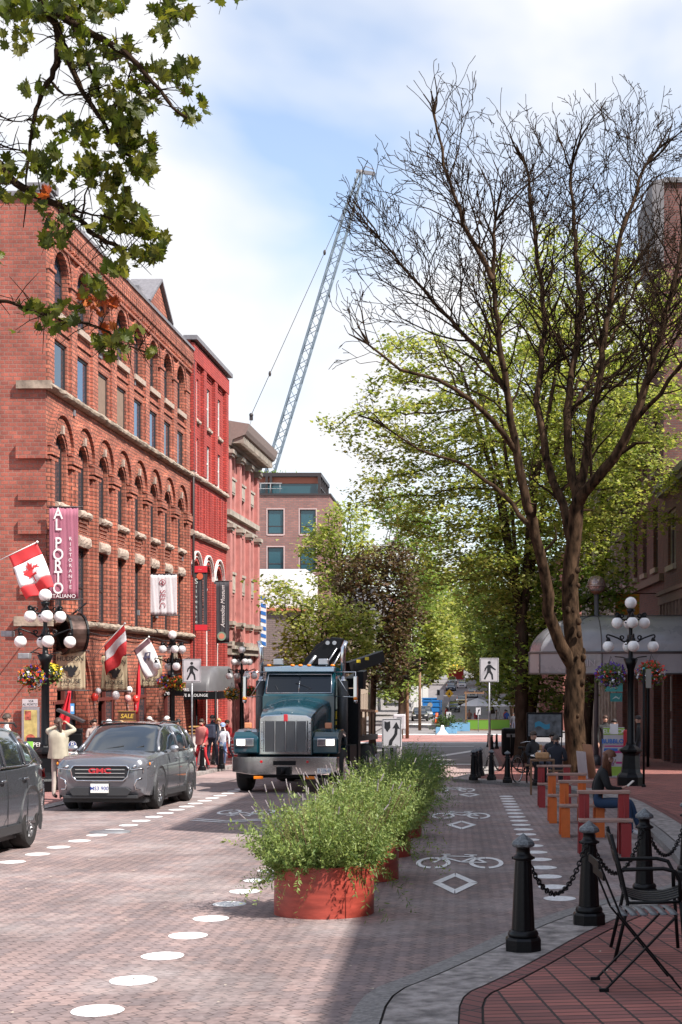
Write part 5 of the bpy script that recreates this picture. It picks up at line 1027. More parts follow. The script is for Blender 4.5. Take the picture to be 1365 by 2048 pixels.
def basket(label, x, y, z, r, cols, seed, lm='herbd'):
    o = thing('flower_basket', label, 'hanging basket', (x, y, z), 0, 'hanging flower baskets on the street lamps'); rs = np.random.RandomState(seed)
    b = MB(); b.lathe([(.03, -.30), (.16, -.22), (.22, -.08), (.23, 0)], 14); b.build('bowl', M['soil'], o)
    b = MB()
    for k in range(3): a = 2*PI*k/3; b.tube([(.2*math.cos(a), .2*math.sin(a), 0), (0, 0, .42)], .004, 4)
    b.build('wires', M['blackm'], o)
    n = 420; d = rs.randn(n, 3); d /= np.linalg.norm(d, axis=1)[:, None]; pts = d*(np.array([r, r, r*.72])*rs.uniform(.6, 1.0, n)[:, None]); pts[:, 2] -= .04; pts[rs.rand(n) < .15, 2] -= .12
    leaves_mesh('foliage', pts, 3, .055, .03, M[lm], o, seed, flat=.2)
    for ci, c in enumerate(cols):
        m = mat('petals_%02x%02x%02x' % tuple(int(255*v) for v in c), c, .6); k = 70; d = rs.randn(k, 3); d /= np.linalg.norm(d, axis=1)[:, None]; p_ = d*np.array([r, r, r*.74])*rs.uniform(.9, 1.1, k)[:, None]; p_[:, 2] -= .03
        if ci % 2: p_ = p_[p_[:, 2] < .05] if len(p_[p_[:, 2] < .05]) else p_
        leaves_mesh('blossoms', p_, 2, .062, .02, m, o, seed+7*ci+1, flat=0)
    return o
FL = [(.75, .05, .03), (.72, .70, .68), (.12, .05, .35), (.70, .50, .02), (.80, .22, .02)]
lamp('nearest left black iron street lamp below the tall mauve banner', XP(91, 34), 34, R(22)); lamp('second left black iron street lamp before the draped shop arches', XP(345, 50), 50, R(25)); lamp('farthest left black iron street lamp seen against the truck mirror', XP(484, 61), 61, R(30)); lamp('right black iron street lamp in front of the white canopy', XP(1262, 36.2), 36.2, R(-90))
def bk(px, py, Y, r, l, cols, s): p = P(px, py, Y); basket(l, p.x, p.y, p.z, r, cols, s)
bk(68, 1350, 34, .33, 'colourful flower basket on the left side of the nearest left lamp', FL, 1); bk(102, 1342, 34.3, .26, 'yellow flowered basket on the right side of the nearest left lamp', [FL[3], FL[1], FL[3]], 2)
bk(334, 1363, 50, .30, 'red and yellow flower basket on the left side of the second left lamp', FL, 3); bk(354, 1362, 50, .28, 'red flower basket on the right side of the second left lamp', [FL[0], FL[3], FL[4]], 4)
bk(464, 1385, 61, .32, 'white flower basket on the left side of the farthest left lamp', [FL[1], FL[3], FL[4]], 5); bk(500, 1380, 61, .28, 'small flower basket beside the truck mirror', [FL[0], FL[3]], 6)
bk(1222, 1346, 36.2, .38, 'purple and white flower basket on the left side of the right lamp', [FL[2], FL[1], FL[2], FL[0]], 7); bk(1303, 1342, 36.2, .36, 'red and purple flower basket on the right side of the right lamp', [FL[0], FL[2], FL[0], FL[1]], 8)
# ---- signs
MAN = [(-.03, .78), (-.12, .74), (-.24, .60), (-.27, .44), (-.22, .43), (-.17, .56), (-.10, .62), (-.12, .42), (-.16, .30), (-.30, .04), (-.22, .0), (-.06, .30), (.0, .36), (.10, .24), (.14, .0), (.22, .0), (.20, .28), (.09, .46), (.08, .62), (.18, .56), (.34, .48), (.36, .54), (.20, .66), (.08, .77)]
def ped_sign(label, px, Y, ytop, w=.60, h=.76, ybase=None, rz=0, s=1, pole=True, group='walking figure signs'):
    x = XP(px, Y); z0 = SG(Y) if ybase is None else ybase; o = thing('crossing_sign', label, 'sign', (x, Y, z0), rz, group); zt = ZP(ytop, Y)-z0
    if pole: MB().cyl((0, .035, 0), (0, .035, zt), .03, n=10).build('pole', M['steel'], o)
    b = MB(); b.box(-w/2, w/2, -.004, .006, zt-h, zt); p_ = b.build('panel', M['signw'], o, bevel=.003)
    b = MB(); t = .012
    for x0, x1, a, c in ((-w/2+.02, w/2-.02, zt-h+.02, zt-h+.02+t), (-w/2+.02, w/2-.02, zt-.02-t, zt-.02), (-w/2+.02, -w/2+.02+t, zt-h+.02+t, zt-.02-t), (w/2-.02-t, w/2-.02, zt-h+.02+t, zt-.02-t)): b.box(x0, x1, -.007, -.004, a, c)
    b.build('border', M['blk'], o); b = MB(); k = h*.80; b.prism([(p[0]*k*.95, p[1]*k) for p in MAN], .0055, .0075, o=(0, 0, zt-h+h*.10)); b.lathe([(0, 0), (.075*k, 0), (.075*k, .003), (0, .003)], 14)
    c = MB(); c.lathe([(0, 0), (.08*k, 0), (.08*k, .002), (0, .002)], 16); m_ = Matrix.Translation((-.0, -.0055, zt-h+h*.10+.89*k)) @ Matrix.Rotation(PI/2, 4, 'X')
    b = MB(); b.prism([(p[0]*k*.95, p[1]*k) for p in MAN], .0055, .0075, o=(0, 0, zt-h+h*.10)); b.add([m_ @ Vector(v) for v in c.v], c.f); b.build('walking_figure', M['blk'], o); return o
ped_sign('white crossing sign with walking figure left of the truck', 384, 47.2, 1318); ped_sign('white crossing sign with walking figure right of the planters', 979, 46, 1316); ped_sign('smaller walking figure sign behind the right crossing sign', 981, 72, 1366, .6, .76)
def disc_m(b, r, o, t=.002, n=20): c = MB(); c.lathe([(0, 0), (r, 0), (r, t), (0, t)], n); m_ = Matrix.Translation(o) @ Matrix.Rotation(PI/2, 4, 'X'); b.add([m_ @ Vector(v) for v in c.v], c.f)
Y = 44; o = thing('keep_right_sign', 'white sign with shield and curved arrow beside the truck', 'sign', (XP(784, Y), Y, gz(Y))); zt = ZP(1437, Y)-gz(Y); h = .88; w = .585
b = MB(); b.box(-.05, .05, .01, .10, 0, zt-.1); b.box(-.30, -.24, .02, .08, 0, zt-.2); b.build('post', M['blackm'], o)
b = MB(); b.box(-w/2, w/2, -.006, .008, zt-h, zt); b.build('panel', M['signr'], o, bevel=.004)
b = MB(); t = .016
for x0, x1, a, c in ((-w/2+.02, w/2-.02, zt-h+.02, zt-h+.02+t), (-w/2+.02, w/2-.02, zt-.02-t, zt-.02), (-w/2+.02, -w/2+.02+t, zt-h+.02+t, zt-.02-t), (w/2-.02-t, w/2-.02, zt-h+.02+t, zt-.02-t)): b.box(x0, x1, -.010, -.006, a, c)
b.prism([(-.22, .80), (-.14, .77), (-.05, .80), (-.04, .60), (-.13, .47), (-.22, .60)], .008, .011, o=(0, 0, zt-h))
b.prism([(-.10, .06), (.0, .06), (.03, .18), (.10, .28), (.17, .40), (.18, .58), (.25, .56), (.14, .78), (.02, .58), (.10, .59), (.08, .42), (.0, .30), (-.07, .22)], .008, .011, o=(0, 0, zt-h)); b.build('shield_and_arrow', M['blk'], o)
Y = 47; o = thing('utility_cabinet', 'pale grey utility box on a post behind the arrow sign', 'utility box', (XP(799, Y), Y, gz(Y))); b = MB(); b.box(-.2, .2, 0, .3, 1.4, 1.9); b.box(-.08, .08, .1, .2, 0, 1.4); b.build('cabinet', M['signw'], o, bevel=.04); MB().box(-.08, .08, -.01, .0, 1.6, 1.8).build('display', M['blk'], o)
# pay station on the left pavement
Y = 30.5; o = thing('pay_station', 'black parking pay station with tilted solar panel behind grey car', 'pay station', (XP(149, Y), Y, SG(Y)), R(8)); k = 2900/Y
b = MB(); b.box(-.16, .16, -.14, .14, 0, 1.36); b.box(-.15, .17, -.13, .13, 1.36, 1.46); b.build('cabinet', M['blackm'], o, bevel=.02)
b = MB(); b.beam((-.34, 0, 1.86), (.20, 0, 1.60), .05, .42, up=(0, 1, 0)); b.cyl((.0, 0, 1.4), (-.05, 0, 1.64), .05); b.build('solar_panel', M['frame'], o)
b = MB(); disc_m(b, .085, (-.02, -.145, 1.12)); b.build('blue_disc', mat('parking_blue', (.02, .05, .28), .4), o)
b = MB(); b2 = MB(); c = MB(); 
for a in range(24): pass
text(b, 'P', (-.02, -.152, 1.12), .15, bold=.012); ring(b2, -.02, 1.12, .075, .083, -.151, -.148, 24, a0=0, a1=2*PI); b.v += []; b.build('letter', M['white'], o); b2.build('disc_rim', M['white'], o)
b = MB(); b.box(-.11, .13, -.147, -.14, .86, .98); b.build('white_label', M['white'], o); b = MB(); b.box(-.11, .13, -.147, -.14, .70, .855); b.build('blue_label', mat('label_blue', (.02, .18, .5), .5), o); b = MB(); text(b, 'Entrez', (0.01, -.149, .92), .075, bold=.01); b.build('lettering', M['redl'], o)
# ---- banners
def cloth(b, x0, x1, z0, z1, amp=.015, n=26, fr=22, y=0, ph=0): b.sheet(lambda a, c: (x0+(x1-x0)*a, y+amp*math.sin(a*fr+c*2+ph)*(.4+.6*(1-c))+amp*.6*math.sin(a*fr*2.3+c*5+ph), z0+(z1-z0)*c), n, 10)
def banner(name, label, px0, px1, py0, py1, Y, m, rz=0, rods=True, amp=.012):
    x0 = XP(px0, Y); z0 = ZP(py1, Y); o = thing(name, label, 'banner', (x0, Y, z0), rz); w = (px1-px0)*Y/F; h = (py1-py0)*Y/F
    b = MB(); cloth(b, 0, w, 0, h, amp); b.build('cloth', m, o, solid=.006)
    if rods:
        for z in (0, h): b = MB(); b.cyl((-.08, 0, z), (w+.10, 0, z), .022, n=8); b.ball((w+.11, 0, z), .035, 8, 6); b.build('rod', M['frame'], o)
    return o, w, h
M['txtw'] = mat('cream_lettering', (.78, .74, .72), .6)
o, w, h = banner('restaurant_banner', 'tall mauve banner with white lettering on the orange brick corner', 99, 157, 1014, 1199, 45.0, M['mauve'])
b = MB()
for i, c in enumerate('AL PORTO'):
    if c != ' ': text(b, c, (w*.32, -.035, h*(.925-.122*i+(.045 if i > 1 else 0))), .50, bold=.014, sx=.85)
for i, c in enumerate('RISTORANTE'): text(b, c, (w*.74, -.035, h*(.655-.058*i)), .155, bold=.003)
text(b, 'ITALIANO', (w*.5, -.035, .10), .17, bold=.004, sx=1.0); b.build('lettering', M['txtw'], o)
b = MB(); b.box(w*.60, w*.995, -.024, -.021, .02, h*.98); 
o, w, h = banner('salon_banner', 'square white banner with red mark halfway along the brick facade', 298, 354, 1148, 1231, 58.6, M['whiteb'])
b = MB(); ring(b, w*.5, h*.80, .10, .125, -.032, -.028, 24, a0=0, a1=2*PI); text(b, 'SELC', (w*.5, -.03, h*.40), .30, u=(0, 0, -1), v=(1, 0, 0), sx=1.15); b.tube([(w*.5, -.03, h*.72), (w*.5, -.03, h*.84)], .012, 4); b.tube([(w*.43, -.03, h*.76), (w*.5, -.03, h*.82), (w*.57, -.03, h*.76)], .012, 4); b.build('lettering', M['pinkt'], o)
o, w, h = banner('restaurant_banner', 'black banner with red ends and pale vertical lettering on red building', 386, 415, 1132, 1261, 66.9, M['blackb'])
b = MB(); b.box(-.01, w+.01, -.035, -.028, h*.9, h); b.box(-.01, w+.01, -.035, -.028, 0, h*.09); b.build('red_ends', M['redb'], o)
b = MB()
for i, c in enumerate('Silvestre'): text(b, c, (w*.25, -.034, h*(.76-.078*i)), .34 if i == 0 else .22, bold=.004)
b.build('lettering', mat('pale_green_lettering', (.55, .66, .6), .6), o); b = MB()
for i, c in enumerate('RESTAURANTE PERUANO'): text(b, c, (w*.72, -.034, h*(.77-.037*i)), .10, bold=.006)
text(b, '~', (w*.5, -.037, h*.95), .3); b.build('small_lettering', mat('salmon_lettering', (.62, .25, .2), .6), o); b = MB(); disc_m(b, .15, (w*.5, -.036, h*.84)); b.build('emblem', mat('emblem_orange', (.62, .12, .05), .6), o)
o, w, h = banner('museum_banner', 'charcoal banner with white script lettering turned upright, nearest the pink building', 429, 459, 1162, 1286, 71.9, M['blackb'])
b = MB(); text(b, 'Ammolite Museum', (w*.58, -.03, h*.59), .28, u=(0, 0, 1), v=(-1, 0, 0), shear=.3, sx=.96); b.build('lettering', M['txtw'], o); b = MB(); disc_m(b, .22, (w*.5, -.034, h*.11)); b.build('emblem', mat('ammonite_ring', (.22, .30, .22), .5), o); b = MB(); disc_m(b, .14, (w*.5, -.037, h*.11)); b.build('emblem_centre', mat('ammonite_red', (.6, .22, .14), .5), o)
def hudson(label, a0, a1, b0, b1, Y):
    o, w, h = banner('shop_banner', label, a0, a1, b0, b1, Y, M['canvas']); o['group'] = 'buff canvas shop banners'
    b = MB(); text(b, 'HUDSON', (w*.5, -.03, h*.80), .205, bold=.006, sx=.98); text(b, 'HOUSE', (w*.52, -.03, h*.23), .20, bold=.006); text(b, 'TRADING COMPANY', (w*.5, -.03, h*.12), .07); b.build('lettering', M['blk'], o)
    b = MB(); rnd = random.Random(3); ring(b, w*.53, h*.48, .27, .285, -.032, -.029, 24, k=.62, a0=PI*.9, a1=2.1*PI)
    b.prism([(-.26, .06), (-.2, .2), (-.15, .1), (-.1, .22), (-.05, .12), (.02, .2), (.08, .1), (.14, .2), (.2, .12), (.26, .16), (.2, .02), (.1, -.06), (.02, -.1), (-.08, -.16), (.0, .0), (-.12, .0)], .029, .032, o=(w*.5, 0, h*.49)); b.prism([(-.1, .02), (.0, .06), (.1, -.0), (.16, -.1), (.05, -.18), (-.05, -.15)], .031, .034, o=(w*.5, 0, h*.49)); b.build('emblem', M['blk'], o); return o
hudson('buff canvas shop banner with black lettering nearest the lamp', 112, 171, 1302, 1381, 46.1); hudson('buff canvas shop banner with black lettering under the red flag', 202, 255, 1310, 1382, 51.4); hudson('buff canvas shop banner with black lettering half hidden by white flag', 278, 325, 1312, 1375, 57)
# ---- flags
def flag(name, label, px0, py0, px1, py1, Y, panels, drop, wid, Y2=None, swing=.0):
    """pole from base (px0,py0) to tip (px1,py1); cloth hangs from the outer half of the pole. panels: [(t0,t1,material)] across the fly"""
    a = P(px0, py0, Y2 or Y); t_ = P(px1, py1, Y); o = thing(name, label, 'flag', a); d = t_-a; b = MB(); b.cyl((0, 0, 0), d, .016, n=8); b.ball(d, .04, 8, 6); b.build('pole', M['whitef'], o)
    L0 = d*.98; L1 = d*(1-wid); fly = Vector((swing, 0, -1)).normalized()*drop
    def fn(a_, c): p = L0.lerp(L1, a_)+fly*c; return p+Vector((.0+.05*c*math.sin(a_*8+c*4), .07*c*math.sin(a_*10+c*3)+.04*math.sin(c*7), .03*math.sin(a_*9)*c))
    for n_, t0, t1, m in panels: b = MB(); b.sheet(lambda u_, v_: fn(u_, t0+(t1-t0)*v_), 12, 8); b.build(n_, m, o, solid=.006)
    return o, fn
o, fn = flag('canada_flag', 'red and white maple leaf flag on a slanted pole at left corner', -8, 1124, 75, 1084, 43, [('red_hoist_band', 0, .26, M['redflag']), ('white_field', .26, .74, M['whiteflag']), ('red_fly_band', .74, 1, M['redflag'])], 1.42, .70, swing=.42)
ML = [(0, -.5), (.04, -.5), (.03, -.22), (.30, -.27), (.26, -.18), (.50, .02), (.42, .06), (.46, .20), (.30, .17), (.27, .23), (.14, .10), (.20, .38), (.10, .33), (0, .52)]; ML = ML+[(-x, y) for x, y in ML[-2:0:-1]]
b = MB(); vs = [Vector(fn(.5+p[0]*.62, .5-p[1]*.42)) for p in ML]; tr = tessellate_polygon([[Vector((p[0], p[1], 0)) for p in ML]])
for s_ in (-.02, .02): b.add([v+Vector((0, s_, 0)) for v in vs], [tuple(t) for t in tr])
b.build('leaf_emblem', M['redflag'], o, fixn=False)
o, fn = flag('red_flag', 'red and white flag on a slanted pole above the middle canvas banner', 183, 1318, 250, 1247, 49.9, [('red_hoist_band', 0, .22, M['redflag']), ('white_field', .22, .55, M['whiteflag']), ('red_fly_band', .55, 1, M['redflag'])], 1.05, .62, Y2=50, swing=.1)
o, fn = flag('white_flag', 'long white flag with blue animal mark near the second lamp', 262, 1306, 298, 1274, 54.4, [('dark_hoist_band', 0, .16, mat('hoist_pattern', (.22, .12, .14), .7)), ('white_field', .16, 1, M['whiteflag'])], 1.25, .85, Y2=54.5, swing=.45)
b = MB(); pts = [(.2, .40), (.45, .3), (.7, .38), (.72, .5), (.5, .45), (.38, .5), (.5, .56), (.3, .56)]; vs = [Vector(fn(*p))+Vector((0, -.03, 0)) for p in pts]; tr = tessellate_polygon([[Vector((p[0], p[1], 0)) for p in pts]]); b.add(vs, [tuple(t) for t in tr]); b.build('animal_mark', mat('navy_print', (.12, .12, .2), .6), o, fixn=False)
def drape(label, pts, Y, m, w0, w1):
    b = MB(); pv_ = [P(x, y, Y) for x, y in pts]; o0 = pv_[-1]; n = len(pv_)-1
    def fn(a, c): i = min(n-1, int(c*n)); t = c*n-i; p = pv_[i].lerp(pv_[i+1], t)-o0; w_ = w0+(w1-w0)*c; return (p.x+(a-.5)*w_, p.y+.06*math.sin(a*12+c*2), p.z)
    b.sheet(fn, 16, 16); o = thing('hanging_cloth', label, 'cloth', o0, 0); b.build('cloth', m, o, solid=.008); return o
drape('long red cloth hanging in the arch below the white flag', [(272, 1318), (270, 1345), (272, 1385), (266, 1428)], 56.5, M['redb'], .42, .34)
drape('red feather flag leaning in the first arch behind the pay station', [(140, 1382), (134, 1410), (130, 1430), (124, 1448)], 44.5, M['redb'], .10, .42)
o = thing('blue_notice', 'small blue and white notice hanging in the first arch', 'notice', P(145, 1428, 44.2)); b = MB(); b.box(-.06, .06, -.01, .01, 0, .32); b.build('panel', mat('notice_blue', (.08, .3, .6), .5), o); b = MB(); b.box(-.04, .04, -.014, -.01, .08, .24); b.build('print', M['white'], o)
for i, (px, py, Y, m, r, l) in enumerate(((190, 1394, 49, 'redl', .13, 'red balloon tied to the pillar left of the white one'), (232, 1391, 50, 'white', .14, 'white balloon alone below the middle canvas banner'), (197, 1382, 49.3, 'white', .10, 'small white balloon above the left red balloon'), (259, 1380, 52, 'white', .12, 'white balloon at the top of the right bunch'), (256, 1397, 52, 'pinkt', .13, 'pale pink balloon at the lower left of the right bunch'), (272, 1398, 52, 'redl', .13, 'bright red balloon at the lower right of the right bunch'))):
    mm = mat('balloon_red', (.72, .045, .03), .25, coat=.5) if m == 'redl' else mat('balloon_pink', (.7, .38, .36), .25, coat=.5) if m == 'pinkt' else mat('balloon_white', (.8, .76, .75), .25, coat=.5)
    o = thing('balloon', l, 'balloon', P(px, py, Y), 0, 'party balloons on the arches'); MB().ball((0, 0, 0), r, 14, 10, 1, 1, 1.12).build('skin', mm, o); b = MB(); b.tube([(0, 0, -r*1.1), (.02, 0, -r*1.2-.3)], .004, 4); b.lathe([(.005, -r*1.16), (.02, -r*1.22), (.003, -r*1.1)], 6); b.build('string', M['white'], o)
# round drum sign and small wall fittings
o = thing('drum_sign', 'big round brass rimmed drum sign on the brick corner', 'sign', P(143, 1268, 46.2), R(-50)); M['brass'] = mat('dark_enamel_rim', (.09, .055, .045), .22, metal=.5, var=.6, scale=3)
b = MB(); ring(b, 0, 0, .48, .63, -.28, .28, 28, a0=0, a1=2*PI); b.build('rim', M['brass'], o); b = MB(); ring(b, 0, 0, .0, .48, -.20, .20, 28, a0=0, a1=2*PI); b.build('face', M['blackm'], o); b = MB(); ring(b, 0, 0, .64, .67, -.31, -.24, 28, a0=0, a1=2*PI); ring(b, 0, 0, .64, .67, .24, .31, 28, a0=0, a1=2*PI); b.tube([(0, 0, .6), (-.2, .6, 1.0)], .03, 5); b.build('hoops', M['black'], o)
for px, py, l in ((16, 1268, 'grey box floodlight on a curved arm on the left side wall'), (50, 1312, 'grey box floodlight behind the nearest left lamp')):
    o = thing('wall_floodlight', l, 'wall light', P(px, py, 43.8), 0, 'box floodlights on the side wall'); b = MB(); b.box(-.17, .17, -.15, .15, -.09, .09); b.build('housing', M['steel'], o, bevel=.02); b = MB(); b.tube([(.0, .1, .0), (.3, .4, .25), (.4, 1.5, .25)], .018, 6); b.build('arm', M['blackm'], o)
for (x0, y0, x1, y1, l) in ((-6, 1334, 88, 1262, 'x'),): pass
o = thing('menu_board', 'tall yellow framed menu case on the left side wall', 'menu board', P(62, 1500, 45.1)); k = 45.1/F
b = MB(); b.box(-18*k, 18*k, -.02, .06, 0, 86*k); b.build('case', M['alu'], o, bevel=.01); b = MB(); b.box(-13*k, 13*k, -.03, -.02, 6*k, 80*k); b.build('menu_sheet', mat('menu_yellow', (.45, .36, .13), .6, var=.3, scale=7), o); b = MB(); b.box(-11*k, 1*k, -.036, -.03, 60*k, 78*k); disc_m(b, 10*k, (0, -.033, 22*k)); b.build('menu_pictures', mat('menu_red', (.35, .08, .05), .6, var=.6, scale=14), o)
o = thing('wall_plate', 'pale name plate above the menu case on side wall', 'sign', P(60, 1413, 45.1)); b = MB(); b.box(-15*k, 15*k, 0, .05, 0, 15*k); b.build('plate', M['signw'], o); b = MB(); text(b, 'VIA', (2*k, -.004, 10.5*k), 7*k, bold=.01, shear=.25); text(b, 'AL PORTO', (0, -.004, 4*k), 6.2*k, bold=.01, shear=.25); b.build('lettering', M['blk'], o)
o = thing('chalk_board', 'small black chalk board in front of the side wall', 'chalk board', (XP(72, 40), 40, SG(40))); b = MB(); b.box(-.25, .25, 0, .04, .3, 1.15); b.build('board', M['blk'], o); b = MB(); text(b, 'OPEN', (0, -.01, .95), .16, bold=.01); [text(b, '~~~~', (0, -.01, .8-.13*i), .15) for i in range(3)]; b.build('chalk', M['whitef'], o)
o = thing('green_crate', 'bright green sign panel behind the left car', 'panel', (XP(56, 39), 39, SG(39)+.55)); MB().box(-.13, .13, 0, .05, 0, .5).build('panel', mat('lime', (.25, .6, .08), .5), o)
o = thing('sale_sign', 'dark shop sign with gold lettering above the car roof', 'sign', P(254, 1441, 48)); k = 48/F; b = MB(); b.box(-17*k, 17*k, 0, .06, 0, 18*k); b.build('board', mat('deep_brown', (.10, .045, .02), .6), o); b = MB(); text(b, 'SALE', (0, -.01, 8.5*k), 12*k, bold=.02, shear=.2); b.build('lettering', mat('gold_print', (.6, .4, .06), .4), o); b = MB(); ring(b, 0, 0, .001, .002, 0, .001, 4); b2 = MB(); b2.box(-18*k, 18*k, -.02, .07, 18*k, 19.2*k); b2.box(-18*k, 18*k, -.02, .07, -1.2*k, 0); b2.build('frame', mat('gold_frame', (.35, .22, .06), .5), o)
o = thing('salon_sign', 'black fascia sign with white lettering above the shop door', 'sign', P(338, 1388, 61.5), -.0); k = 61.5/F; b = MB(); b.box(-42*k, 30*k, 0, .1, -4*k, 8*k); b.build('board', M['blackm'], o); b = MB(); text(b, 'barre', (-12*k, -.01, 2*k), 13*k, bold=.02); b.build('lettering', M['white'], o)
# grey awning of the corner café
AW = thing('cafe_awning', 'curved grey vinyl awning with black valance on the left pavement', 'awning', (XP(418, 66), 66.6, 0)); k = 66/F; zt = 1.75+8*k; zb = 1.75-42*k
b = MB(); prof = [(math.cos(a)**.8 if a < PI/2 else 0, math.sin(a)) for a in [PI/2*i/8 for i in range(9)]]; rg = [(-40*k, -1.6)]+[(22*k*math.sin(a)+2*k, -1.6*math.cos(a)) for a in [PI/2*i/6 for i in range(7)]]; rg = [(-78*k, -1.6)]+rg[1:]+[(24*k, 3.5)]
vs = [(x if x < 0 else x*(.35+.65*p_[0]), y*p_[0] if y < 0 else y, zb+(zt-zb)*p_[1]) for x, y in rg for p_ in prof]; b.add(vs, [(i*9+j, (i+1)*9+j, (i+1)*9+j+1, i*9+j+1) for i in range(len(rg)-1) for j in range(8)]); b.build('hood', M['awn'], AW, sharp=20)
b = MB(); vs = [(x*1.002, y*1.002, z) for x, y in rg for z in (zb-16*k, zb-.01)]; b.add(vs, [(2*i, 2*i+2, 2*i+3, 2*i+1) for i in range(len(rg)-1)]); b.build('valance', M['blackm'], AW, solid=.02)
b = MB(); text(b, 'CAFE & LOUNGE', (-24*k, -1.63, zb-8*k), 8*k, bold=.01); text(b, 'TERS', (-40*k, -1.63, zb+3*k), 8*k, bold=.02); b.build('lettering', M['white'], AW)
b = MB()
for x in (-60*k, -20*k, 18*k): b.cyl((x, -1.2, ZG-.7), (x, -1.2, zb), .05, n=8)
b.build('posts', M['blackm'], AW)
o = thing('red_board', 'red sandwich board behind the truck fender', 'board', (XP(471, 58), 58, SG(58))); b = MB(); b.box(-.3, .3, 0, .05, .1, 1.1); b.build('panel', mat('board_red', (.55, .04, .04), .6), o); b = MB(); text(b, 'OPEN', (0, -.01, .85), .2, bold=.02); [b.box(-.2, .2, -.01, -.005, .6-.12*i, .66-.12*i) for i in range(4)]; b.build('print', M['white'], o)
o = thing('fruit_stand', 'pale stand with orange trays beside the crossing sign pole', 'stand', (XP(393, 52), 52, SG(52))); b = MB(); b.box(-.28, .28, 0, .4, 0, 1.1); b.build('stand_body', M['whitef'], o); b = MB(); [b.box(-.26, .26, -.04, .3, 1.12+.12*i, 1.16+.12*i) for i in range(3)]; b.build('trays', mat('tray_orange', (.6, .35, .12), .6, var=.4, scale=10), o)
# ---- planters
def stems(n, r, h, seed, out=.55, mbs=None, mk='herb', leafn=26, leafl=.042, tall=0, droop=.07):
    """leafy shoots: upright in the middle, arching and hanging over the rim at the edge; height varies in lumps round the ring"""
    rs = np.random.RandomState(seed); cen = []; nrm = []; ax = []; sz = []; ph = rs.uniform(0, 6, 4)
    for i in range(n):
        a = rs.uniform(0, 2*PI); rr = r*math.sqrt(rs.rand())*.95; e = rr/r; lump = 1+.22*math.sin(2*a+ph[0])+.16*math.sin(3*a+ph[1])+.10*math.sin(7*a+ph[2]); hang = e > .72 and rs.rand() < droop
        lean = e**1.5*out*rs.uniform(.4, 1.25)*(1.9 if hang else 1); L_ = h*rs.uniform(.55, 1.12)*lump*(1.0-.30*e); b0 = np.array([rr*math.cos(a), rr*math.sin(a), 0]); d = np.array([math.cos(a)*lean, math.sin(a)*lean, .55 if hang else 1.0])+rs.randn(3)*.17; d /= np.linalg.norm(d)
        g_ = (1.9 if hang else .32+.5*e*rs.rand()); tw = rs.randn(3)*.12; ll = leafl*rs.uniform(.7, 1.3)
        for k in range(leafn):
            t = .10+.90*(k+rs.rand())/leafn; p = b0+d*L_*t+np.array([tw[0], tw[1], -g_*.5])*L_*t*t; q_ = rs.uniform(0, 2*PI); tang = d+np.array([tw[0], tw[1], -g_*.5])*2*t; tang /= np.linalg.norm(tang); s1 = np.cross(tang, [math.cos(q_), math.sin(q_), .3]); s1 /= np.linalg.norm(s1)+1e-9
            w_ = rs.uniform(.15, .9); dirv = tang*w_+s1*(1.1-w_*.6); dirv /= np.linalg.norm(dirv); cen.append(p); ax.append(dirv); nrm.append(np.cross(dirv, s1)+rs.randn(3)*.45); sz.append(ll*rs.uniform(.5, 1.3))
    return np.array(cen), np.array(ax), np.array(nrm), np.array(sz)
def blades(name, cen, ax, nrm, sz, m, parent, wr=.20, lo=None):
    nrm = nrm/np.linalg.norm(nrm, axis=1)[:, None]; sd = np.cross(ax, nrm); sd /= np.linalg.norm(sd, axis=1)[:, None]+1e-9; s = sz[:, None]
    V = np.stack([cen, cen+ax*s*.45+sd*s*wr*.5, cen+ax*s, cen+ax*s*.45-sd*s*wr*.5], 1).reshape(-1, 3); n = len(cen)
    me = bpy.data.meshes.new(name); me.vertices.add(n*4); me.vertices.foreach_set('co', V.ravel().astype(np.float32)); me.loops.add(n*4); me.loops.foreach_set('vertex_index', np.arange(n*4, dtype=np.int32)); me.polygons.add(n); me.polygons.foreach_set('loop_start', np.arange(0, n*4, 4, dtype=np.int32)); me.polygons.foreach_set('loop_total', np.full(n, 4, np.int32)); me.materials.append(m); me.update(calc_edges=True)
    o = bpy.data.objects.new(name, me); COL.objects.link(o); o.parent = parent; return o
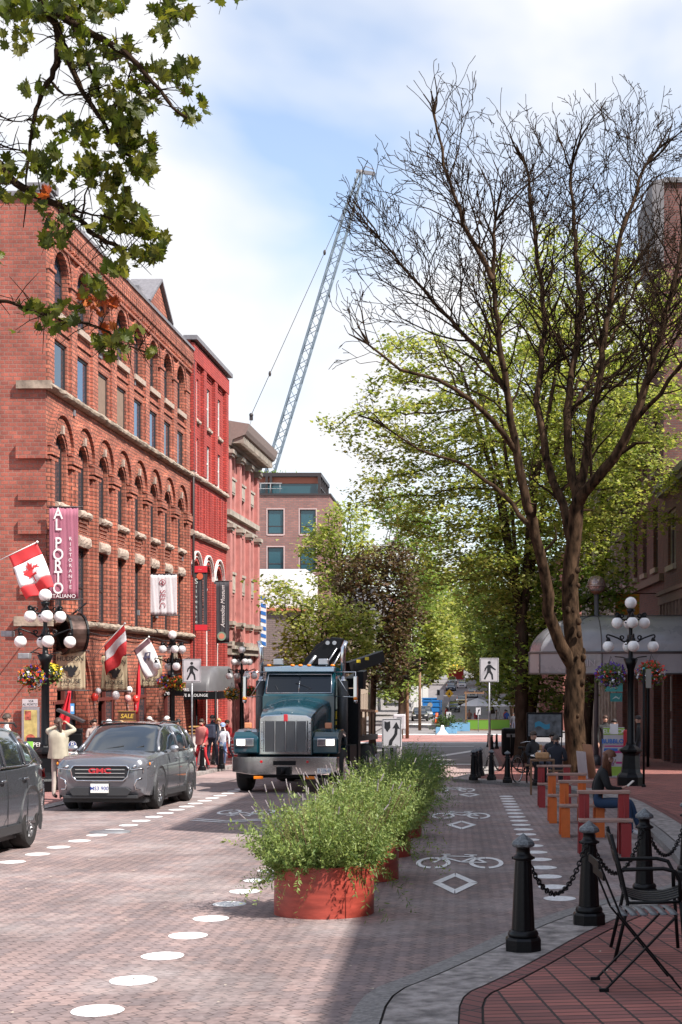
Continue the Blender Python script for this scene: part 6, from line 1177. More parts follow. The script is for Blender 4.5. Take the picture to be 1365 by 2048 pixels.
def planter(label, x, y, seed, hh=.75, mk='herb', out=.74, rz=0, n=520):
    o = thing('street_planter', label, 'planter', (x, y, gz(y)), rz, 'rust red steel ring planters along the lane'); b = MB(); r = .45
    b.lathe([(r-.012, 0), (r, 0), (r, .452), (r+.004, .456), (r+.004, .462), (r-.014, .462), (r-.012, .1)], 56); b.build('steel_ring', M['redplan'], o, sharp=40); b = MB(); b.tube([(r*math.cos(-1.05)*1.004, r*math.sin(-1.05)*1.004, .004), (r*math.cos(-1.05)*1.004, r*math.sin(-1.05)*1.004, .455)], .004, 5); b.build('weld_seam', M['redplan'], o); b = MB(); b.lathe([(0, .36), (.2, .40), (r-.02, .37)], 20); b.build('soil', M['soil'], o)
    rs = np.random.RandomState(seed)
    c, a, nn, s = stems(n, r, hh, seed, out, leafn=40, leafl=.036); c[:, 2] += .38; blades('foliage', c, a, nn, s, M[mk], o, .40)
    c, a, nn, s = stems(190, r, hh*.95, seed+3, out*1.25, leafn=30, leafl=.055, droop=.30); c[:, 2] += .38; blades('grey_foliage', c, a, nn, s, M['herbd'], o, .16)
    # woody stems and grass blades
    b = MB(); rnd = random.Random(seed)
    for i in range(120):
        q_ = rnd.uniform(0, 2*PI); rr = r*.92*math.sqrt(rnd.random()); l = rnd.uniform(.3, .62); e = rr/r*out*.6; b.tube([(rr*math.cos(q_), rr*math.sin(q_), .37), (rr*math.cos(q_)*(1+e*.4), rr*math.sin(q_)*(1+e*.4), .37+l*.5), (rr*math.cos(q_)+math.cos(q_)*e*l, rr*math.sin(q_)+math.sin(q_)*e*l, .37+l)], [.005, .004, .0025], 3, caps=False)
    b.build('stems', mat('brown_stems', (.16, .10, .05), .8), o, fixn=False)
    # lavender spikes
    b = MB(); st_ = MB(); side = rnd.choice((-1, 1))
    for i in range(24):
        q_ = rnd.uniform(PI*.55, PI*1.25) if i % 3 else rnd.uniform(0, 2*PI); rr = r*rnd.uniform(.5, 1.0); p0 = Vector((rr*math.cos(q_), rr*math.sin(q_), .6)); p1 = p0+Vector((math.cos(q_)*rnd.uniform(.05, .38), math.sin(q_)*rnd.uniform(.05, .3), rnd.uniform(.25, .62))); st_.tube([p0, p0.lerp(p1, .5)+Vector((0, 0, .03)), p1], .0018, 3, caps=False)
        for k in range(7): c_ = p1+(p1-p0).normalized()*(.010*k-.02); b.ball(c_, .0065, 5, 4, 1, 1, 1.2)
    b.build('lavender_spikes', M['laven'], o, fixn=False); st_.build('lavender_stalks', M['herb'], o, fixn=False); return o
for i, (x, y, l, hh, mk) in enumerate(((-1.225, 13.1, 'nearest rust red ring planter overflowing with bright green herbs', .76, 'herb'), (-1.12, 15.9, 'second ring planter with tall bright herbs, just behind the nearest', .92, 'herb'), (-1.08, 18.6, 'third ring planter with brownish plants in the row', .88, 'herb'), (-1.02, 21.6, 'fourth ring planter, half hidden in the row of planters', .9, 'herb'), (-1.0, 25.0, 'fifth ring planter with deeper green plants in the row', .98, 'herbd'), (-1.0, 28.4, 'sixth ring planter with deeper green plants in the row', .98, 'herbd'), (-1.02, 32.0, 'last ring planter in the row, farthest from the camera', .9, 'herbd'))):
    planter(l, x, y, 20+i, hh, mk, rz=.4*i, n=760 if i < 2 else 480)
# ---- bench frames
def bench(label, x, y, m):
    o = thing('bench_frame', label, 'bench', (x, y, gz(y)), 0, 'staggered bench frames along the kerb'); W = .64
    for s_ in (0, W-.13):
        b = MB(); b.prism([(-.30, 0), (.26, 0), (.20, .40), (.085, .79), (-.02, .79), (-.05, .50), (-.28, .45), (-.28, .41)], 0, .015, o=(s_+.06, 0, 0), u=(0, 1, 0)); b.box(s_, s_+.13, -.02, .085, .02, .79); b.prism([(.24, 0), (.26, 0), (.088, .79), (.07, .79)], -.06, .07, o=(s_+.06, 0, 0), u=(0, 1, 0)); b.prism([(-.30, 0), (-.27, 0), (-.25, .44), (-.28, .44)], -.06, .07, o=(s_+.06, 0, 0), u=(0, 1, 0)); b.build('leg', m, o)
    b = MB(); b.box(-.02, W+.02, -.04, .11, .79, .83); b.build('top_plank', M['plank'], o, bevel=.006); b = MB(); b.box(-.02, W+.02, -.30, -.06, .452, .487); b.build('seat_plank', M['plank'], o, bevel=.006); return o
bench('nearest red bench frame, just beyond the bollards', 1.53, 18.6, M['redseat']); bench('orange bench frame on which the woman sits', 1.50, 21.7, M['orangeseat']); bench('second orange bench frame, behind the seated woman', 1.50, 24.6, M['orangeseat']); bench('dark red bench frame farthest from the camera', 1.56, 28.9, M['redseat'])
# ---- metal chairs
def rod(b, *pts, r=.011): b.tube([Vector(p) for p in pts], r, 8)
def folding_chair(label, x, y, rz):
    o = thing('folding_chair', label, 'chair', (x, y, SG(y)), rz); w = .38
    for s_ in (0, w):
        b = MB(); b.beam((-.24, s_, .80), (-.10, s_, .46), .022, .012); b.beam((-.10, s_, .46), (.27, s_, .012), .026, .012); b.build('long_leg', M['blackm'], o, bevel=.003)
        s2 = .025 if s_ == 0 else w-.025; b = MB(); b.beam((.25, s2, .455), (-.19, s2, .012), .026, .012); b.box(-.23, -.17, s2-.012, s2+.012, 0, .02); b.build('short_leg', M['blackm'], o, bevel=.003)
    b = MB()
    for i in range(6): x0 = -.10+.062*i; b.sheet(lambda a, c, x0=x0: (x0+.046*a, .01+(w-.02)*c, .462+.010*math.sin(PI*c)+.004*i*.2), 2, 6)
    b.build('seat', M['capg'], o, solid=.004); b = MB()
    for z in (.70, .77): b.beam((-.205-(z-.70)*.4, 0, z), (-.205-(z-.70)*.4, w, z), .012, .045)
    b.build('backrest', M['blackm'], o); b = MB(); rod(b, (.22, .0, .08), (.22, w, .08), r=.006); rod(b, (-.15, .02, .06), (-.15, w-.02, .06), r=.006); b.build('stretcher', M['blackm'], o); return o
folding_chair('slim black folding chair with crossed legs facing right, nearest the camera', 1.08, 8.82, R(4))
def arm_chair(label, x, y, rz):
    o = thing('metal_armchair', label, 'chair', (x, y, SG(y)), rz); w = .50
    for s_ in (0, w):
        b = MB(); rod(b, (-.21, s_, .0), (-.14, s_, .30), (-.12, s_, .40), (-.17, s_, .62), (-.235, s_, .87), r=.0125); b.build('back_leg', M['blackm'], o)
        b = MB(); rod(b, (.27, s_, .0), (.25, s_, .30), (.24, s_, .41), r=.0125); b.build('front_leg', M['blackm'], o)
        b = MB(); rod(b, (-.16, s_-.02+.04*(s_ > 0), .63), (.12, s_-.02+.04*(s_ > 0), .64), (.20, s_-.02+.04*(s_ > 0), .62), (.235, s_, .55), (.24, s_, .42), r=.014); b.build('armrest', M['blackm'], o)
    b = MB()
    for i in range(5): y0 = .02+.094*i; b.sheet(lambda a, c, y0=y0: (-.15+.42*c, y0+.08*a, .42+.035*(2*c-1)**2-.012*math.sin(PI*c)), 2, 8)
    b.build('seat', M['blackm'], o, solid=.006); b = MB(); rod(b, (-.12, 0, .40), (.24, 0, .41), (.24, w, .41), (-.12, w, .40), (-.12, 0, .40)); b.build('seat_frame', M['blackm'], o)
    for z0, z1 in ((.66, .745), (.775, .865)): b = MB(); b.sheet(lambda a, c, z0=z0, z1=z1: (-.18-(z0+(z1-z0)*c-.66)*.27-.02*math.sin(PI*a), w*a, z0+(z1-z0)*c), 8, 2); b.build('back_slat', M['blackm'], o, solid=.008)
    return o
arm_chair('black metal armchair with slatted back behind the folding chair', 1.27, 9.92, R(-3))
# ---- right pavement objects
Y = 41.2; o = thing('sandwich_board', 'tall green and white sandwich board beside the right lamp', 'sandwich board', (XP(1229, Y), Y, SG(Y))); b = MB(); b.beam((-.0, -.02, .03), (0, .12, 1.42), .60, .03, up=(0, 1, 0)); b.box(-.32, .32, -.1, .3, 0, .05); b.build('panel', M['signr'], o); uu = (1, 0, 0); vv = Vector((0, .14, 1.39)).normalized()
def onb(b, x0, x1, z0, z1, d=.018):
    f = lambda x, z: Vector((x, -.02, .03))+vv*z-Vector((0, d, 0)); b.add([f(x0, z0), f(x1, z0), f(x1, z1), f(x0, z1)], [(0, 1, 2, 3)])
b = MB(); onb(b, -.30, .30, 1.18, 1.38); onb(b, -.30, .30, .02, .28); b.build('green_bands', mat('lime_print', (.30, .48, .06), .6), o, fixn=False); b = MB(); onb(b, -.28, .28, .84, .88); onb(b, .02, .28, .66, .74); onb(b, .05, .25, .36, .42); b.build('magenta_print', mat('magenta_print', (.5, .04, .2), .6), o, fixn=False)
b = MB(); onb(b, -.29, .1, .72, .80, .02); text(b, 'BUBBLO', (-.04, -.02+.1*.98-.055, 1.02), .17, u=uu, v=vv, bold=.03); b.build('blue_print', mat('blue_print', (.03, .15, .5), .6), o, fixn=False); b = MB(); onb(b, -.11, .12, 1.20, 1.50, .03); b.build('paper_notice', M['white'], o, fixn=False); b = MB(); text(b, 'ELE   CK', (0, .05, 1.30), .17, u=uu, v=vv, bold=.01); b.build('lettering', M['white'], o)
b = MB(); onb(b, -.25, -.05, .45, .62); onb(b, -.2, .0, .3, .42); b.build('small_pictures', mat('mixed_print', (.3, .2, .3), .6, var=.7, scale=25), o, fixn=False)
Y = 40.5; o = thing('leaning_board', 'white and tan folding board leaning beside the tree trunk', 'board', (XP(1176, Y), Y, SG(Y)), R(25)); b = MB(); b.beam((-.14, 0, 0), (-.22, 0, .76), .02, .5, up=(0, 1, 0)); b.build('white_panel', M['signr'], o); b = MB(); b.beam((.14, 0, 0), (-.02, 0, .95), .02, .5, up=(0, 1, 0)); b.build('tan_panel', mat('tan_board', (.45, .24, .14), .7), o)
Y = 42.5; o = thing('map_board', 'dark framed street map board behind the seated people', 'map board', (XP(1090, Y), Y, SG(Y))); k = Y/F; b = MB(); b.box(-36*k, 36*k, 0, .08, 1.12, 1.12+50*k); b.box(-35*k, -33*k, 0, .08, 0, 1.12); b.box(33*k, 35*k, 0, .08, 0, 1.12); b.build('frame', M['blackm'], o); b = MB(); b.box(-33*k, 33*k, -.01, 0, 1.16, 1.12+46*k); b.build('map_sheet', mat('map_grey', (.10, .11, .12), .4, var=.6, scale=6), o); b = MB(); b.sheet(lambda a, c: (-20*k+30*k*a, -.015, 1.4+10*k*c+.05*math.sin(a*6)), 10, 2); b.build('water_patch', mat('map_blue', (.03, .22, .34), .4), o)
for px, py, w_, h_, c, l in ((1228, 1366, .62, .30, (.06, .38, .38), 'teal square sign under the left flower basket'), (1233, 1386, .42, .30, (.03, .25, .26), 'smaller dark teal sign below the first one')):
    o = thing('shop_sign', l, 'sign', P(px, py, 50.5), 0); b = MB(); b.box(-w_/2, w_/2, 0, .05, -h_, 0); b.build('panel', mat('teal_%d' % px, c, .5), o); b = MB(); b.prism([(-.15, -.22), (-.02, -.1), (.1, -.18), (.18, -.05), (.1, -.22), (0, -.16)], .001, .004); b.build('swoosh', mat('swoosh', (.4, .6, .6), .5), o); b = MB(); b.tube([(0, .03, 0), (0, .03, .35)], .012, 5); b.build('hanger', M['blackm'], o)
Y = 35.4; o = thing('parking_sign', 'slim dark pole with a tan backed parking plate by the right lamp', 'sign', (XP(1288, Y), Y, SG(Y))); k = Y/F; b = MB(); b.cyl((0, 0, 0), (0, 0, ZP(1338, Y)-SG(Y)), .028, n=8); b.ball((0, 0, .02), .06, 8, 5); b.build('pole', M['blackm'], o); b = MB(); b.box(.05, .05+11*k, -.01, .01, ZP(1376, Y)-SG(Y), ZP(1338, Y)-SG(Y)); b.build('plate', mat('sign_back_tan', (.28, .26, .23), .6), o); MB().ball((0, 0, ZP(1337, Y)-SG(Y)), .035, 8, 6).build('teal_cap', mat('teal_cap', (.03, .3, .33), .5), o)
o = thing('litter_bin', 'rounded black litter bin behind the far kerb bollards', 'bin', (XP(1022, 66), 66, SG(66))); b = MB(); b.box(-.42, .42, -.3, .4, 0, 1.25); b.build('body', M['blackm'], o, bevel=.12); b = MB(); b.box(-.2, .2, -.31, -.28, .85, 1.0); b.build('slot', M['steel'], o)
o = thing('thin_post', 'thin black post beside the litter bin', 'post', (XP(1023, 62), 62, SG(62))); MB().cyl((0, 0, 0), (0, 0, 1.0), .045, n=8).build('shaft', M['blackm'], o)
# table, chairs and bicycle by the tree
o = thing('cafe_table', 'small café table with cups between the seated people', 'table', (XP(1092, 36.2), 36.6, SG(36.6))); b = MB(); b.lathe([(0, .72), (.36, .72), (.36, .75), (0, .75)], 20); b.build('tabletop', M['whitef'], o); b = MB(); b.cyl((0, 0, 0), (0, 0, .72), .03); b.lathe([(0, 0), (.22, 0), (.2, .03), (0, .03)], 14); b.build('pedestal', M['blackm'], o)
for i, (dx, c) in enumerate(((-.15, (.7, .68, .66)), (.06, (.6, .1, .05)), (.2, (.7, .68, .66)))): o = thing('paper_cup', ('white paper cup at the left of the café table', 'orange cup in the middle of the café table', 'white paper cup at the right of the café table')[i], 'cup', (XP(1092, 36.2)+dx, 36.45, SG(36.6)+.75)); MB().lathe([(0, 0), (.03, 0), (.042, .12), (.04, .12)], 12).build('cup_body', mat('cup%d' % i, c, .5), o)
BI = thing('bicycle', 'black parked city bicycle with wicker basket beside the bollards', 'bicycle', (XP(1052, 38.6), 38.6, SG(38.6)), R(62)); 
for yx in (-.52, .52):
    b = MB(); b.tube([(yx+.34*math.cos(a), 0, .35+.34*math.sin(a)) for a in [2*PI*i/28 for i in range(29)]], .018, 6, caps=False); wh = b.build('wheel', M['rubber'], BI); b = MB()
    for i in range(14): a = 2*PI*i/14; b.tube([(yx, 0, .35), (yx+.33*math.cos(a), 0, .35+.33*math.sin(a))], .002, 3, caps=False)
    b.tube([(yx+.32*math.cos(a), 0, .35+.32*math.sin(a)) for a in [2*PI*i/28 for i in range(29)]], .008, 5, caps=False); b.build('spokes', M['alu'], wh)
b = MB()
for p, q_ in (((-.52, 0, .35), (-.08, 0, .30)), ((-.52, 0, .35), (-.18, 0, .78)), ((-.08, 0, .30), (-.22, 0, .88)), ((-.08, 0, .30), (.36, 0, .74)), ((-.18, 0, .78), (.34, 0, .84)), ((.52, 0, .35), (.32, 0, 1.0))): b.tube([p, q_], .016, 6)
b.build('frame', M['black'], BI); b = MB(); b.tube([(.25, -.28, 1.0), (.33, -.14, 1.04), (.33, .14, 1.04), (.25, .28, 1.0)], .012, 6); b.build('handlebar', M['alu'], BI); b = MB(); b.box(-.35, -.10, -.07, .07, .88, .94); b.build('saddle', M['blackm'], BI, bevel=.02); b = MB(); b.box(.40, .68, -.17, .17, .72, .95); b.build('front_basket', mat('wicker', (.42, .26, .13), .8, var=.3, scale=20), BI, bevel=.02); b = MB(); b.tube([(-.52+.38*math.cos(a), 0, .35+.38*math.sin(a)) for a in [PI*i/10 for i in range(2, 11)]], .012, 5); b.build('mudguard', M['black'], BI)
o = thing('basket_bag', 'tan wicker bag beside the person with their back to us', 'bag', (XP(1085, 33.5), 33.5, gz(33.5)+.83)); b = MB(); b.box(-.16, .16, -.08, .08, 0, .15); b.build('body', mat('wicker2', (.45, .25, .12), .8, var=.2, scale=15), o, bevel=.04); b = MB(); b.tube([(-.12, 0, .14), (-.06, 0, .22), (.06, 0, .22), (.12, 0, .14)], .008, 5); b.build('handle', M['wood'], o)
o = thing('wooden_stand', 'low timber stand under the tan wicker bag', 'stand', (XP(1085, 33.5), 33.5, gz(33.5)+.0)); b = MB(); b.box(-.28, .28, -.14, .14, .78, .82); [b.box(sx*.26-.02, sx*.26+.02, sy*.1-.02, sy*.1+.02, 0, .78) for sx in (-1, 1) for sy in (-1, 1)]; b.build('top', M['wood'], o)
# ---------------------------------------------------------------- cars
def loft(mb, rings, smooth=True, mirror=True, caps=True):
    """rings: list of (y, [(x,z)...]) half profiles from bottom centre to top centre; mirrored to a closed ring"""
    full = []
    for y, h in rings: full.append([(x, y, z) for x, z in h]+[(-x, y, z) for x, z in h[-2:0:-1]])
    n = len(full[0]); vs = [v for r in full for v in r]; fs = [(i*n+k, i*n+(k+1) % n, (i+1)*n+(k+1) % n, (i+1)*n+k) for i in range(len(full)-1) for k in range(n)]
    mb.add(vs, fs, smooth)
    if caps: mb.add(full[0], [tuple(range(n))[::-1]], smooth); mb.add(full[-1], [tuple(range(n))], smooth)
def boolean(o, cutters):
    for c in cutters: m = o.modifiers.new('b', 'BOOLEAN'); m.object = c; m.solver = 'EXACT'
    dg = bpy.context.evaluated_depsgraph_get(); dg.update(); me = bpy.data.meshes.new_from_object(o.evaluated_get(dg)); old = o.data
    if len(me.polygons) > 20: o.data = me; me.name = old.name
    o.modifiers.clear()
    for c in cutters: bpy.data.objects.remove(c)
def wheel(parent, x, y, r, w, side, spokes=5, rimm='alu', dual=False):
    b = MB(); prof = [(r*.62, -w/2), (r*.90, -w/2), (r*.985, -w*.36), (r, -w*.25), (r, w*.25), (r*.985, w*.36), (r*.90, w/2), (r*.62, w/2), (r*.60, w*.3), (r*.60, -w*.3), (r*.62, -w/2)]
    rot = Matrix.Translation((x, y, r)) @ Matrix.Rotation(PI/2, 4, 'Y'); n = 36
    vs = [rot @ Vector((p*math.cos(2*PI*k/n), p*math.sin(2*PI*k/n), z)) for p, z in prof for k in range(n)]; b.add(vs, [(i*n+k, i*n+(k+1) % n, (i+1)*n+(k+1) % n, (i+1)*n+k) for i in range(len(prof)-1) for k in range(n)], True)
    wo = b.build('wheel', M['rubber'], parent, sharp=45); b = MB(); b.M = Matrix.Translation((x, y, r)) @ Matrix.Rotation(side*PI/2, 4, 'Y'); z0 = w*.5
    def annulus(r0, r1, za, zb): vs = [(q*math.cos(2*PI*k/n), q*math.sin(2*PI*k/n), z) for q, z in ((r0, za), (r1, zb)) for k in range(n)]; b.add(vs, [(k, (k+1) % n, n+(k+1) % n, n+k) for k in range(n)], True)
    annulus(r*.645, r*.60, z0*.9, z0*.95); annulus(r*.60, r*.56, z0*.95, z0*.5); b.lathe([(0, z0*.62), (r*.15, z0*.62), (r*.15, z0*.85), (0, z0*.88)], 12)
    for k in range(spokes):
        for da in (-.13, .13):
            a = 2*PI*k/spokes; c0 = Vector((math.cos(a+da*.6)*r*.12, math.sin(a+da*.6)*r*.12, z0*.8)); c1 = Vector((math.cos(a+da*1.6)*r*.60, math.sin(a+da*1.6)*r*.60, z0*.92)); b.beam(c0, c1, r*.085, .02)
    b.build('rim', M[rimm], wo); b = MB(); b.M = Matrix.Translation((x, y, r)) @ Matrix.Rotation(side*PI/2, 4, 'Y'); b.lathe([(0, z0*.35), (r*.57, z0*.35), (r*.57, z0*.4), (0, z0*.4)], 24); b.build('brake_disc', M['carplast'], wo); return wo
def make_suv(name, label, x, y, rz, paint, L=4.63, W=.92, H=1.66, rear_only=False, coupe=0):
    o = thing(name, label, 'car', (x, y, gz(y)), rz); o.rotation_euler.x = math.atan(-.0338); b = MB(); s = L/4.63
    def hp(w, zb, zt, tuck=.0): return [(0, zb+.05), (w*.80, zb+.05), (w*.955, zb+.10), (w*.995, .48), (w, .70), (w*.985, .86), (w*.955, zt-.07), (w*.88, zt-.01), (w*.5, zt+.025), (0, zt+.035)]
    st = [(-.01, .66, .40, .86), (.03, .76, .30, .96), (.12, .855, .22, 1.0), (.30, .895, .2, 1.035), (.7, .915, .2, 1.07), (1.1, .92, .2, 1.10), (1.45, .92, .2, 1.13), (2.2, .92, .2, 1.13), (3.2, .92, .2, 1.15), (3.9, .925, .2, 1.18), (4.3, .905, .24, 1.18), (4.5, .87, .30, 1.12), (4.6, .80, .36, 1.0), (4.63, .72, .42, .9)]
    loft(b, [(yy*s, hp(w, zb, zt)) for yy, w, zb, zt in st]); body = b.build('body', paint, o)
    cut = []; wy = (.95*s, 3.675*s)
    for yy in wy:
        for sx in (-1, 1):
            c = MB(); c.cyl((sx*.55, yy, .37), (sx*1.1, yy, .37), .415, n=32); cut.append(c.build('cut', paint))
    bpy.context.view_layer.update(); boolean(body, cut); body.data.polygons.foreach_set('use_smooth', [True]*len(body.data.polygons)); body.data.set_sharp_from_angle(angle=R(32))
    b = MB()
    for yy in wy:
        for sx in (-1, 1): b.cyl((sx*.50, yy, .37), (sx*.62, yy, .37), .42, n=24); vs = [(sx*xx, yy+.412*math.cos(a), .37+.412*math.sin(a)) for a in [-.25+(PI+.5)*i/20 for i in range(21)] for xx in (.55, .90)]; b.add(vs, [(2*i, 2*i+1, 2*i+3, 2*i+2) for i in range(20)])
    b.box(-.8, .8, .3, L-.3, .16, .26); b.build('underbody', M['carplast'], o)
    ar_ = MB()
    for yy in wy:
        for sx in (-1, 1):
            vs = []
            for i in range(23):
                a = -.32+(PI+.64)*i/22
                for r_, xx in ((.405, .905), (.475, .932), (.485, .90)): vs.append((sx*xx, yy+r_*math.cos(a), max(.17, .37+r_*math.sin(a))))
            ar_.add(vs, [(3*i+j, 3*i+j+1, 3*i+4+j, 3*i+3+j) for i in range(22) for j in range(2)])
    for sx in (-1, 1): ar_.box(min(sx*.88, sx*.93), max(sx*.88, sx*.93), 1.42*s, 3.2*s, .25, .36)
    ar_.build('wheel_arch_trim', M['carplast'], o)
    for k, yy in enumerate(wy):
        for sx in (-1, 1): wheel(o, sx*(W-.125), yy, .36, .235, sx)
    # greenhouse
    def gh(w0, w1, z0, z1): return [(0, z0), (w0, z0), (w0*.99, z0+.02), (w0+(w1-w0)*.5+.02, z0+(z1-z0)*.55), (w1, z1-.045), (w1*.88, z1-.01), (w1*.5, z1+.012), (0, z1+.02)]
    gs = [(1.16, .80, .70, 1.06, 1.12), (1.55, .86, .66, 1.1, 1.36), (1.90, .87, .65, 1.1, 1.56), (2.12, .87, .65, 1.1, 1.635), (2.6, .875, .665, 1.1, 1.665), (3.3, .875, .665, 1.1, 1.665-.02*coupe), (3.9, .865, .65, 1.1, 1.63-.05*coupe), (4.25, .85, .63, 1.1, 1.55-.10*coupe), (4.45, .82, .62, 1.1, 1.36-.06*coupe), (4.58, .78, .62, 1.08, 1.14)]
    b = MB(); loft(b, [(yy*s, gh(*g_)) for yy, *g_ in gs]); b.build('windows', M['carglass'], o, sharp=50)
    def ghp(yy, t, out=.0):  # point on greenhouse side at height fraction t
        for (a, b_) in zip(gs, gs[1:]):
            if a[0] <= yy <= b_[0]: f = (yy-a[0])/(b_[0]-a[0]); w0, w1, z0, z1 = [a[i]+(b_[i]-a[i])*f for i in (1, 2, 3, 4)]; break
        pr = gh(w0, w1, z0, z1)[2:5]
        if t <= .55: q_ = t/.55; p = (pr[0][0]+(pr[1][0]-pr[0][0])*q_, pr[0][1]+(pr[1][1]-pr[0][1])*q_)
        else: q_ = (t-.55)/.45; p = (pr[1][0]+(pr[2][0]-pr[1][0])*q_, pr[1][1]+(pr[2][1]-pr[1][1])*q_)
        return (p[0]+out, yy*s, p[1]+out*.4)
    # roof skin
    b = MB(); rs_ = [g_ for g_ in gs if 2.0 < g_[0] < 4.3]; half = []
    for yy, w0, w1, z0, z1 in rs_: half.append([(w1+.012, yy*s, z1-.075), (w1+.008, yy*s, z1-.03), (w1*.88, yy*s, z1+.004), (w1*.5, yy*s, z1+.026), (0, yy*s, z1+.034)])
    vs = [v for r_ in half for v in r_+[(-x_, y_, z_) for x_, y_, z_ in r_[-2::-1]]]; n = 9; b.add(vs, [(i*n+k, i*n+k+1, (i+1)*n+k+1, (i+1)*n+k) for i in range(len(half)-1) for k in range(n-1)], True); b.build('roof', paint, o)
    b = MB()
    for sx in (-1, 1):
        f = lambda yy, t, o_=.006: tuple([sx*ghp(yy, t, o_)[0]]+list(ghp(yy, t, o_)[1:]))
        b.tube([f(1.25, .2), f(1.55, .8), f(1.9, .96), f(2.15, .99)], [.035, .035, .03, .03], 6); b.tube([f(4.5, .1), f(4.38, .6), f(4.22, .95)], .045, 6)
        for yb, m_ in ((2.62, 0), (3.52, 0)):
            b.tube([f(yb, .02), f(yb, .5), f(yb-.03, .96)], .028, 4)
        qs = [f(3.86, .0, .012), f(4.5, .0, .012), f(4.42, .45, .012), f(4.25, .97, .012), f(4.12, .97, .012)]; b.add(qs, [(0, 1, 2, 3, 4)])
    b.build('pillars', paint, o)
    b = MB()
    for sx in (-1, 1): b.tube([(sx*.60, 2.2*s, 1.66), (sx*.63, 2.35*s, 1.70), (sx*.63, 3.8*s, 1.69), (sx*.60, 4.0*s, 1.64)], .016, 6)
    b.build('roof_rails', M['carplast'], o)
    b = MB()
    for sx in (-1, 1):
        f = lambda yy, t: (sx*ghp(yy, t, .014)[0], ghp(yy, t)[1], ghp(yy, t, .014)[2]); b.tube([f(1.6, .02), f(2.6, .0), f(3.7, .0), f(4.1, .2)], .011, 5)
    b.build('window_trim', M['chrome'], o)
    for sx in (-1, 1):
        b = MB(); b.ball((sx*1.02, 1.66*s, 1.16), .12, 12, 8, .85, .5, .62); b.beam((sx*.88, 1.66*s, 1.10), (sx*1.0, 1.66*s, 1.14), .05); b.build('mirror', M['alu'] if coupe == 0 else paint, o)
        for yy in (2.40, 3.38): b = MB(); b.tube([(sx*.915, (yy-.09)*s, .95), (sx*.94, (yy-.05)*s, .955), (sx*.94, (yy+.05)*s, .958), (sx*.915, (yy+.09)*s, .955)], .014, 6); b.build('door_handle', paint if sx else paint, o)
    b = MB()
    for sx in (-1, 1):
        for yy in (1.55, 2.62, 3.50): b.tube([(sx*.918, yy*s, .34), (sx*.9235, yy*s, .62), (sx*.918, yy*s, .84), (sx*.89, yy*s, 1.06)], .004, 4)
    b.build('door_gaps', M['blk'], o)
    # front
    b = MB(); 
    for sx in (-1, 1): b.prism([(.48, .86), (.62, .89), (.80, .90), (.83, .84), (.74, .76), (.58, .74), (.52, .80)], -.0, .02, o=(0, .055, 0), u=(sx, 0, 0)) if False else None
    for sx in (-1, 1):
        vs = [(.50, -.03, .80), (.62, .0, .88), (.80, .10, .93), (.90, .36, .985), (.912, .40, .95), (.885, .16, .84), (.78, .05, .76), (.60, -.015, .74)]
        vs = [(sx*x_, y_, z_) for x_, y_, z_ in vs]; c = (sx*.72, .01, .85); m_ = MB(); m_.add(vs+[c]+[(x_*.96, y_+.06, z_) for x_, y_, z_ in vs], [(i, (i+1) % 8, 8) for i in range(8)]+[(i, (i+1) % 8, 9+(i+1) % 8, 9+i) for i in range(8)]); h_ = m_.build('headlight', mat('headlight_glass', (.10, .10, .11), .08, spec=1, coat=.8), o)
        m_ = MB(); m_.tube([(sx*.54, -.042, .79), (sx*.66, -.025, .80), (sx*.80, .05, .82), (sx*.80, .05, .74)], .012, 5); m_.ball((sx*.64, -.005, .85), .04, 8, 6); m_.build('light_strip', M['chrome'], h_); m_ = MB(); m_.ball((sx*.885, .20, .90), .03, 8, 6, .5, 1.3, 1); m_.build('amber_corner', M['orangel'], h_)
        m_ = MB(); m_.prism([(.64, .56), (.70, .62), (.76, .60), (.70, .54), (.69, .42), (.76, .42), (.76, .36), (.62, .36)], .0, .02, o=(0, .065 if sx else 0, 0), u=(sx, 0, 0)); 
        m_ = MB(); m_.tube([(sx*.78, .035, .64), (sx*.68, -.0, .60), (sx*.65, .0, .50), (sx*.67, .01, .42), (sx*.75, .05, .42)], .018, 5); m_.build('fog_lamp_trim', M['chrome'], o)
    gp = [(-.50, .87), (.50, .87), (.56, .80), (.52, .66), (.44, .585), (-.44, .585), (-.52, .66), (-.56, .80)]
    b = MB(); b.prism(gp, .0, .03, o=(0, -.015, 0)); gr = b.build('grille', M['blk'], o); b = MB(); b.tube([(p[0], -.05, p[1]) for p in gp+gp[:1]], .015, 6); 
    for z_ in (.655, .725, .795): b.box(-.47, .47, -.058, -.045, z_-.007, z_+.007)
    b.build('grille_bars', M['chrome'], gr); b = MB(); text(b, 'GMC', (0, -.075, .77), .135, bold=.03, sx=1.45); b.build('badge', mat('badge_red', (.50, .03, .04), .3), gr)
    b = MB(); b.prism([(-.52, .30), (.52, .30), (.60, .40), (.50, .46), (-.50, .46), (-.60, .40)], .0, .03, o=(0, -.02, 0)); b.box(-.70, .70, -.03, .1, .25, .31); b.build('lower_grille', M['carplast'], o, bevel=.01)
    b = MB(); b.box(-.17, .17, -.075, -.055, .36, .53); pl = b.build('number_plate', M['whitef'], o); b = MB(); text(b, 'MS3 900', (0, -.078, .44), .10, bold=.006); b.build('plate_lettering', mat('plate_blue', (.03, .06, .3), .5), pl)
    b = MB(); [b.tube([(sx*.30, .05, .97), (sx*.36, .6, 1.075), (sx*.42, 1.1, 1.125)], .012, 5) for sx in (-1, 1)]; b.build('bonnet_creases', paint, o)
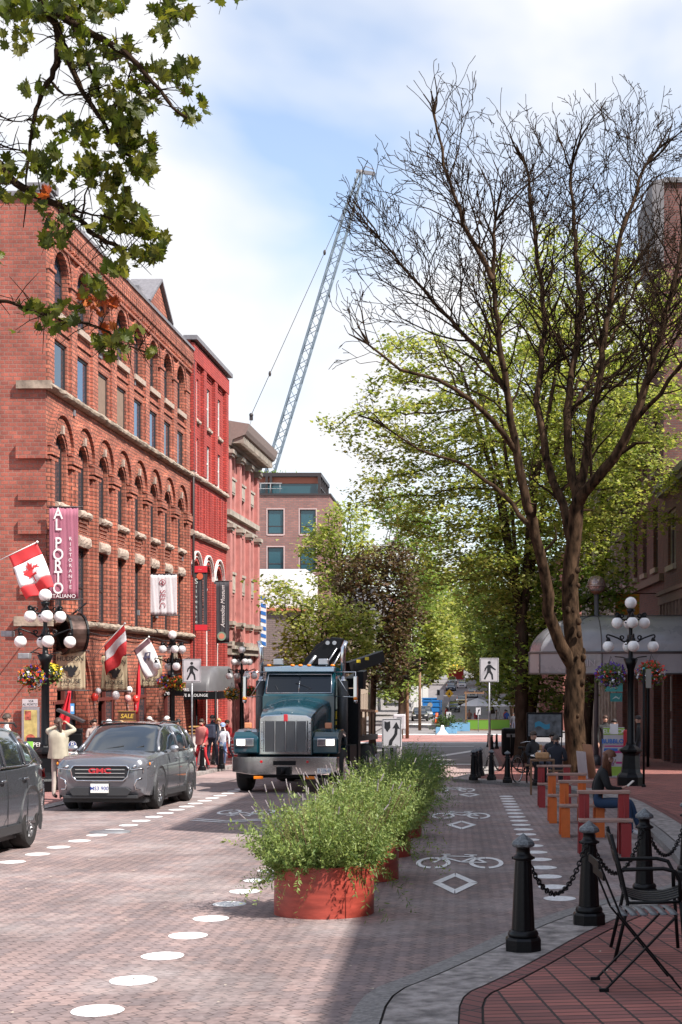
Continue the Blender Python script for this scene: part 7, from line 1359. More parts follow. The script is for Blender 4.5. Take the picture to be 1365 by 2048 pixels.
    b = MB(); b.tube([(-.55, 1.16, 1.10), (.0, 1.25, 1.20), (.1, 1.28, 1.22)], .01, 4); b.tube([(.05, 1.16, 1.10), (.5, 1.3, 1.22)], .01, 4); b.box(-.75, .75, 1.06, 1.2, 1.095, 1.115); b.build('wipers', M['blk'], o)
    # rear
    for sx in (-1, 1):
        b = MB(); vs = [(.60, 4.645, 1.0), (.80, 4.60, 1.02), (.905, 4.36, 1.06), (.92, 4.30, 1.0), (.905, 4.42, .93), (.80, 4.625, .88), (.60, 4.655, .90)]; vs = [(sx*x_, y_*s, z_) for x_, y_, z_ in vs]; b.add(vs+[(sx*.76, 4.62*s, .95)], [(i, (i+1) % 7, 7) for i in range(7)]); b.build('tail_light', M['redl'], o)
    b = MB(); b.box(-.8, .8, 4.45*s, 4.68*s, .26, .48); b.build('rear_bumper', M['carplast'], o, bevel=.03)
    return o
make_suv('parked_car', 'dark grey suv with chrome grille and red badge facing the camera', -6.78, 27.35, R(-1.7), M['greycar'])
make_suv('parked_car', 'blue grey suv cut off by the left edge, showing its rear wheel', -6.72, 16.05, R(.5), M['greycar2'], coupe=1)
# ---- truck
def make_truck():
    o = thing('truck', 'teal conventional truck with chrome grille and folded black crane', 'truck', (-4.14, 34.2, gz(34.2)), R(-2.8)); o.rotation_euler.x = math.atan(-.0338)
    for sx in (-1, 1): wheel(o, sx*1.13, 1.15, .52, .32, sx, 8, 'chrome')
    for yy in (6.6, 8.0):
        for xx in (-1.05, 1.05): wheel(o, xx, yy, .52, .52, 1 if xx > 0 else -1, 8, 'chrome')
    b = MB(); b.prism([(-1.25, .50), (-.80, .43), (.80, .43), (1.25, .50), (1.25, .85), (-1.25, .85)], -.06, .0, o=(0, 0, 0)); b.prism([(0, 0), (.0, .34), (.35, .34), (.35, 0)], -1.25, -1.21, o=(0, .05, .51), u=(0, 1, 0)); b.prism([(0, 0), (.0, .34), (.35, .34), (.35, 0)], 1.21, 1.25, o=(0, .05, .51), u=(0, 1, 0)); bp_ = b.build('bumper', M['chrome'], o, bevel=.015)
    b = MB(); b.box(-.27, .27, -.012, -.002, .66, .76); b.box(-.17, .16, -.14, -.005, .44, .62); b.cyl((0, -.16, .46), (0, -.16, .60), .05); b.box(-1.1, 1.1, .1, .5, .36, .42); b.build('tow_hook', M['blackm'], o)
    b = MB(); b.box(.78, 1.10, -.025, -.005, .47, .59); pl = b.build('number_plate', M['whitef'], o); b = MB(); text(b, 'PC 7480', (.94, -.028, .53), .075); b.build('plate_lettering', mat('plate_blue', (.03, .06, .3), .5), pl)
    for sx in (-1, 1): b = MB(); b.box(sx*.62-.11, sx*.62+.11, -.02, .05, .33, .40); b.build('amber_marker', M['orangel'], o, bevel=.01); b = MB(); b.lathe([(0, 0), (.035, 0), (.03, .02)], 10, c=(0, 0, 0)); b.v = [(sx*.55+v[0], -.005-v[2], .74+v[1]) for v in b.v]; b.build('tow_eye', M['redl'], o)
    # grille
    b = MB(); gp = [(-.62, .90), (.62, .90), (.62, 1.76), (.50, 1.83), (.0, 1.86), (-.50, 1.83), (-.62, 1.76)]; b.prism(gp, -.12, .0, o=(0, .16, 0)); g_ = b.build('grille_surround', M['chrome'], o, bevel=.02)
    b = MB(); b.box(-.53, .53, .145, .155, .97, 1.70); b.build('grille_mesh', M['blk'], g_); b = MB()
    for k in range(30): b.box(-.53, .53, .132, .143, .975+.0245*k, .984+.0245*k)
    b.build('grille_slats', mat('dull_alu', (.25, .25, .26), .4, metal=.8), g_); b = MB(); [b.box(x-.010, x+.010, .115, .132, .97, 1.72) for x in (-.50, -.25, 0, .25, .50)]; b.build('grille_bars', M['chrome'], g_)
    b = MB(); b.box(-.045, .045, .11, .16, 1.69, 1.86); b.build('badge', mat('badge_red', (.50, .03, .04), .3), g_, bevel=.01)
    b = MB(); [b.ball((sx*.575, .155, z), .022, 6, 4, 1, .4, 1) for sx in (-1, 1) for z in (1.05, 1.25, 1.45, 1.65)]; b.build('bolts', M['steel'], g_)
    # bonnet
    b = MB(); rings = []
    for yy, w, zt, zs_ in ((.165, .63, 1.82, 1.70), (.35, .66, 1.92, 1.78), (.8, .70, 2.06, 1.88), (1.3, .75, 2.17, 1.95), (1.9, .82, 2.28, 2.02), (2.1, .84, 2.30, 2.04)):
        rings.append((yy, [(0, .9), (w, .9), (w, 1.2), (w, zs_), (w*.94, zs_+(zt-zs_)*.55), (w*.75, zt-.05), (w*.4, zt), (0, zt+.015)]))
    loft(b, rings); b.build('bonnet', M['teal'], o, sharp=40); b = MB(); [b.tube([(sx*.12, .25, 1.875), (sx*.17, .9, 2.085), (sx*.22, 1.8, 2.28)], .016, 6) for sx in (-1, 1)]; b.build('bonnet_creases', M['teal'], o)
    for sx in (-1, 1):
        b = MB(); prof = []
        for i in range(13): a = PI*(1-i/12)*.94+.03; prof.append((1.15-.74*-math.cos(a) if False else 1.15+.76*math.cos(a), .56+.80*math.sin(a)))
        fr = [(.16, .92), (.16, 1.30), (.30, 1.44), (.62, 1.50), (1.15, 1.52), (1.6, 1.45), (1.86, 1.2), (1.95, .75)]; inn = [(1.82, .75), (1.72, 1.1), (1.5, 1.3), (1.15, 1.36), (.8, 1.28), (.58, 1.05), (.5, .92)]
        b.prism(fr+inn, 0, .62, o=(.64 if sx > 0 else -1.26, 0, 0), u=(0, 1, 0), v=(0, 0, 1)); b.v = b.v; f_ = b.build('fender', M['teal'], o, bevel=.05)
        b = MB(); b.box(sx*.97-.22, sx*.97+.22, .13, .20, 1.10, 1.29); hl = b.build('headlight', M['chrome'], o, bevel=.015)
        b = MB(); b.box(sx*.97-.19-(.0), sx*.97, .118, .13, 1.125, 1.265) if sx < 0 else b.box(sx*.97, sx*.97+.19, .118, .13, 1.125, 1.265); b.build('lit_lamp', M['lampon'], hl); b = MB(); (b.box(sx*.97+.01, sx*.97+.19, .118, .13, 1.125, 1.265) if sx < 0 else b.box(sx*.97-.19, sx*.97-.01, .118, .13, 1.125, 1.265)); b.build('dark_lamp', mat('headlight_glass', (.1, .1, .11), .08), hl)
        b = MB(); b.box(sx*.97-.08, sx*.97+.08, .45, .60, 1.52, 1.66); b.build('amber_marker', mat('pale_amber', (.65, .25, .12), .4), o, bevel=.02)
    # cab
    b = MB(); rings = [(0, 0)]; b = MB(); w = .90
    loft(b, [(2.0, [(0, .9), (w, .9), (w, 1.6), (w, 2.30), (w*.98, 2.33), (0, 2.33)]), (2.12, [(0, .8), (w, .8), (w, 1.6), (w*.99, 2.36), (w*.97, 2.42), (0, 2.42)]), (2.35, [(0, .8), (w, .8), (w, 1.6), (w*.97, 2.9), (w*.93, 3.0), (0, 3.03)]), (2.6, [(0, .8), (w, .8), (w, 1.6), (w*.96, 2.95), (w*.90, 3.08), (0, 3.12)]), (3.7, [(0, .8), (w, .8), (w, 1.6), (w*.96, 2.95), (w*.90, 3.08), (0, 3.12)])]); b.build('cab', M['teal'], o, sharp=40)
    b = MB(); ws = [(-.82, 2.115, 2.40), (.82, 2.115, 2.40), (.80, 2.335, 2.88), (-.80, 2.335, 2.88)]; ws = [(x, y-.035, z) for x, y, z in ws]; b.add(ws, [(0, 1, 2, 3)]); wn = b.build('windscreen', M['truckglass'], o, solid=.01)
    b = MB(); p_ = [Vector(v)+Vector((0, -.012, 0)) for v in ws]; b.tube(p_+[p_[0]], .016, 6); b.tube([(p_[0]+p_[1])/2, (p_[2]+p_[3])/2], .012, 5); b.build('windscreen_frame', M['chrome'], wn); b = MB(); b.tube([(.05, 2.09, 2.41), (.3, 2.12, 2.52), (-.1, 2.17, 2.66)], .008, 4); b.tube([(-.5, 2.09, 2.41), (-.6, 2.14, 2.6)], .008, 4); b.build('wipers', M['blk'], wn)
    b = MB(); b.prism([(-.88, 2.93), (.88, 2.93), (.90, 3.06), (-.90, 3.06)], -.02, .20, o=(0, 2.35, 0)); b.build('sun_visor', mat('visor_blue_chrome', (.35, .45, .55), .15, metal=.9), o, bevel=.02)
    b = MB(); 
    for sx in (-1, 1): b.box(min(sx*.885, sx*.912), max(sx*.885, sx*.912), 2.5, 3.4, 2.0, 2.75)
    b.build('side_windows', M['carglass'], o)
    for x in (-.80, -.20, .0, .22, .82): b = MB(); b.ball((x, 2.3, 3.10), .06, 10, 6, 1, 1, .55); b.build('roof_marker', M['orangel'], o)
    for x in (-.60, .55): b = MB(); b.box(x-.13, x+.13, 2.5, 2.62, 3.12, 3.28); b.build('work_light', M['alu'], o, bevel=.02)
    for sx in (-1, 1):
        k = 1.38 if sx < 0 else 1.42
        b = MB(); b.box(sx*k-.05, sx*k+.05, 2.1, 2.24, 2.27, 2.82); b.ball((sx*k, 2.14, 2.2), .06, 8, 6); b.build('mirror', M['chrome'], o, bevel=.02); b = MB(); b.tube([(sx*.88, 2.3, 2.93), (sx*k, 2.15, 2.93), (sx*k, 2.15, 2.3), (sx*.9, 2.2, 2.32)], .016, 5); b.tube([(sx*.9, 2.3, 2.9), (sx*(k-.15), 2.18, 2.32)], .012, 5); b.build('mirror_arm', M['chrome'], o)
        b = MB(); b.ball((sx*(k+.0), 2.12, 2.26), .055, 8, 6); b.build('mirror_marker', M['orangel'], o)
        b = MB(); b.cyl((sx*1.05, 2.55, 1.0), (sx*1.05, 2.55, 2.72), .13, n=16); b.build('stack_guard', mat('guard_mesh', (.07, .07, .07), .5, metal=.5, var=.5, scale=80), o)
        b = MB(); b.tube([(sx*1.05, 2.55, 2.7), (sx*1.05, 2.55, 3.55), (sx*1.12, 2.6, 3.72)], .065, 14); b.tube([(sx*1.05, 2.55, .9), (sx*1.05, 2.55, 2.75)], .10, 12); b.build('exhaust_stack', M['chrome'], o)
    b = MB(); text(b, 'L', (.915, 2.9, 2.15), .2, u=(0, 1, 0)); b.box(.905, .915, 2.3, 2.45, 1.75, 1.95); b.box(.905, .915, 2.3, 2.45, 1.6, 1.7); b.build('yellow_sticker', mat('sticker_yellow', (.7, .5, .02), .5), o)
    # chassis, deck, outriggers and crane
    b = MB(); b.box(-.45, .45, .6, 9.5, .62, .88); b.box(-1.2, 1.2, 4.4, 9.6, 1.15, 1.3); b.box(-1.1, 1.1, 3.7, 4.4, .7, 1.3); b.build('chassis', M['blackm'], o)
    b = MB(); b.box(.95, 1.30, 3.8, 4.3, .45, 2.55); b.box(-1.30, -.95, 3.8, 4.3, .45, 2.55); b.box(-1.0, 1.0, 3.8, 4.2, 2.0, 2.3); b.box(1.0, 1.28, 2.2, 3.6, .5, 1.1); b.build('outriggers', M['blackm'], o, bevel=.02)
    b = MB(); b.prism([(-.30, 2.3), (.45, 2.3), (.55, 3.2), (.95, 3.55), (.88, 3.78), (.45, 3.88), (.15, 3.70), (-.2, 3.2)], -.25, .25, o=(0, 4.1, 0)); b.prism([(-.15, 3.1), (-.1, 3.35), (.6, 3.9), (.92, 3.86), (.85, 3.6), (.3, 3.2)], .25, .42, o=(0, 4.1, 0)); b.build('crane_knuckle', M['black'], o, bevel=.03)
    b = MB(); [b.cyl((x, 3.62, 3.74), (x, 3.7, 3.74), .055, n=10) for x in (.5, .68)]; b.tube([(-.1, 3.6, 3.0), (.2, 3.6, 3.4)], .05, 8); b.tube([(.3, 3.6, 2.4), (.5, 3.55, 3.2), (.75, 3.6, 3.6)], .02, 6); b.tube([(.4, 3.6, 2.4), (.65, 3.5, 3.1), (.85, 3.6, 3.5)], .02, 6); b.build('hydraulic_rams', M['alu'], o)
    b = MB(); b.beam((.95, 4.2, 3.10), (1.75, 5.2, 3.45), .22, .3); b.beam((1.0, 4.1, 2.7), (1.1, 6.5, 3.0), .25, .25); b.box(1.15, 1.4, 4.0, 4.6, 2.55, 3.0); b.build('folded_boom', M['blackm'], o); b = MB(); [b.box(1.0+.2*i, 1.1+.2*i, 3.95+.2*i, 4.0+.2*i, 3.16+.08*i, 3.24+.08*i) for i in range(1, 3)]; b.build('yellow_labels', mat('sticker_yellow', (.7, .5, .02), .5), o)
    b = MB(); [b.box(-1.2+.0, -1.15, 4.5+k, 4.56+k, 1.3, 2.0) for k in range(5)]; [b.box(1.15, 1.2, 4.5+k, 4.56+k, 1.3, 2.0) for k in range(5)]; b.box(1.14, 1.21, 4.4, 9.5, 1.95, 2.02); b.box(-1.21, -1.14, 4.4, 9.5, 1.95, 2.02); b.box(-.9, .9, 5.2, 9, 1.3, 1.8); b.build('deck_stakes', mat('deck_timber', (.3, .17, .1), .7, var=.4), o)
    b = MB(); b.box(-.7, .7, 2.4, 3.0, 2.1, 2.5); b.build('cab_interior', M['blk'], o); return o
make_truck()
# ---- small far cars, each its own body, windows and wheels
def far_car(label, px, Y, paint, rz=0, dy=0):
    o = thing('far_car', label, 'car', (XP(px, Y), Y, gz(Y)), rz, 'cars farther down the street'); b = MB()
    loft(b, [(yy, [(0, .25), (w*.9, .25), (w, .4), (w, .65), (w*.95, zt-.05), (w*.8, zt), (0, zt+.02)]) for yy, w, zt in ((0, .75, .65), (.08, .84, .78), (.9, .88, .90), (1.3, .89, .92), (3.6, .89, .95), (4.3, .86, .92), (4.45, .78, .75))]); b.build('body', paint, o, sharp=40)
    b = MB(); loft(b, [(yy, [(0, .85), (.80, .85), (.62, zt), (0, zt+.03)]) for yy, zt in ((1.2, .92), (1.8, 1.36), (2.3, 1.43), (3.2, 1.42), (4.1, .98))]); b.build('windows', M['carglass'], o, sharp=40)
    b = MB(); b.box(-.60, .60, 2.0, 3.3, 1.42, 1.47); b.build('roof', paint, o, bevel=.02)
    for sx in (-1, 1):
        for yy in (.85, 3.55): b = MB(); b.cyl((sx*.68, yy, .32), (sx*.9, yy, .32), .32, n=16); b.build('wheel', M['rubber'], o)
        b = MB(); b.box(sx*.62-.14, sx*.62+.14, -.01, .1, .60, .72); b.build('headlight', M['whitef'], o)
    b = MB(); b.box(-.4, .4, -.02, .05, .42, .62); b.build('grille', M['blk'], o); b = MB(); b.box(-.2, .2, -.04, -.01, .42, .5); b.build('number_plate', M['whitef'], o); return o
cp1 = mat('car_black', (.02, .02, .025), .25, coat=.8); cp2 = mat('car_silver', (.35, .36, .38), .3, metal=.6, coat=.8); cp3 = mat('car_cream', (.55, .45, .25), .3, coat=.8); cp4 = mat('car_white', (.7, .7, .7), .3, coat=.8); cp5 = mat('car_navy', (.03, .05, .09), .25, coat=.8)
far_car('black sedan facing us left of the blue dumpster', 841, 158, cp1, R(3)); far_car('silver car parked just behind the black sedan', 851, 166, cp2, R(2)); far_car('dark car facing us in the middle of the far road', 907, 196, cp1, 0)
far_car('cream yellow taxi behind the dark car', 924, 214, cp3, 0); far_car('white car behind the cream taxi on the slope', 945, 232, cp4, 0); far_car('navy car climbing the far slope', 902, 252, cp5, 0); far_car('white car near the top of the far slope', 924, 262, cp4, 0); far_car('silver car highest on the far slope', 905, 290, cp2, 0); far_car('pale car beneath the trees at the far left kerb', 828, 250, cp4, 0)
Y = 172; o = thing('blue_dumpster', 'bright blue dumpster parked on the left of far road', 'dumpster', (XP(864, Y), Y, gz(Y))); b = MB(); b.prism([(-1.1, .3), (1.1, .3), (1.15, 2.3), (-1.15, 2.3)], -4, 0, o=(0, 0, 0)); b.build('container', mat('dumpster_blue', (.02, .17, .45), .5, var=.1), o, bevel=.04); b = MB(); [b.box(-1.2, 1.2, -.06, 0, z, z+.1) for z in (.7, 1.3, 1.9, 2.25)]; [b.box(x, x+.1, -.07, .0, .3, 2.3) for x in (-1.1, -.05, 1.0)]; b.build('ribs', mat('dumpster_blue', (.02, .17, .45)), o); b = MB(); disc_m(b, .3, (-.2, -.08, 1.5)); b.build('round_mark', mat('round_mark', (.3, .28, .25), .6), o)
# parklet, umbrellas and clutter past the crossing
Y = 130; o = thing('parklet_fence', 'bright green low panel fence of the street parklet', 'fence', (XP(936, Y), Y, gz(Y))); b = MB(); b.box(0, 3.75, 0, .12, .12, .95); b.box(3.6, 3.75, .12, 5, .12, .95); b.build('green_panel', mat('parklet_green', (.12, .26, .02), .7), o); b = MB(); b.box(-.05, 3.8, -.05, .2, 0, .12); b.box(-.02, 3.78, -.02, .14, .95, 1.0); b.build('rail', M['wood'], o)
o = thing('timber_pergola', 'thin timber frame standing over the parklet', 'pergola', (XP(931, Y), Y-.5, gz(Y))); b = MB(); [b.box(x, x+.12, y, y+.12, 0, 3.3) for x in (0, 4.2) for y in (0, 4.6)]; b.build('posts', M['wood'], o); b = MB(); b.box(-.1, 4.5, 0, .1, 3.3, 3.42); b.box(-.1, 4.5, 4.6, 4.7, 3.3, 3.42); [b.box(x, x+.08, 0, 4.7, 3.42, 3.5) for x in (0, .8, 1.6, 2.4, 3.2, 4.0)]; b.build('beams', M['wood'], o)
for px, Y_, l in ((956, 132, 'white parasol over the left parklet tables'), (1000, 131, 'white parasol over the right parklet tables')):
    o = thing('parasol', l, 'parasol', (XP(px, Y_), Y_+1, gz(Y_)), 0, 'white parasols over the parklet'); b = MB(); b.lathe([(1.55, 2.15), (1.5, 2.25), (.7, 2.62), (.0, 2.85)], 8, smooth=False); b.build('canopy', mat('parasol_white', (.62, .61, .62), .7), o); MB().cyl((0, 0, 0), (0, 0, 2.8), .03).build('pole', M['alu'], o)
for px, py, Y_, c, l in ((1000, 1462, 119, (.1, .2, .3), 0), ): pass
o = thing('blue_planter', 'small pale blue planter box with bush at the crossing', 'planter', (XP(893, 122), 122, gz(122))); b = MB(); b.box(-.9, .9, 0, .9, 0, .55); b.build('box', mat('planter_blue', (.15, .33, .5), .6), o, bevel=.03); leaves_mesh('bush', np.random.RandomState(3).randn(160, 3)*np.array([.62, .3, .28])+np.array([0, .45, .95]), 6, .16, .08, M['leafd'], o, 5)
o = thing('concrete_barrier', 'white and blue barrier beside the small planter', 'barrier', (XP(885, 119), 119, gz(119))); b = MB(); b.prism([(-.5, 0), (.5, 0), (.2, .35), (.1, .75), (-.1, .75), (-.2, .35)], -1.6, 0); b.build('block', M['white'], o)
o = thing('concrete_barrier', 'pale blue barrier left of the green parklet fence', 'barrier', (XP(920, 128), 128, gz(128))); b = MB(); b.box(-.9, .9, 0, .5, 0, .75); b.build('block', mat('planter_blue', (.15, .33, .5), .6), o)
o = thing('warning_sign', 'yellow diamond warning sign over the far road', 'sign', (XP(899, 140), 140, gz(140))); b = MB(); b.prism([(0, -.42), (.42, 0), (0, .42), (-.42, 0)], 0, .02, o=(0, 0, ZP(1387, 140)-gz(140))); b.build('panel', mat('sign_yellow', (.75, .42, .02), .5), o); b = MB(); b.cyl((0, .03, 0), (0, .03, ZP(1387, 140)-gz(140)), .04); b.build('pole', M['steel'], o); b = MB(); b.prism([(-.1, -.15), (.0, .2), (.1, -.15)], .021, .025, o=(0, 0, ZP(1387, 140)-gz(140))); b.build('symbol', M['blk'], o)
o = thing('lane_sign', 'white sign with dark mark beside the yellow diamond', 'sign', (XP(881, 138), 138, gz(138))); zt = ZP(1379, 138)-gz(138); b = MB(); b.box(-.32, .32, 0, .02, zt-1.0, zt); b.build('panel', M['signr'], o); b = MB(); b.box(-.3, -.05, -.01, 0, zt-.55, zt-.05); b.build('mark', M['blk'], o); b = MB(); b.cyl((0, .04, 0), (0, .04, zt), .035); b.build('pole', M['steel'], o)
for px, Y_, l in ((898, 126, 'small arrow sign beside the blue planter'), (957, 127, 'small arrow sign before the green parklet')):
    o = thing('keep_right_sign', l, 'sign', (XP(px, Y_), Y_, gz(Y_)), 0, 'small arrow signs at the crossing'); zt = 1.75 if px < 900 else 2.1; b = MB(); b.box(-.21, .21, 0, .02, zt-.62, zt); b.build('panel', M['signr'], o); b = MB(); b.prism([(-.1, .06), (.0, .06), (.05, .25), (.14, .38), (.1, .55), (0, .42), (-.02, .3)], .003, .006, o=(0, 0, zt-.62)); b.build('arrow', M['blk'], o); b = MB(); b.cyl((0, .04, 0), (0, .04, zt), .03); b.build('pole', M['steel'], o)
o = thing('traffic_cone', 'tall orange traffic delineator beside the blue dumpster', 'cone', (XP(874, 150), 150, gz(150))); b = MB(); b.lathe([(.0, 0), (.28, 0), (.28, .08), (.2, .1), (.14, 1.1), (0, 1.12)], 10); b.build('body', mat('cone_orange', (.8, .12, .04), .5), o); b = MB(); b.lathe([(.178, .5), (.183, .5), (.172, .68), (.168, .68)], 10); b.build('band', M['white'], o)
for px, Y_, hh, l in ((840, 130, 6.5, 'thin brown utility pole left of the blue dumpster'), (815, 112, 6, 'dark pole near the left side of the crossing')):
    o = thing('utility_pole', l, 'pole', (XP(px, Y_), Y_, gz(Y_)), 0); b = MB(); b.cyl((0, 0, 0), (0, 0, hh), .14, .10); b.build('shaft', M['wood'], o); b = MB(); b.box(-.6, .6, -.05, .05, hh-.5, hh-.38); b.build('crossarm', M['wood'], o)
o = thing('hoarding', 'white hoarding panels before the far left pavement', 'hoarding', (XP(846, 200), 200, gz(200))); b = MB(); [b.box(-1.6+.8*k, -.84+.8*k, 0, .08, .1, 3.6) for k in range(3)]; b.build('panels', M['whitef'], o); b = MB(); b.box(-1.7, .9, -.04, .1, 3.6, 3.7); b.build('rail', M['steel'], o)
Y = 330; o = thing('yellow_marquee', 'tiny yellow and red market marquee at the top of the street', 'marquee', (XP(912, Y), Y, gz(Y))); b = MB(); b.lathe([(2.6, 2.3), (2.5, 2.5), (0, 3.9)], 8, smooth=False); b.build('roof', mat('marquee_yellow', (.75, .45, .03), .6), o); b = MB(); b.box(-1.8, 1.8, -.5, 1, 0, 2.2); b.build('stall', mat('stall_red', (.5, .05, .04), .6), o)
# ---------------------------------------------------------------- people
HEADP = None
def person(label, px, Y, top=None, h=1.70, rz=0, pose='stand', skin=(.45, .25, .18), shirt=(.1, .1, .1), trousers=(.05, .05, .07), shoes=(.05, .04, .04), hair=(.03, .02, .015), hairlen=0, x=None, z=None, seed=0, hat=None, bare=False, group=None, scarf=None, bulk=1.17):
    X = XP(px, Y) if x is None else x; z0 = (SG(Y) if X < LX or X > -.3 else gz(Y)) if z is None else z
    o = thing('person', label, 'person', (X, Y, z0), rz, group); rnd = random.Random(seed+px); k = h/1.72
    J = {'pel': (0, 0, .95), 'wst': (0, -.01, 1.10), 'chs': (0, 0, 1.30), 'nek': (0, .01, 1.47), 'hd0': (0, -.005, 1.56), 'hd1': (0, -.015, 1.645)}
    for s_, n in ((-1, 'l'), (1, 'r')):
        J['sh'+n] = (s_*.175, .01, 1.40); J['el'+n] = (s_*.235, .03, 1.13); J['wr'+n] = (s_*.235, -.05, .88); J['ha'+n] = (s_*.23, -.08, .79)
        J['hp'+n] = (s_*.09, 0, .90); J['kn'+n] = (s_*.10, -.02, .50); J['an'+n] = (s_*.10, .02, .09); J['to'+n] = (s_*.115, -.14, .04)
    if pose == 'walk':
        J.update({'knl': (-.10, -.16, .52), 'anl': (-.10, -.22, .11), 'tol': (-.10, -.38, .08), 'knr': (.10, .06, .50), 'anr': (.10, .30, .17), 'tor': (.10, .22, .05), 'ell': (-.24, .14, 1.15), 'wrl': (-.24, .20, .92), 'hal': (-.23, .20, .84), 'elr': (.24, -.08, 1.14), 'wrr': (.22, -.22, .94), 'har': (.21, -.28, .88)})
    if pose == 'armsup':
        J.update({'ell': (-.34, -.12, 1.46), 'wrl': (-.12, -.22, 1.58), 'hal': (-.07, -.22, 1.62), 'elr': (.34, -.12, 1.44), 'wrr': (.12, -.22, 1.56), 'har': (.07, -.22, 1.60)})
    if pose == 'hold':
        J.update({'ell': (-.23, -.02, 1.14), 'wrl': (-.10, -.24, 1.16), 'hal': (-.05, -.29, 1.19), 'elr': (.23, -.02, 1.14), 'wrr': (.10, -.24, 1.14), 'har': (.05, -.29, 1.17)})
    if pose in ('sit', 'sitphone'):
        dz = -.40
        for n_ in ('pel', 'wst', 'chs', 'nek', 'hd0', 'hd1', 'shl', 'shr', 'ell', 'elr', 'wrl', 'wrr', 'hal', 'har', 'hpl', 'hpr'): a = J[n_]; J[n_] = (a[0], a[1], a[2]+dz)
        for s_, n in ((-1, 'l'), (1, 'r')): J['kn'+n] = (s_*.10, -.44, .54); J['an'+n] = (s_*.10, -.46, .11); J['to'+n] = (s_*.11, -.62, .05); J['wr'+n] = (s_*.12, -.30, .72); J['ha'+n] = (s_*.08, -.37, .70)
    if pose == 'sitphone':
        J.update({'chs': (0, -.05, .90), 'wst': (0, -.01, .70), 'nek': (0, -.12, 1.055), 'hd0': (0, -.165, 1.13), 'hd1': (0, -.20, 1.205), 'shl': (-.17, -.09, .99), 'shr': (.17, -.09, .99), 'elr': (.21, -.16, .75), 'wrr': (.12, -.36, .74), 'har': (.08, -.43, .77), 'ell': (-.23, -.16, .74), 'wrl': (-.13, -.34, .72), 'hal': (-.09, -.41, .75), 'knl': (-.10, -.45, .50), 'anl': (-.12, -.50, .10), 'tol': (-.12, -.67, .05), 'knr': (.08, -.50, .52), 'anr': (.02, -.62, .13), 'tor': (.02, -.78, .08)})
        J.update({'elr': (.27, .04, .70), 'wrr': (.27, -.05, .47), 'har': (.26, -.09, .40)})
    rad = {'pel': (.135, .10), 'wst': (.12, .085), 'chs': (.145, .10), 'nek': (.052, .052), 'hd0': (.070, .080), 'hd1': (.078, .092)}
    for n in 'lr': rad.update({'sh'+n: (.062, .062), 'el'+n: (.043, .043), 'wr'+n: (.028, .028), 'ha'+n: (.034, .022), 'hp'+n: (.088, .088), 'kn'+n: (.060, .060), 'an'+n: (.040, .040), 'to'+n: (.042, .030)})
    for n_ in ('pel', 'wst', 'chs', 'shl', 'shr', 'ell', 'elr'): rad[n_] = (rad[n_][0]*bulk, rad[n_][1]*bulk)
    E = [('pel', 'wst'), ('wst', 'chs'), ('chs', 'nek'), ('nek', 'hd0'), ('hd0', 'hd1')]
    for n in 'lr': E += [('chs', 'sh'+n), ('sh'+n, 'el'+n), ('el'+n, 'wr'+n), ('wr'+n, 'ha'+n), ('pel', 'hp'+n), ('hp'+n, 'kn'+n), ('kn'+n, 'an'+n), ('an'+n, 'to'+n)]
    # fingers
    for n, s_ in (('l', -1), ('r', 1)):
        w_ = Vector(J['wr'+n]); hd = Vector(J['ha'+n]); d = (hd-w_).normalized(); sd = d.cross(Vector((0, 0, 1)) if abs(d.z) < .8 else Vector((1, 0, 0))).normalized(); dn = d.cross(sd)
        for f, (off, ln) in enumerate(((-.024, .065), (-.008, .078), (.008, .074), (.024, .058))):
            a = 'f%d%s' % (f, n); J[a] = tuple(hd+sd*off+d*ln*.55); J[a+'t'] = tuple(hd+sd*off*1.1+d*ln*.95+dn*.02); rad[a] = rad[a+'t'] = (.0085, .0085); E += [('ha'+n, a), (a, a+'t')]
        J['th'+n] = tuple(w_.lerp(hd, .6)+sd*(-.035)*1.0+d*.02); rad['th'+n] = (.010, .010); J['tt'+n] = tuple(w_.lerp(hd, .6)+sd*(-.048)+d*.055); rad['tt'+n] = (.009, .009); E += [('wr'+n, 'th'+n), ('th'+n, 'tt'+n)]
    names = list(J); me = bpy.data.meshes.new('body'); me.from_pydata([Vector(J[n])*k for n in names], [(names.index(a), names.index(b_)) for a, b_ in E], []); me.skin_vertices or me.skin_vertices
    tmp = bpy.data.objects.new('tmp', me); COL.objects.link(tmp); sk = tmp.modifiers.new('s', 'SKIN'); sk.use_smooth_shade = True; sk.branch_smoothing = .6; sb = tmp.modifiers.new('d', 'SUBSURF'); sb.levels = 1
    sv = me.skin_vertices[0].data
    for i, n in enumerate(names): r = rad[n]; sv[i].radius = (r[0]*k, r[1]*k); sv[i].use_root = (n == 'pel')
    dg = bpy.context.evaluated_depsgraph_get(); dg.update(); bm_ = bpy.data.meshes.new_from_object(tmp.evaluated_get(dg)); bpy.data.objects.remove(tmp); bm_.name = 'body'
    def cm(nm, c, r=.8): return mat('%s_%02x%02x%02x' % (nm, *[int(255*min(1, v)) for v in c]), c, r, var=.12, scale=9)
    for m in (cm('skin', skin, .55), cm('shirt', shirt), cm('trousers', trousers), cm('shoes', shoes, .6)): bm_.materials.append(m)
    zone = {}
    for a, b_ in E:
        key = (a[:2], b_[:2]); zz = 1
        if 'hd' in key[0] or 'hd' in key[1] or (a == 'chs' and b_ == 'nek'): zz = 0 if 'hd' in key[1] else 1
        if key[0] in ('wr', 'ha', 'th') or a[0] == 'f': zz = 0
        if bare and key == ('el', 'wr'): zz = 0
        if key[0] in ('hp', 'kn') or key[1] == 'hp': zz = 2
        if key[0] == 'an': zz = 3
        zone[(a, b_)] = zz
    segs = [(Vector(J[a])*k, Vector(J[b_])*k, zone[(a, b_)], sum(rad[a])/2) for a, b_ in E]; mi = []
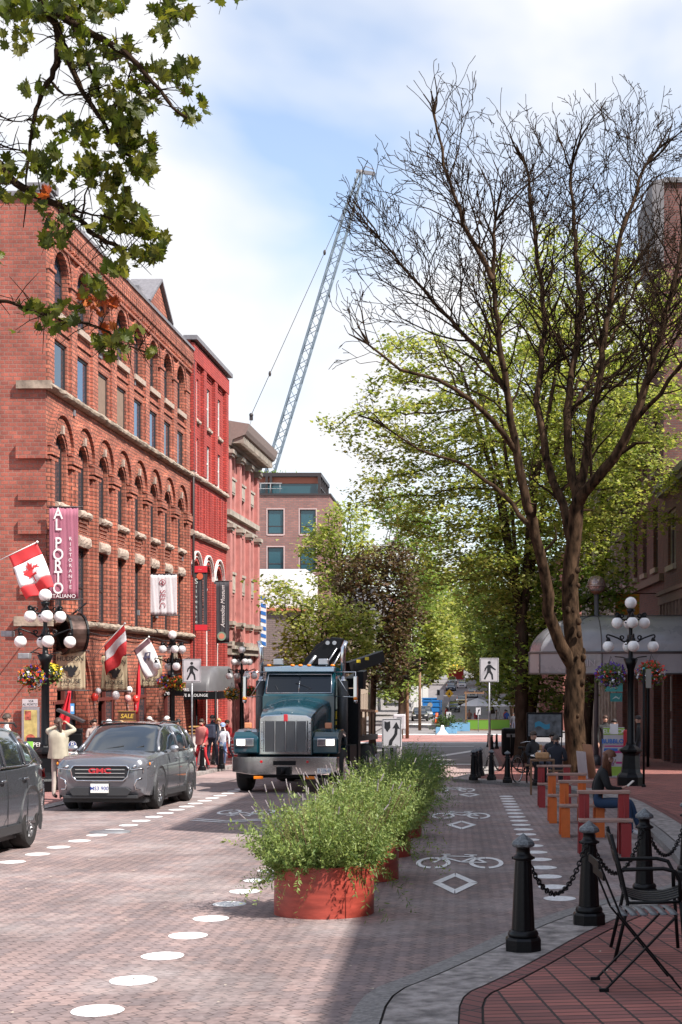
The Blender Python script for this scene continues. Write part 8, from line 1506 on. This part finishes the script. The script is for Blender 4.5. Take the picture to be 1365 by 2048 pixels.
    for p in bm_.polygons:
        c = p.center; best = None
        for a, b_, zz, r_ in segs: d = b_-a; t = max(0, min(1, (c-a).dot(d)/d.length_squared)); q = (c-a-d*t).length-r_*.35; best = (q, zz) if best is None or q < best[0] else best
        mi.append(best[1])
    bm_.polygons.foreach_set('material_index', mi); bm_.polygons.foreach_set('use_smooth', [True]*len(mi)); body = bpy.data.objects.new('body', bm_); COL.objects.link(body); body.parent = o
    h0 = Vector(J['hd0'])*k; h1 = Vector(J['hd1'])*k; up = (h1-h0).normalized(); fw = Vector((0, -1, 0)); fw = (fw-up*fw.dot(up)).normalized(); hc = h0.lerp(h1, .62); sdv = fw.cross(up)
    # face
    b = MB(); [b.ball(hc+fw*.092+up*.005+sdv*e*.032, .010, 6, 5, 1.2, .6, .7) for e in (-1, 1)]; b.ball(hc+fw*.090-up*.058, .018, 8, 5, 1.3, .5, .35); b.build('eyes_and_mouth', mat('face_dark', (.10, .03, .025), .6), o)
    b = MB(); b.ball(hc+fw*.098-up*.022, .014, 8, 6, .8, 1, 1.4); [b.ball(hc+sdv*e*.083-up*.015, .020, 8, 6, .45, .8, 1.4) for e in (-1, 1)]; b.build('nose_and_ears', bm_.materials[0], o)
    b = MB(); hm = cm('hair', hair, .6)
    if hairlen >= 0:
        vs = []; n1, n2 = 16, 9
        for j in range(n2+1):
            th = j/n2*1.75
            for i in range(n1):
                a = 2*PI*i/n1; front = math.cos(a); t2 = th*(1-.38*max(0, front)) if th > .9 else th; r = .103+.004*math.sin(i*3.1+j)
                vs.append(hc+(fw*math.cos(a)*math.sin(t2)*1.02+sdv*math.sin(a)*math.sin(t2)*.86+up*math.cos(t2)*1.02)*r-fw*.010+up*.012)
        b.add(vs, [(j*n1+i, j*n1+(i+1) % n1, (j+1)*n1+(i+1) % n1, (j+1)*n1+i) for j in range(n2) for i in range(n1)], True)
    if hairlen > 0:
        for i in range(26):
            a = PI*.5+PI*(i+.5)/26+rnd.uniform(-.1, .1); d0 = (fw*-abs(math.sin(a-PI/2+PI/2))*0)+(sdv*math.cos(a-PI/2-PI/2)+(-fw)*abs(math.sin(a-PI/2-0)))*.09; q0 = hc+d0*.9+up*.03; l = hairlen*rnd.uniform(.8, 1.1); b.tube([q0, q0+d0*.35-Vector((0, 0, l*.4)), q0+d0*.2-Vector((0, rnd.uniform(-.02, .03), l))], [.026, .028, .012], 5)
    if b.v: b.build('hair', hm, o)
    if hat: b = MB(); b.M = None; vs = [hc+(fw*math.cos(a)*math.sin(t)*1.0+sdv*math.sin(a)*math.sin(t)*.9+up*math.cos(t))*.118+up*.02 for t in (.01, .5, 1.0, 1.45) for a in [2*PI*i/14 for i in range(14)]]; b.add(vs, [(j*14+i, j*14+(i+1) % 14, (j+1)*14+(i+1) % 14, (j+1)*14+i) for j in range(3) for i in range(14)], True); b.add([hc+fw*.10+sdv*.07+up*.04, hc+fw*.19+sdv*.04+up*.02, hc+fw*.19-sdv*.04+up*.02, hc+fw*.10-sdv*.07+up*.04], [(0, 1, 2, 3)]); b.build('cap', cm('cap', hat), o, solid=.006)
    # jacket skirt / hem
    if scarf: b = MB(); pc = Vector(J['chs'])*k; pw = Vector(J['pel'])*k; vs = [(pc.x+(r+.012*math.sin(a*5+j))*math.cos(a)*1.08, pc.y+(r+.012*math.sin(a*5+j))*math.sin(a)*.82, z) for j, (r, z) in enumerate([(.20, pw.z-.08), (.20, pw.z-.02), (.185, pw.z+.12), (.20, pc.z), (.185, pc.z+.1), (.08, pc.z+.17)]) for a in [2*PI*i/22 for i in range(22)]]; b.add(vs, [(j*22+i, j*22+(i+1) % 22, (j+1)*22+(i+1) % 22, (j+1)*22+i) for j in range(5) for i in range(22)], True); b.build('wrap', cm('wrap', scarf), o)
    return o
W_ = (.62, .60, .57)
person('person in a white shirt with dark wavy hair behind the left car', 14, 31.5, h=1.78, rz=R(120), shirt=W_, hair=(.05, .03, .02), hairlen=.05)
person('woman in a cream sweater seen from behind with arms raised to her face', 117, 30.0, h=1.68, rz=R(165), pose='armsup', shirt=(.42, .37, .28), trousers=(.45, .38, .33), hair=(.06, .03, .02), hairlen=.42, bulk=1.3, scarf=(.42, .37, .28))
person('dark haired woman in a checked shirt under the red balloon', 189, 43.5, h=1.66, rz=R(20), pose='hold', shirt=(.34, .27, .24), hairlen=.12, hair=(.03, .015, .01))
person('person in a white cap behind the suv roof', 218, 44.5, h=1.62, rz=R(30), shirt=(.1, .18, .4), hat=(.7, .7, .72))
person('blonde person seen from behind above the suv roof', 243, 43, h=1.60, rz=R(170), shirt=(.4, .3, .25), hair=(.45, .28, .14), hairlen=.12)
person('person in white with a pale cap beside the shop door', 299, 48, h=1.72, rz=R(60), shirt=W_, hat=(.62, .58, .52)); person('brown haired person in front of the dark shop door', 311, 45.5, h=1.60, rz=R(150), shirt=(.12, .1, .1), hair=(.14, .07, .05), hairlen=.06)
person('white haired man in a bright blue shirt by the second lamp', 334, 46.5, h=1.75, rz=R(100), shirt=(.04, .2, .55), hair=(.55, .52, .5)); person('woman in a long black coat beside the crossing sign', 357, 45.5, h=1.66, rz=R(15), shirt=(.015, .015, .018), trousers=(.02, .02, .02), hair=(.02, .015, .015), hairlen=.12, scarf=(.018, .018, .02))
person('woman in a red shawl and red trousers walking left of the backpack man', 404, 46.8, h=1.66, rz=R(-20), pose='walk', shirt=(.5, .03, .04), trousers=(.5, .02, .03), hair=(.05, .03, .02), scarf=(.42, .14, .12))
BP = person('man in dark clothes with a navy backpack walking away', 425, 48.8, h=1.80, rz=R(172), pose='walk', shirt=(.03, .035, .05), trousers=(.02, .025, .045), hair=(.012, .01, .01))
b = MB(); b.box(-.17, .17, .12, .30, 1.02, 1.48); b.build('backpack', mat('backpack_navy', (.03, .035, .06), .7, var=.3), BP, bevel=.04)
person('blonde woman facing us just right of the backpack man', 438, 51.5, h=1.68, rz=R(0), shirt=(.55, .45, .4), hair=(.5, .3, .14), hairlen=.22); person('child in a pale blue cap and white top beside the truck fender', 446, 49.6, h=1.50, rz=R(15), pose='walk', shirt=(.6, .6, .65), trousers=(.2, .3, .5), hat=(.3, .4, .6)); person('person in a red top passing behind the truck fender', 455, 56, h=1.62, rz=R(-30), pose='walk', shirt=(.5, .04, .04))
# right side
WM = person('woman with long brown hair in a black jacket sitting on the bench with a phone', 0, 21.35, h=1.70, rz=R(86), pose='sitphone', x=2.02, z=gz(21.35)+.02, shirt=(.006, .006, .007), trousers=(.016, .04, .09), shoes=(.5, .48, .48), hair=(.13, .05, .025), hairlen=.30, skin=(.46, .26, .20), bulk=1.28)
b = MB(); b.beam((-.10, -.44, .75), (-.07, -.53, .83), .07, .012); b.build('phone', mat('phone_case', (.55, .5, .45), .4), None); ph = COL.objects['phone'] if 'phone' in COL.objects else None
for o_ in [q for q in COL.objects if q.name.startswith('phone')]: o_.location = WM.location; o_.rotation_euler = WM.rotation_euler; tag(o_, 'pale phone held in the seated woman\'s hand', 'phone')
person('bearded man in a black shirt sitting at the café table', 1067, 37.6, h=1.75, rz=R(50), pose='sit', shirt=(.015, .015, .018), hair=(.05, .03, .02)); person('woman in sunglasses and dark top sitting at the café table', 1106, 38.0, h=1.70, rz=R(-20), pose='sit', shirt=(.02, .022, .03), hair=(.015, .012, .012), hairlen=.05)
person('person in a dark hooded jacket sitting with their back to us', 1113, 34.0, h=1.66, rz=R(175), pose='sit', shirt=(.015, .017, .028), hair=(.04, .03, .025))
person('bearded man in black standing under the teal signs', 1211, 46.5, h=1.78, rz=R(10), shirt=(.012, .012, .012), hair=(.06, .03, .02)); person('person in a grey shirt behind the green sandwich board', 1229, 44.0, h=1.66, rz=R(-10), pose='hold', shirt=(.13, .15, .17), hair=(.02, .015, .012))
DP = person('person in black with a red bag standing behind the right lamp', 1277, 41.0, h=1.76, rz=R(-100), shirt=(.012, .012, .013), hair=(.02, .012, .01)); b = MB(); b.box(-.22, .02, -.42, -.26, .80, 1.35); b.build('red_bag', mat('bag_red', (.42, .01, .02), .5), DP, bevel=.04)
# chairs under the seated people
def stool(label, px, Y, x=None):
    o = thing('cafe_chair', label, 'chair', (XP(px, Y), Y, SG(Y)), 0, 'café chairs beside the tree'); b = MB(); b.box(-.2, .2, -.2, .2, .44, .47); b.build('seat', M['wood'], o, bevel=.01); b = MB(); [b.cyl((sx*.17, sy*.17, 0), (sx*.17, sy*.17, .44), .015, n=6) for sx in (-1, 1) for sy in (-1, 1)]; b.build('leg_frame', M['blackm'], o); return o
stool('café chair under the bearded man', 1067, 37.65); stool('café chair under the woman in sunglasses', 1106, 38.05); stool('café chair under the person with their back to us', 1113, 33.95)
for i, (px, Y, c, l) in enumerate(((939, 134, (.35, .2, .15), 'tiny seated looking figure at the left end of the parklet'), (953, 133, (.4, .03, .03), 'tiny figure in red behind the green parklet fence'), (993, 133, (.6, .58, .56), 'tiny figure in white behind the green parklet fence'), (1011, 134, (.5, .04, .03), 'tiny figure in a red top under the right parasol'), (1014, 131.5, (.03, .08, .3), 'tiny figure in blue under the right parasol'), (1027, 120, (.04, .04, .05), 'tiny dark figure right of the parklet'), (893, 150, (.45, .05, .05), 'tiny figure in red beside the orange delineator'), (911, 200, (.03, .03, .04), 'tiny dark figure crossing the far road'), (797, 125, (.6, .55, .5), 'tiny figure on the far left pavement'))):
    person(l, px, Y, h=1.7, rz=R(40*i), shirt=c, trousers=(.05, .05, .08), seed=i)
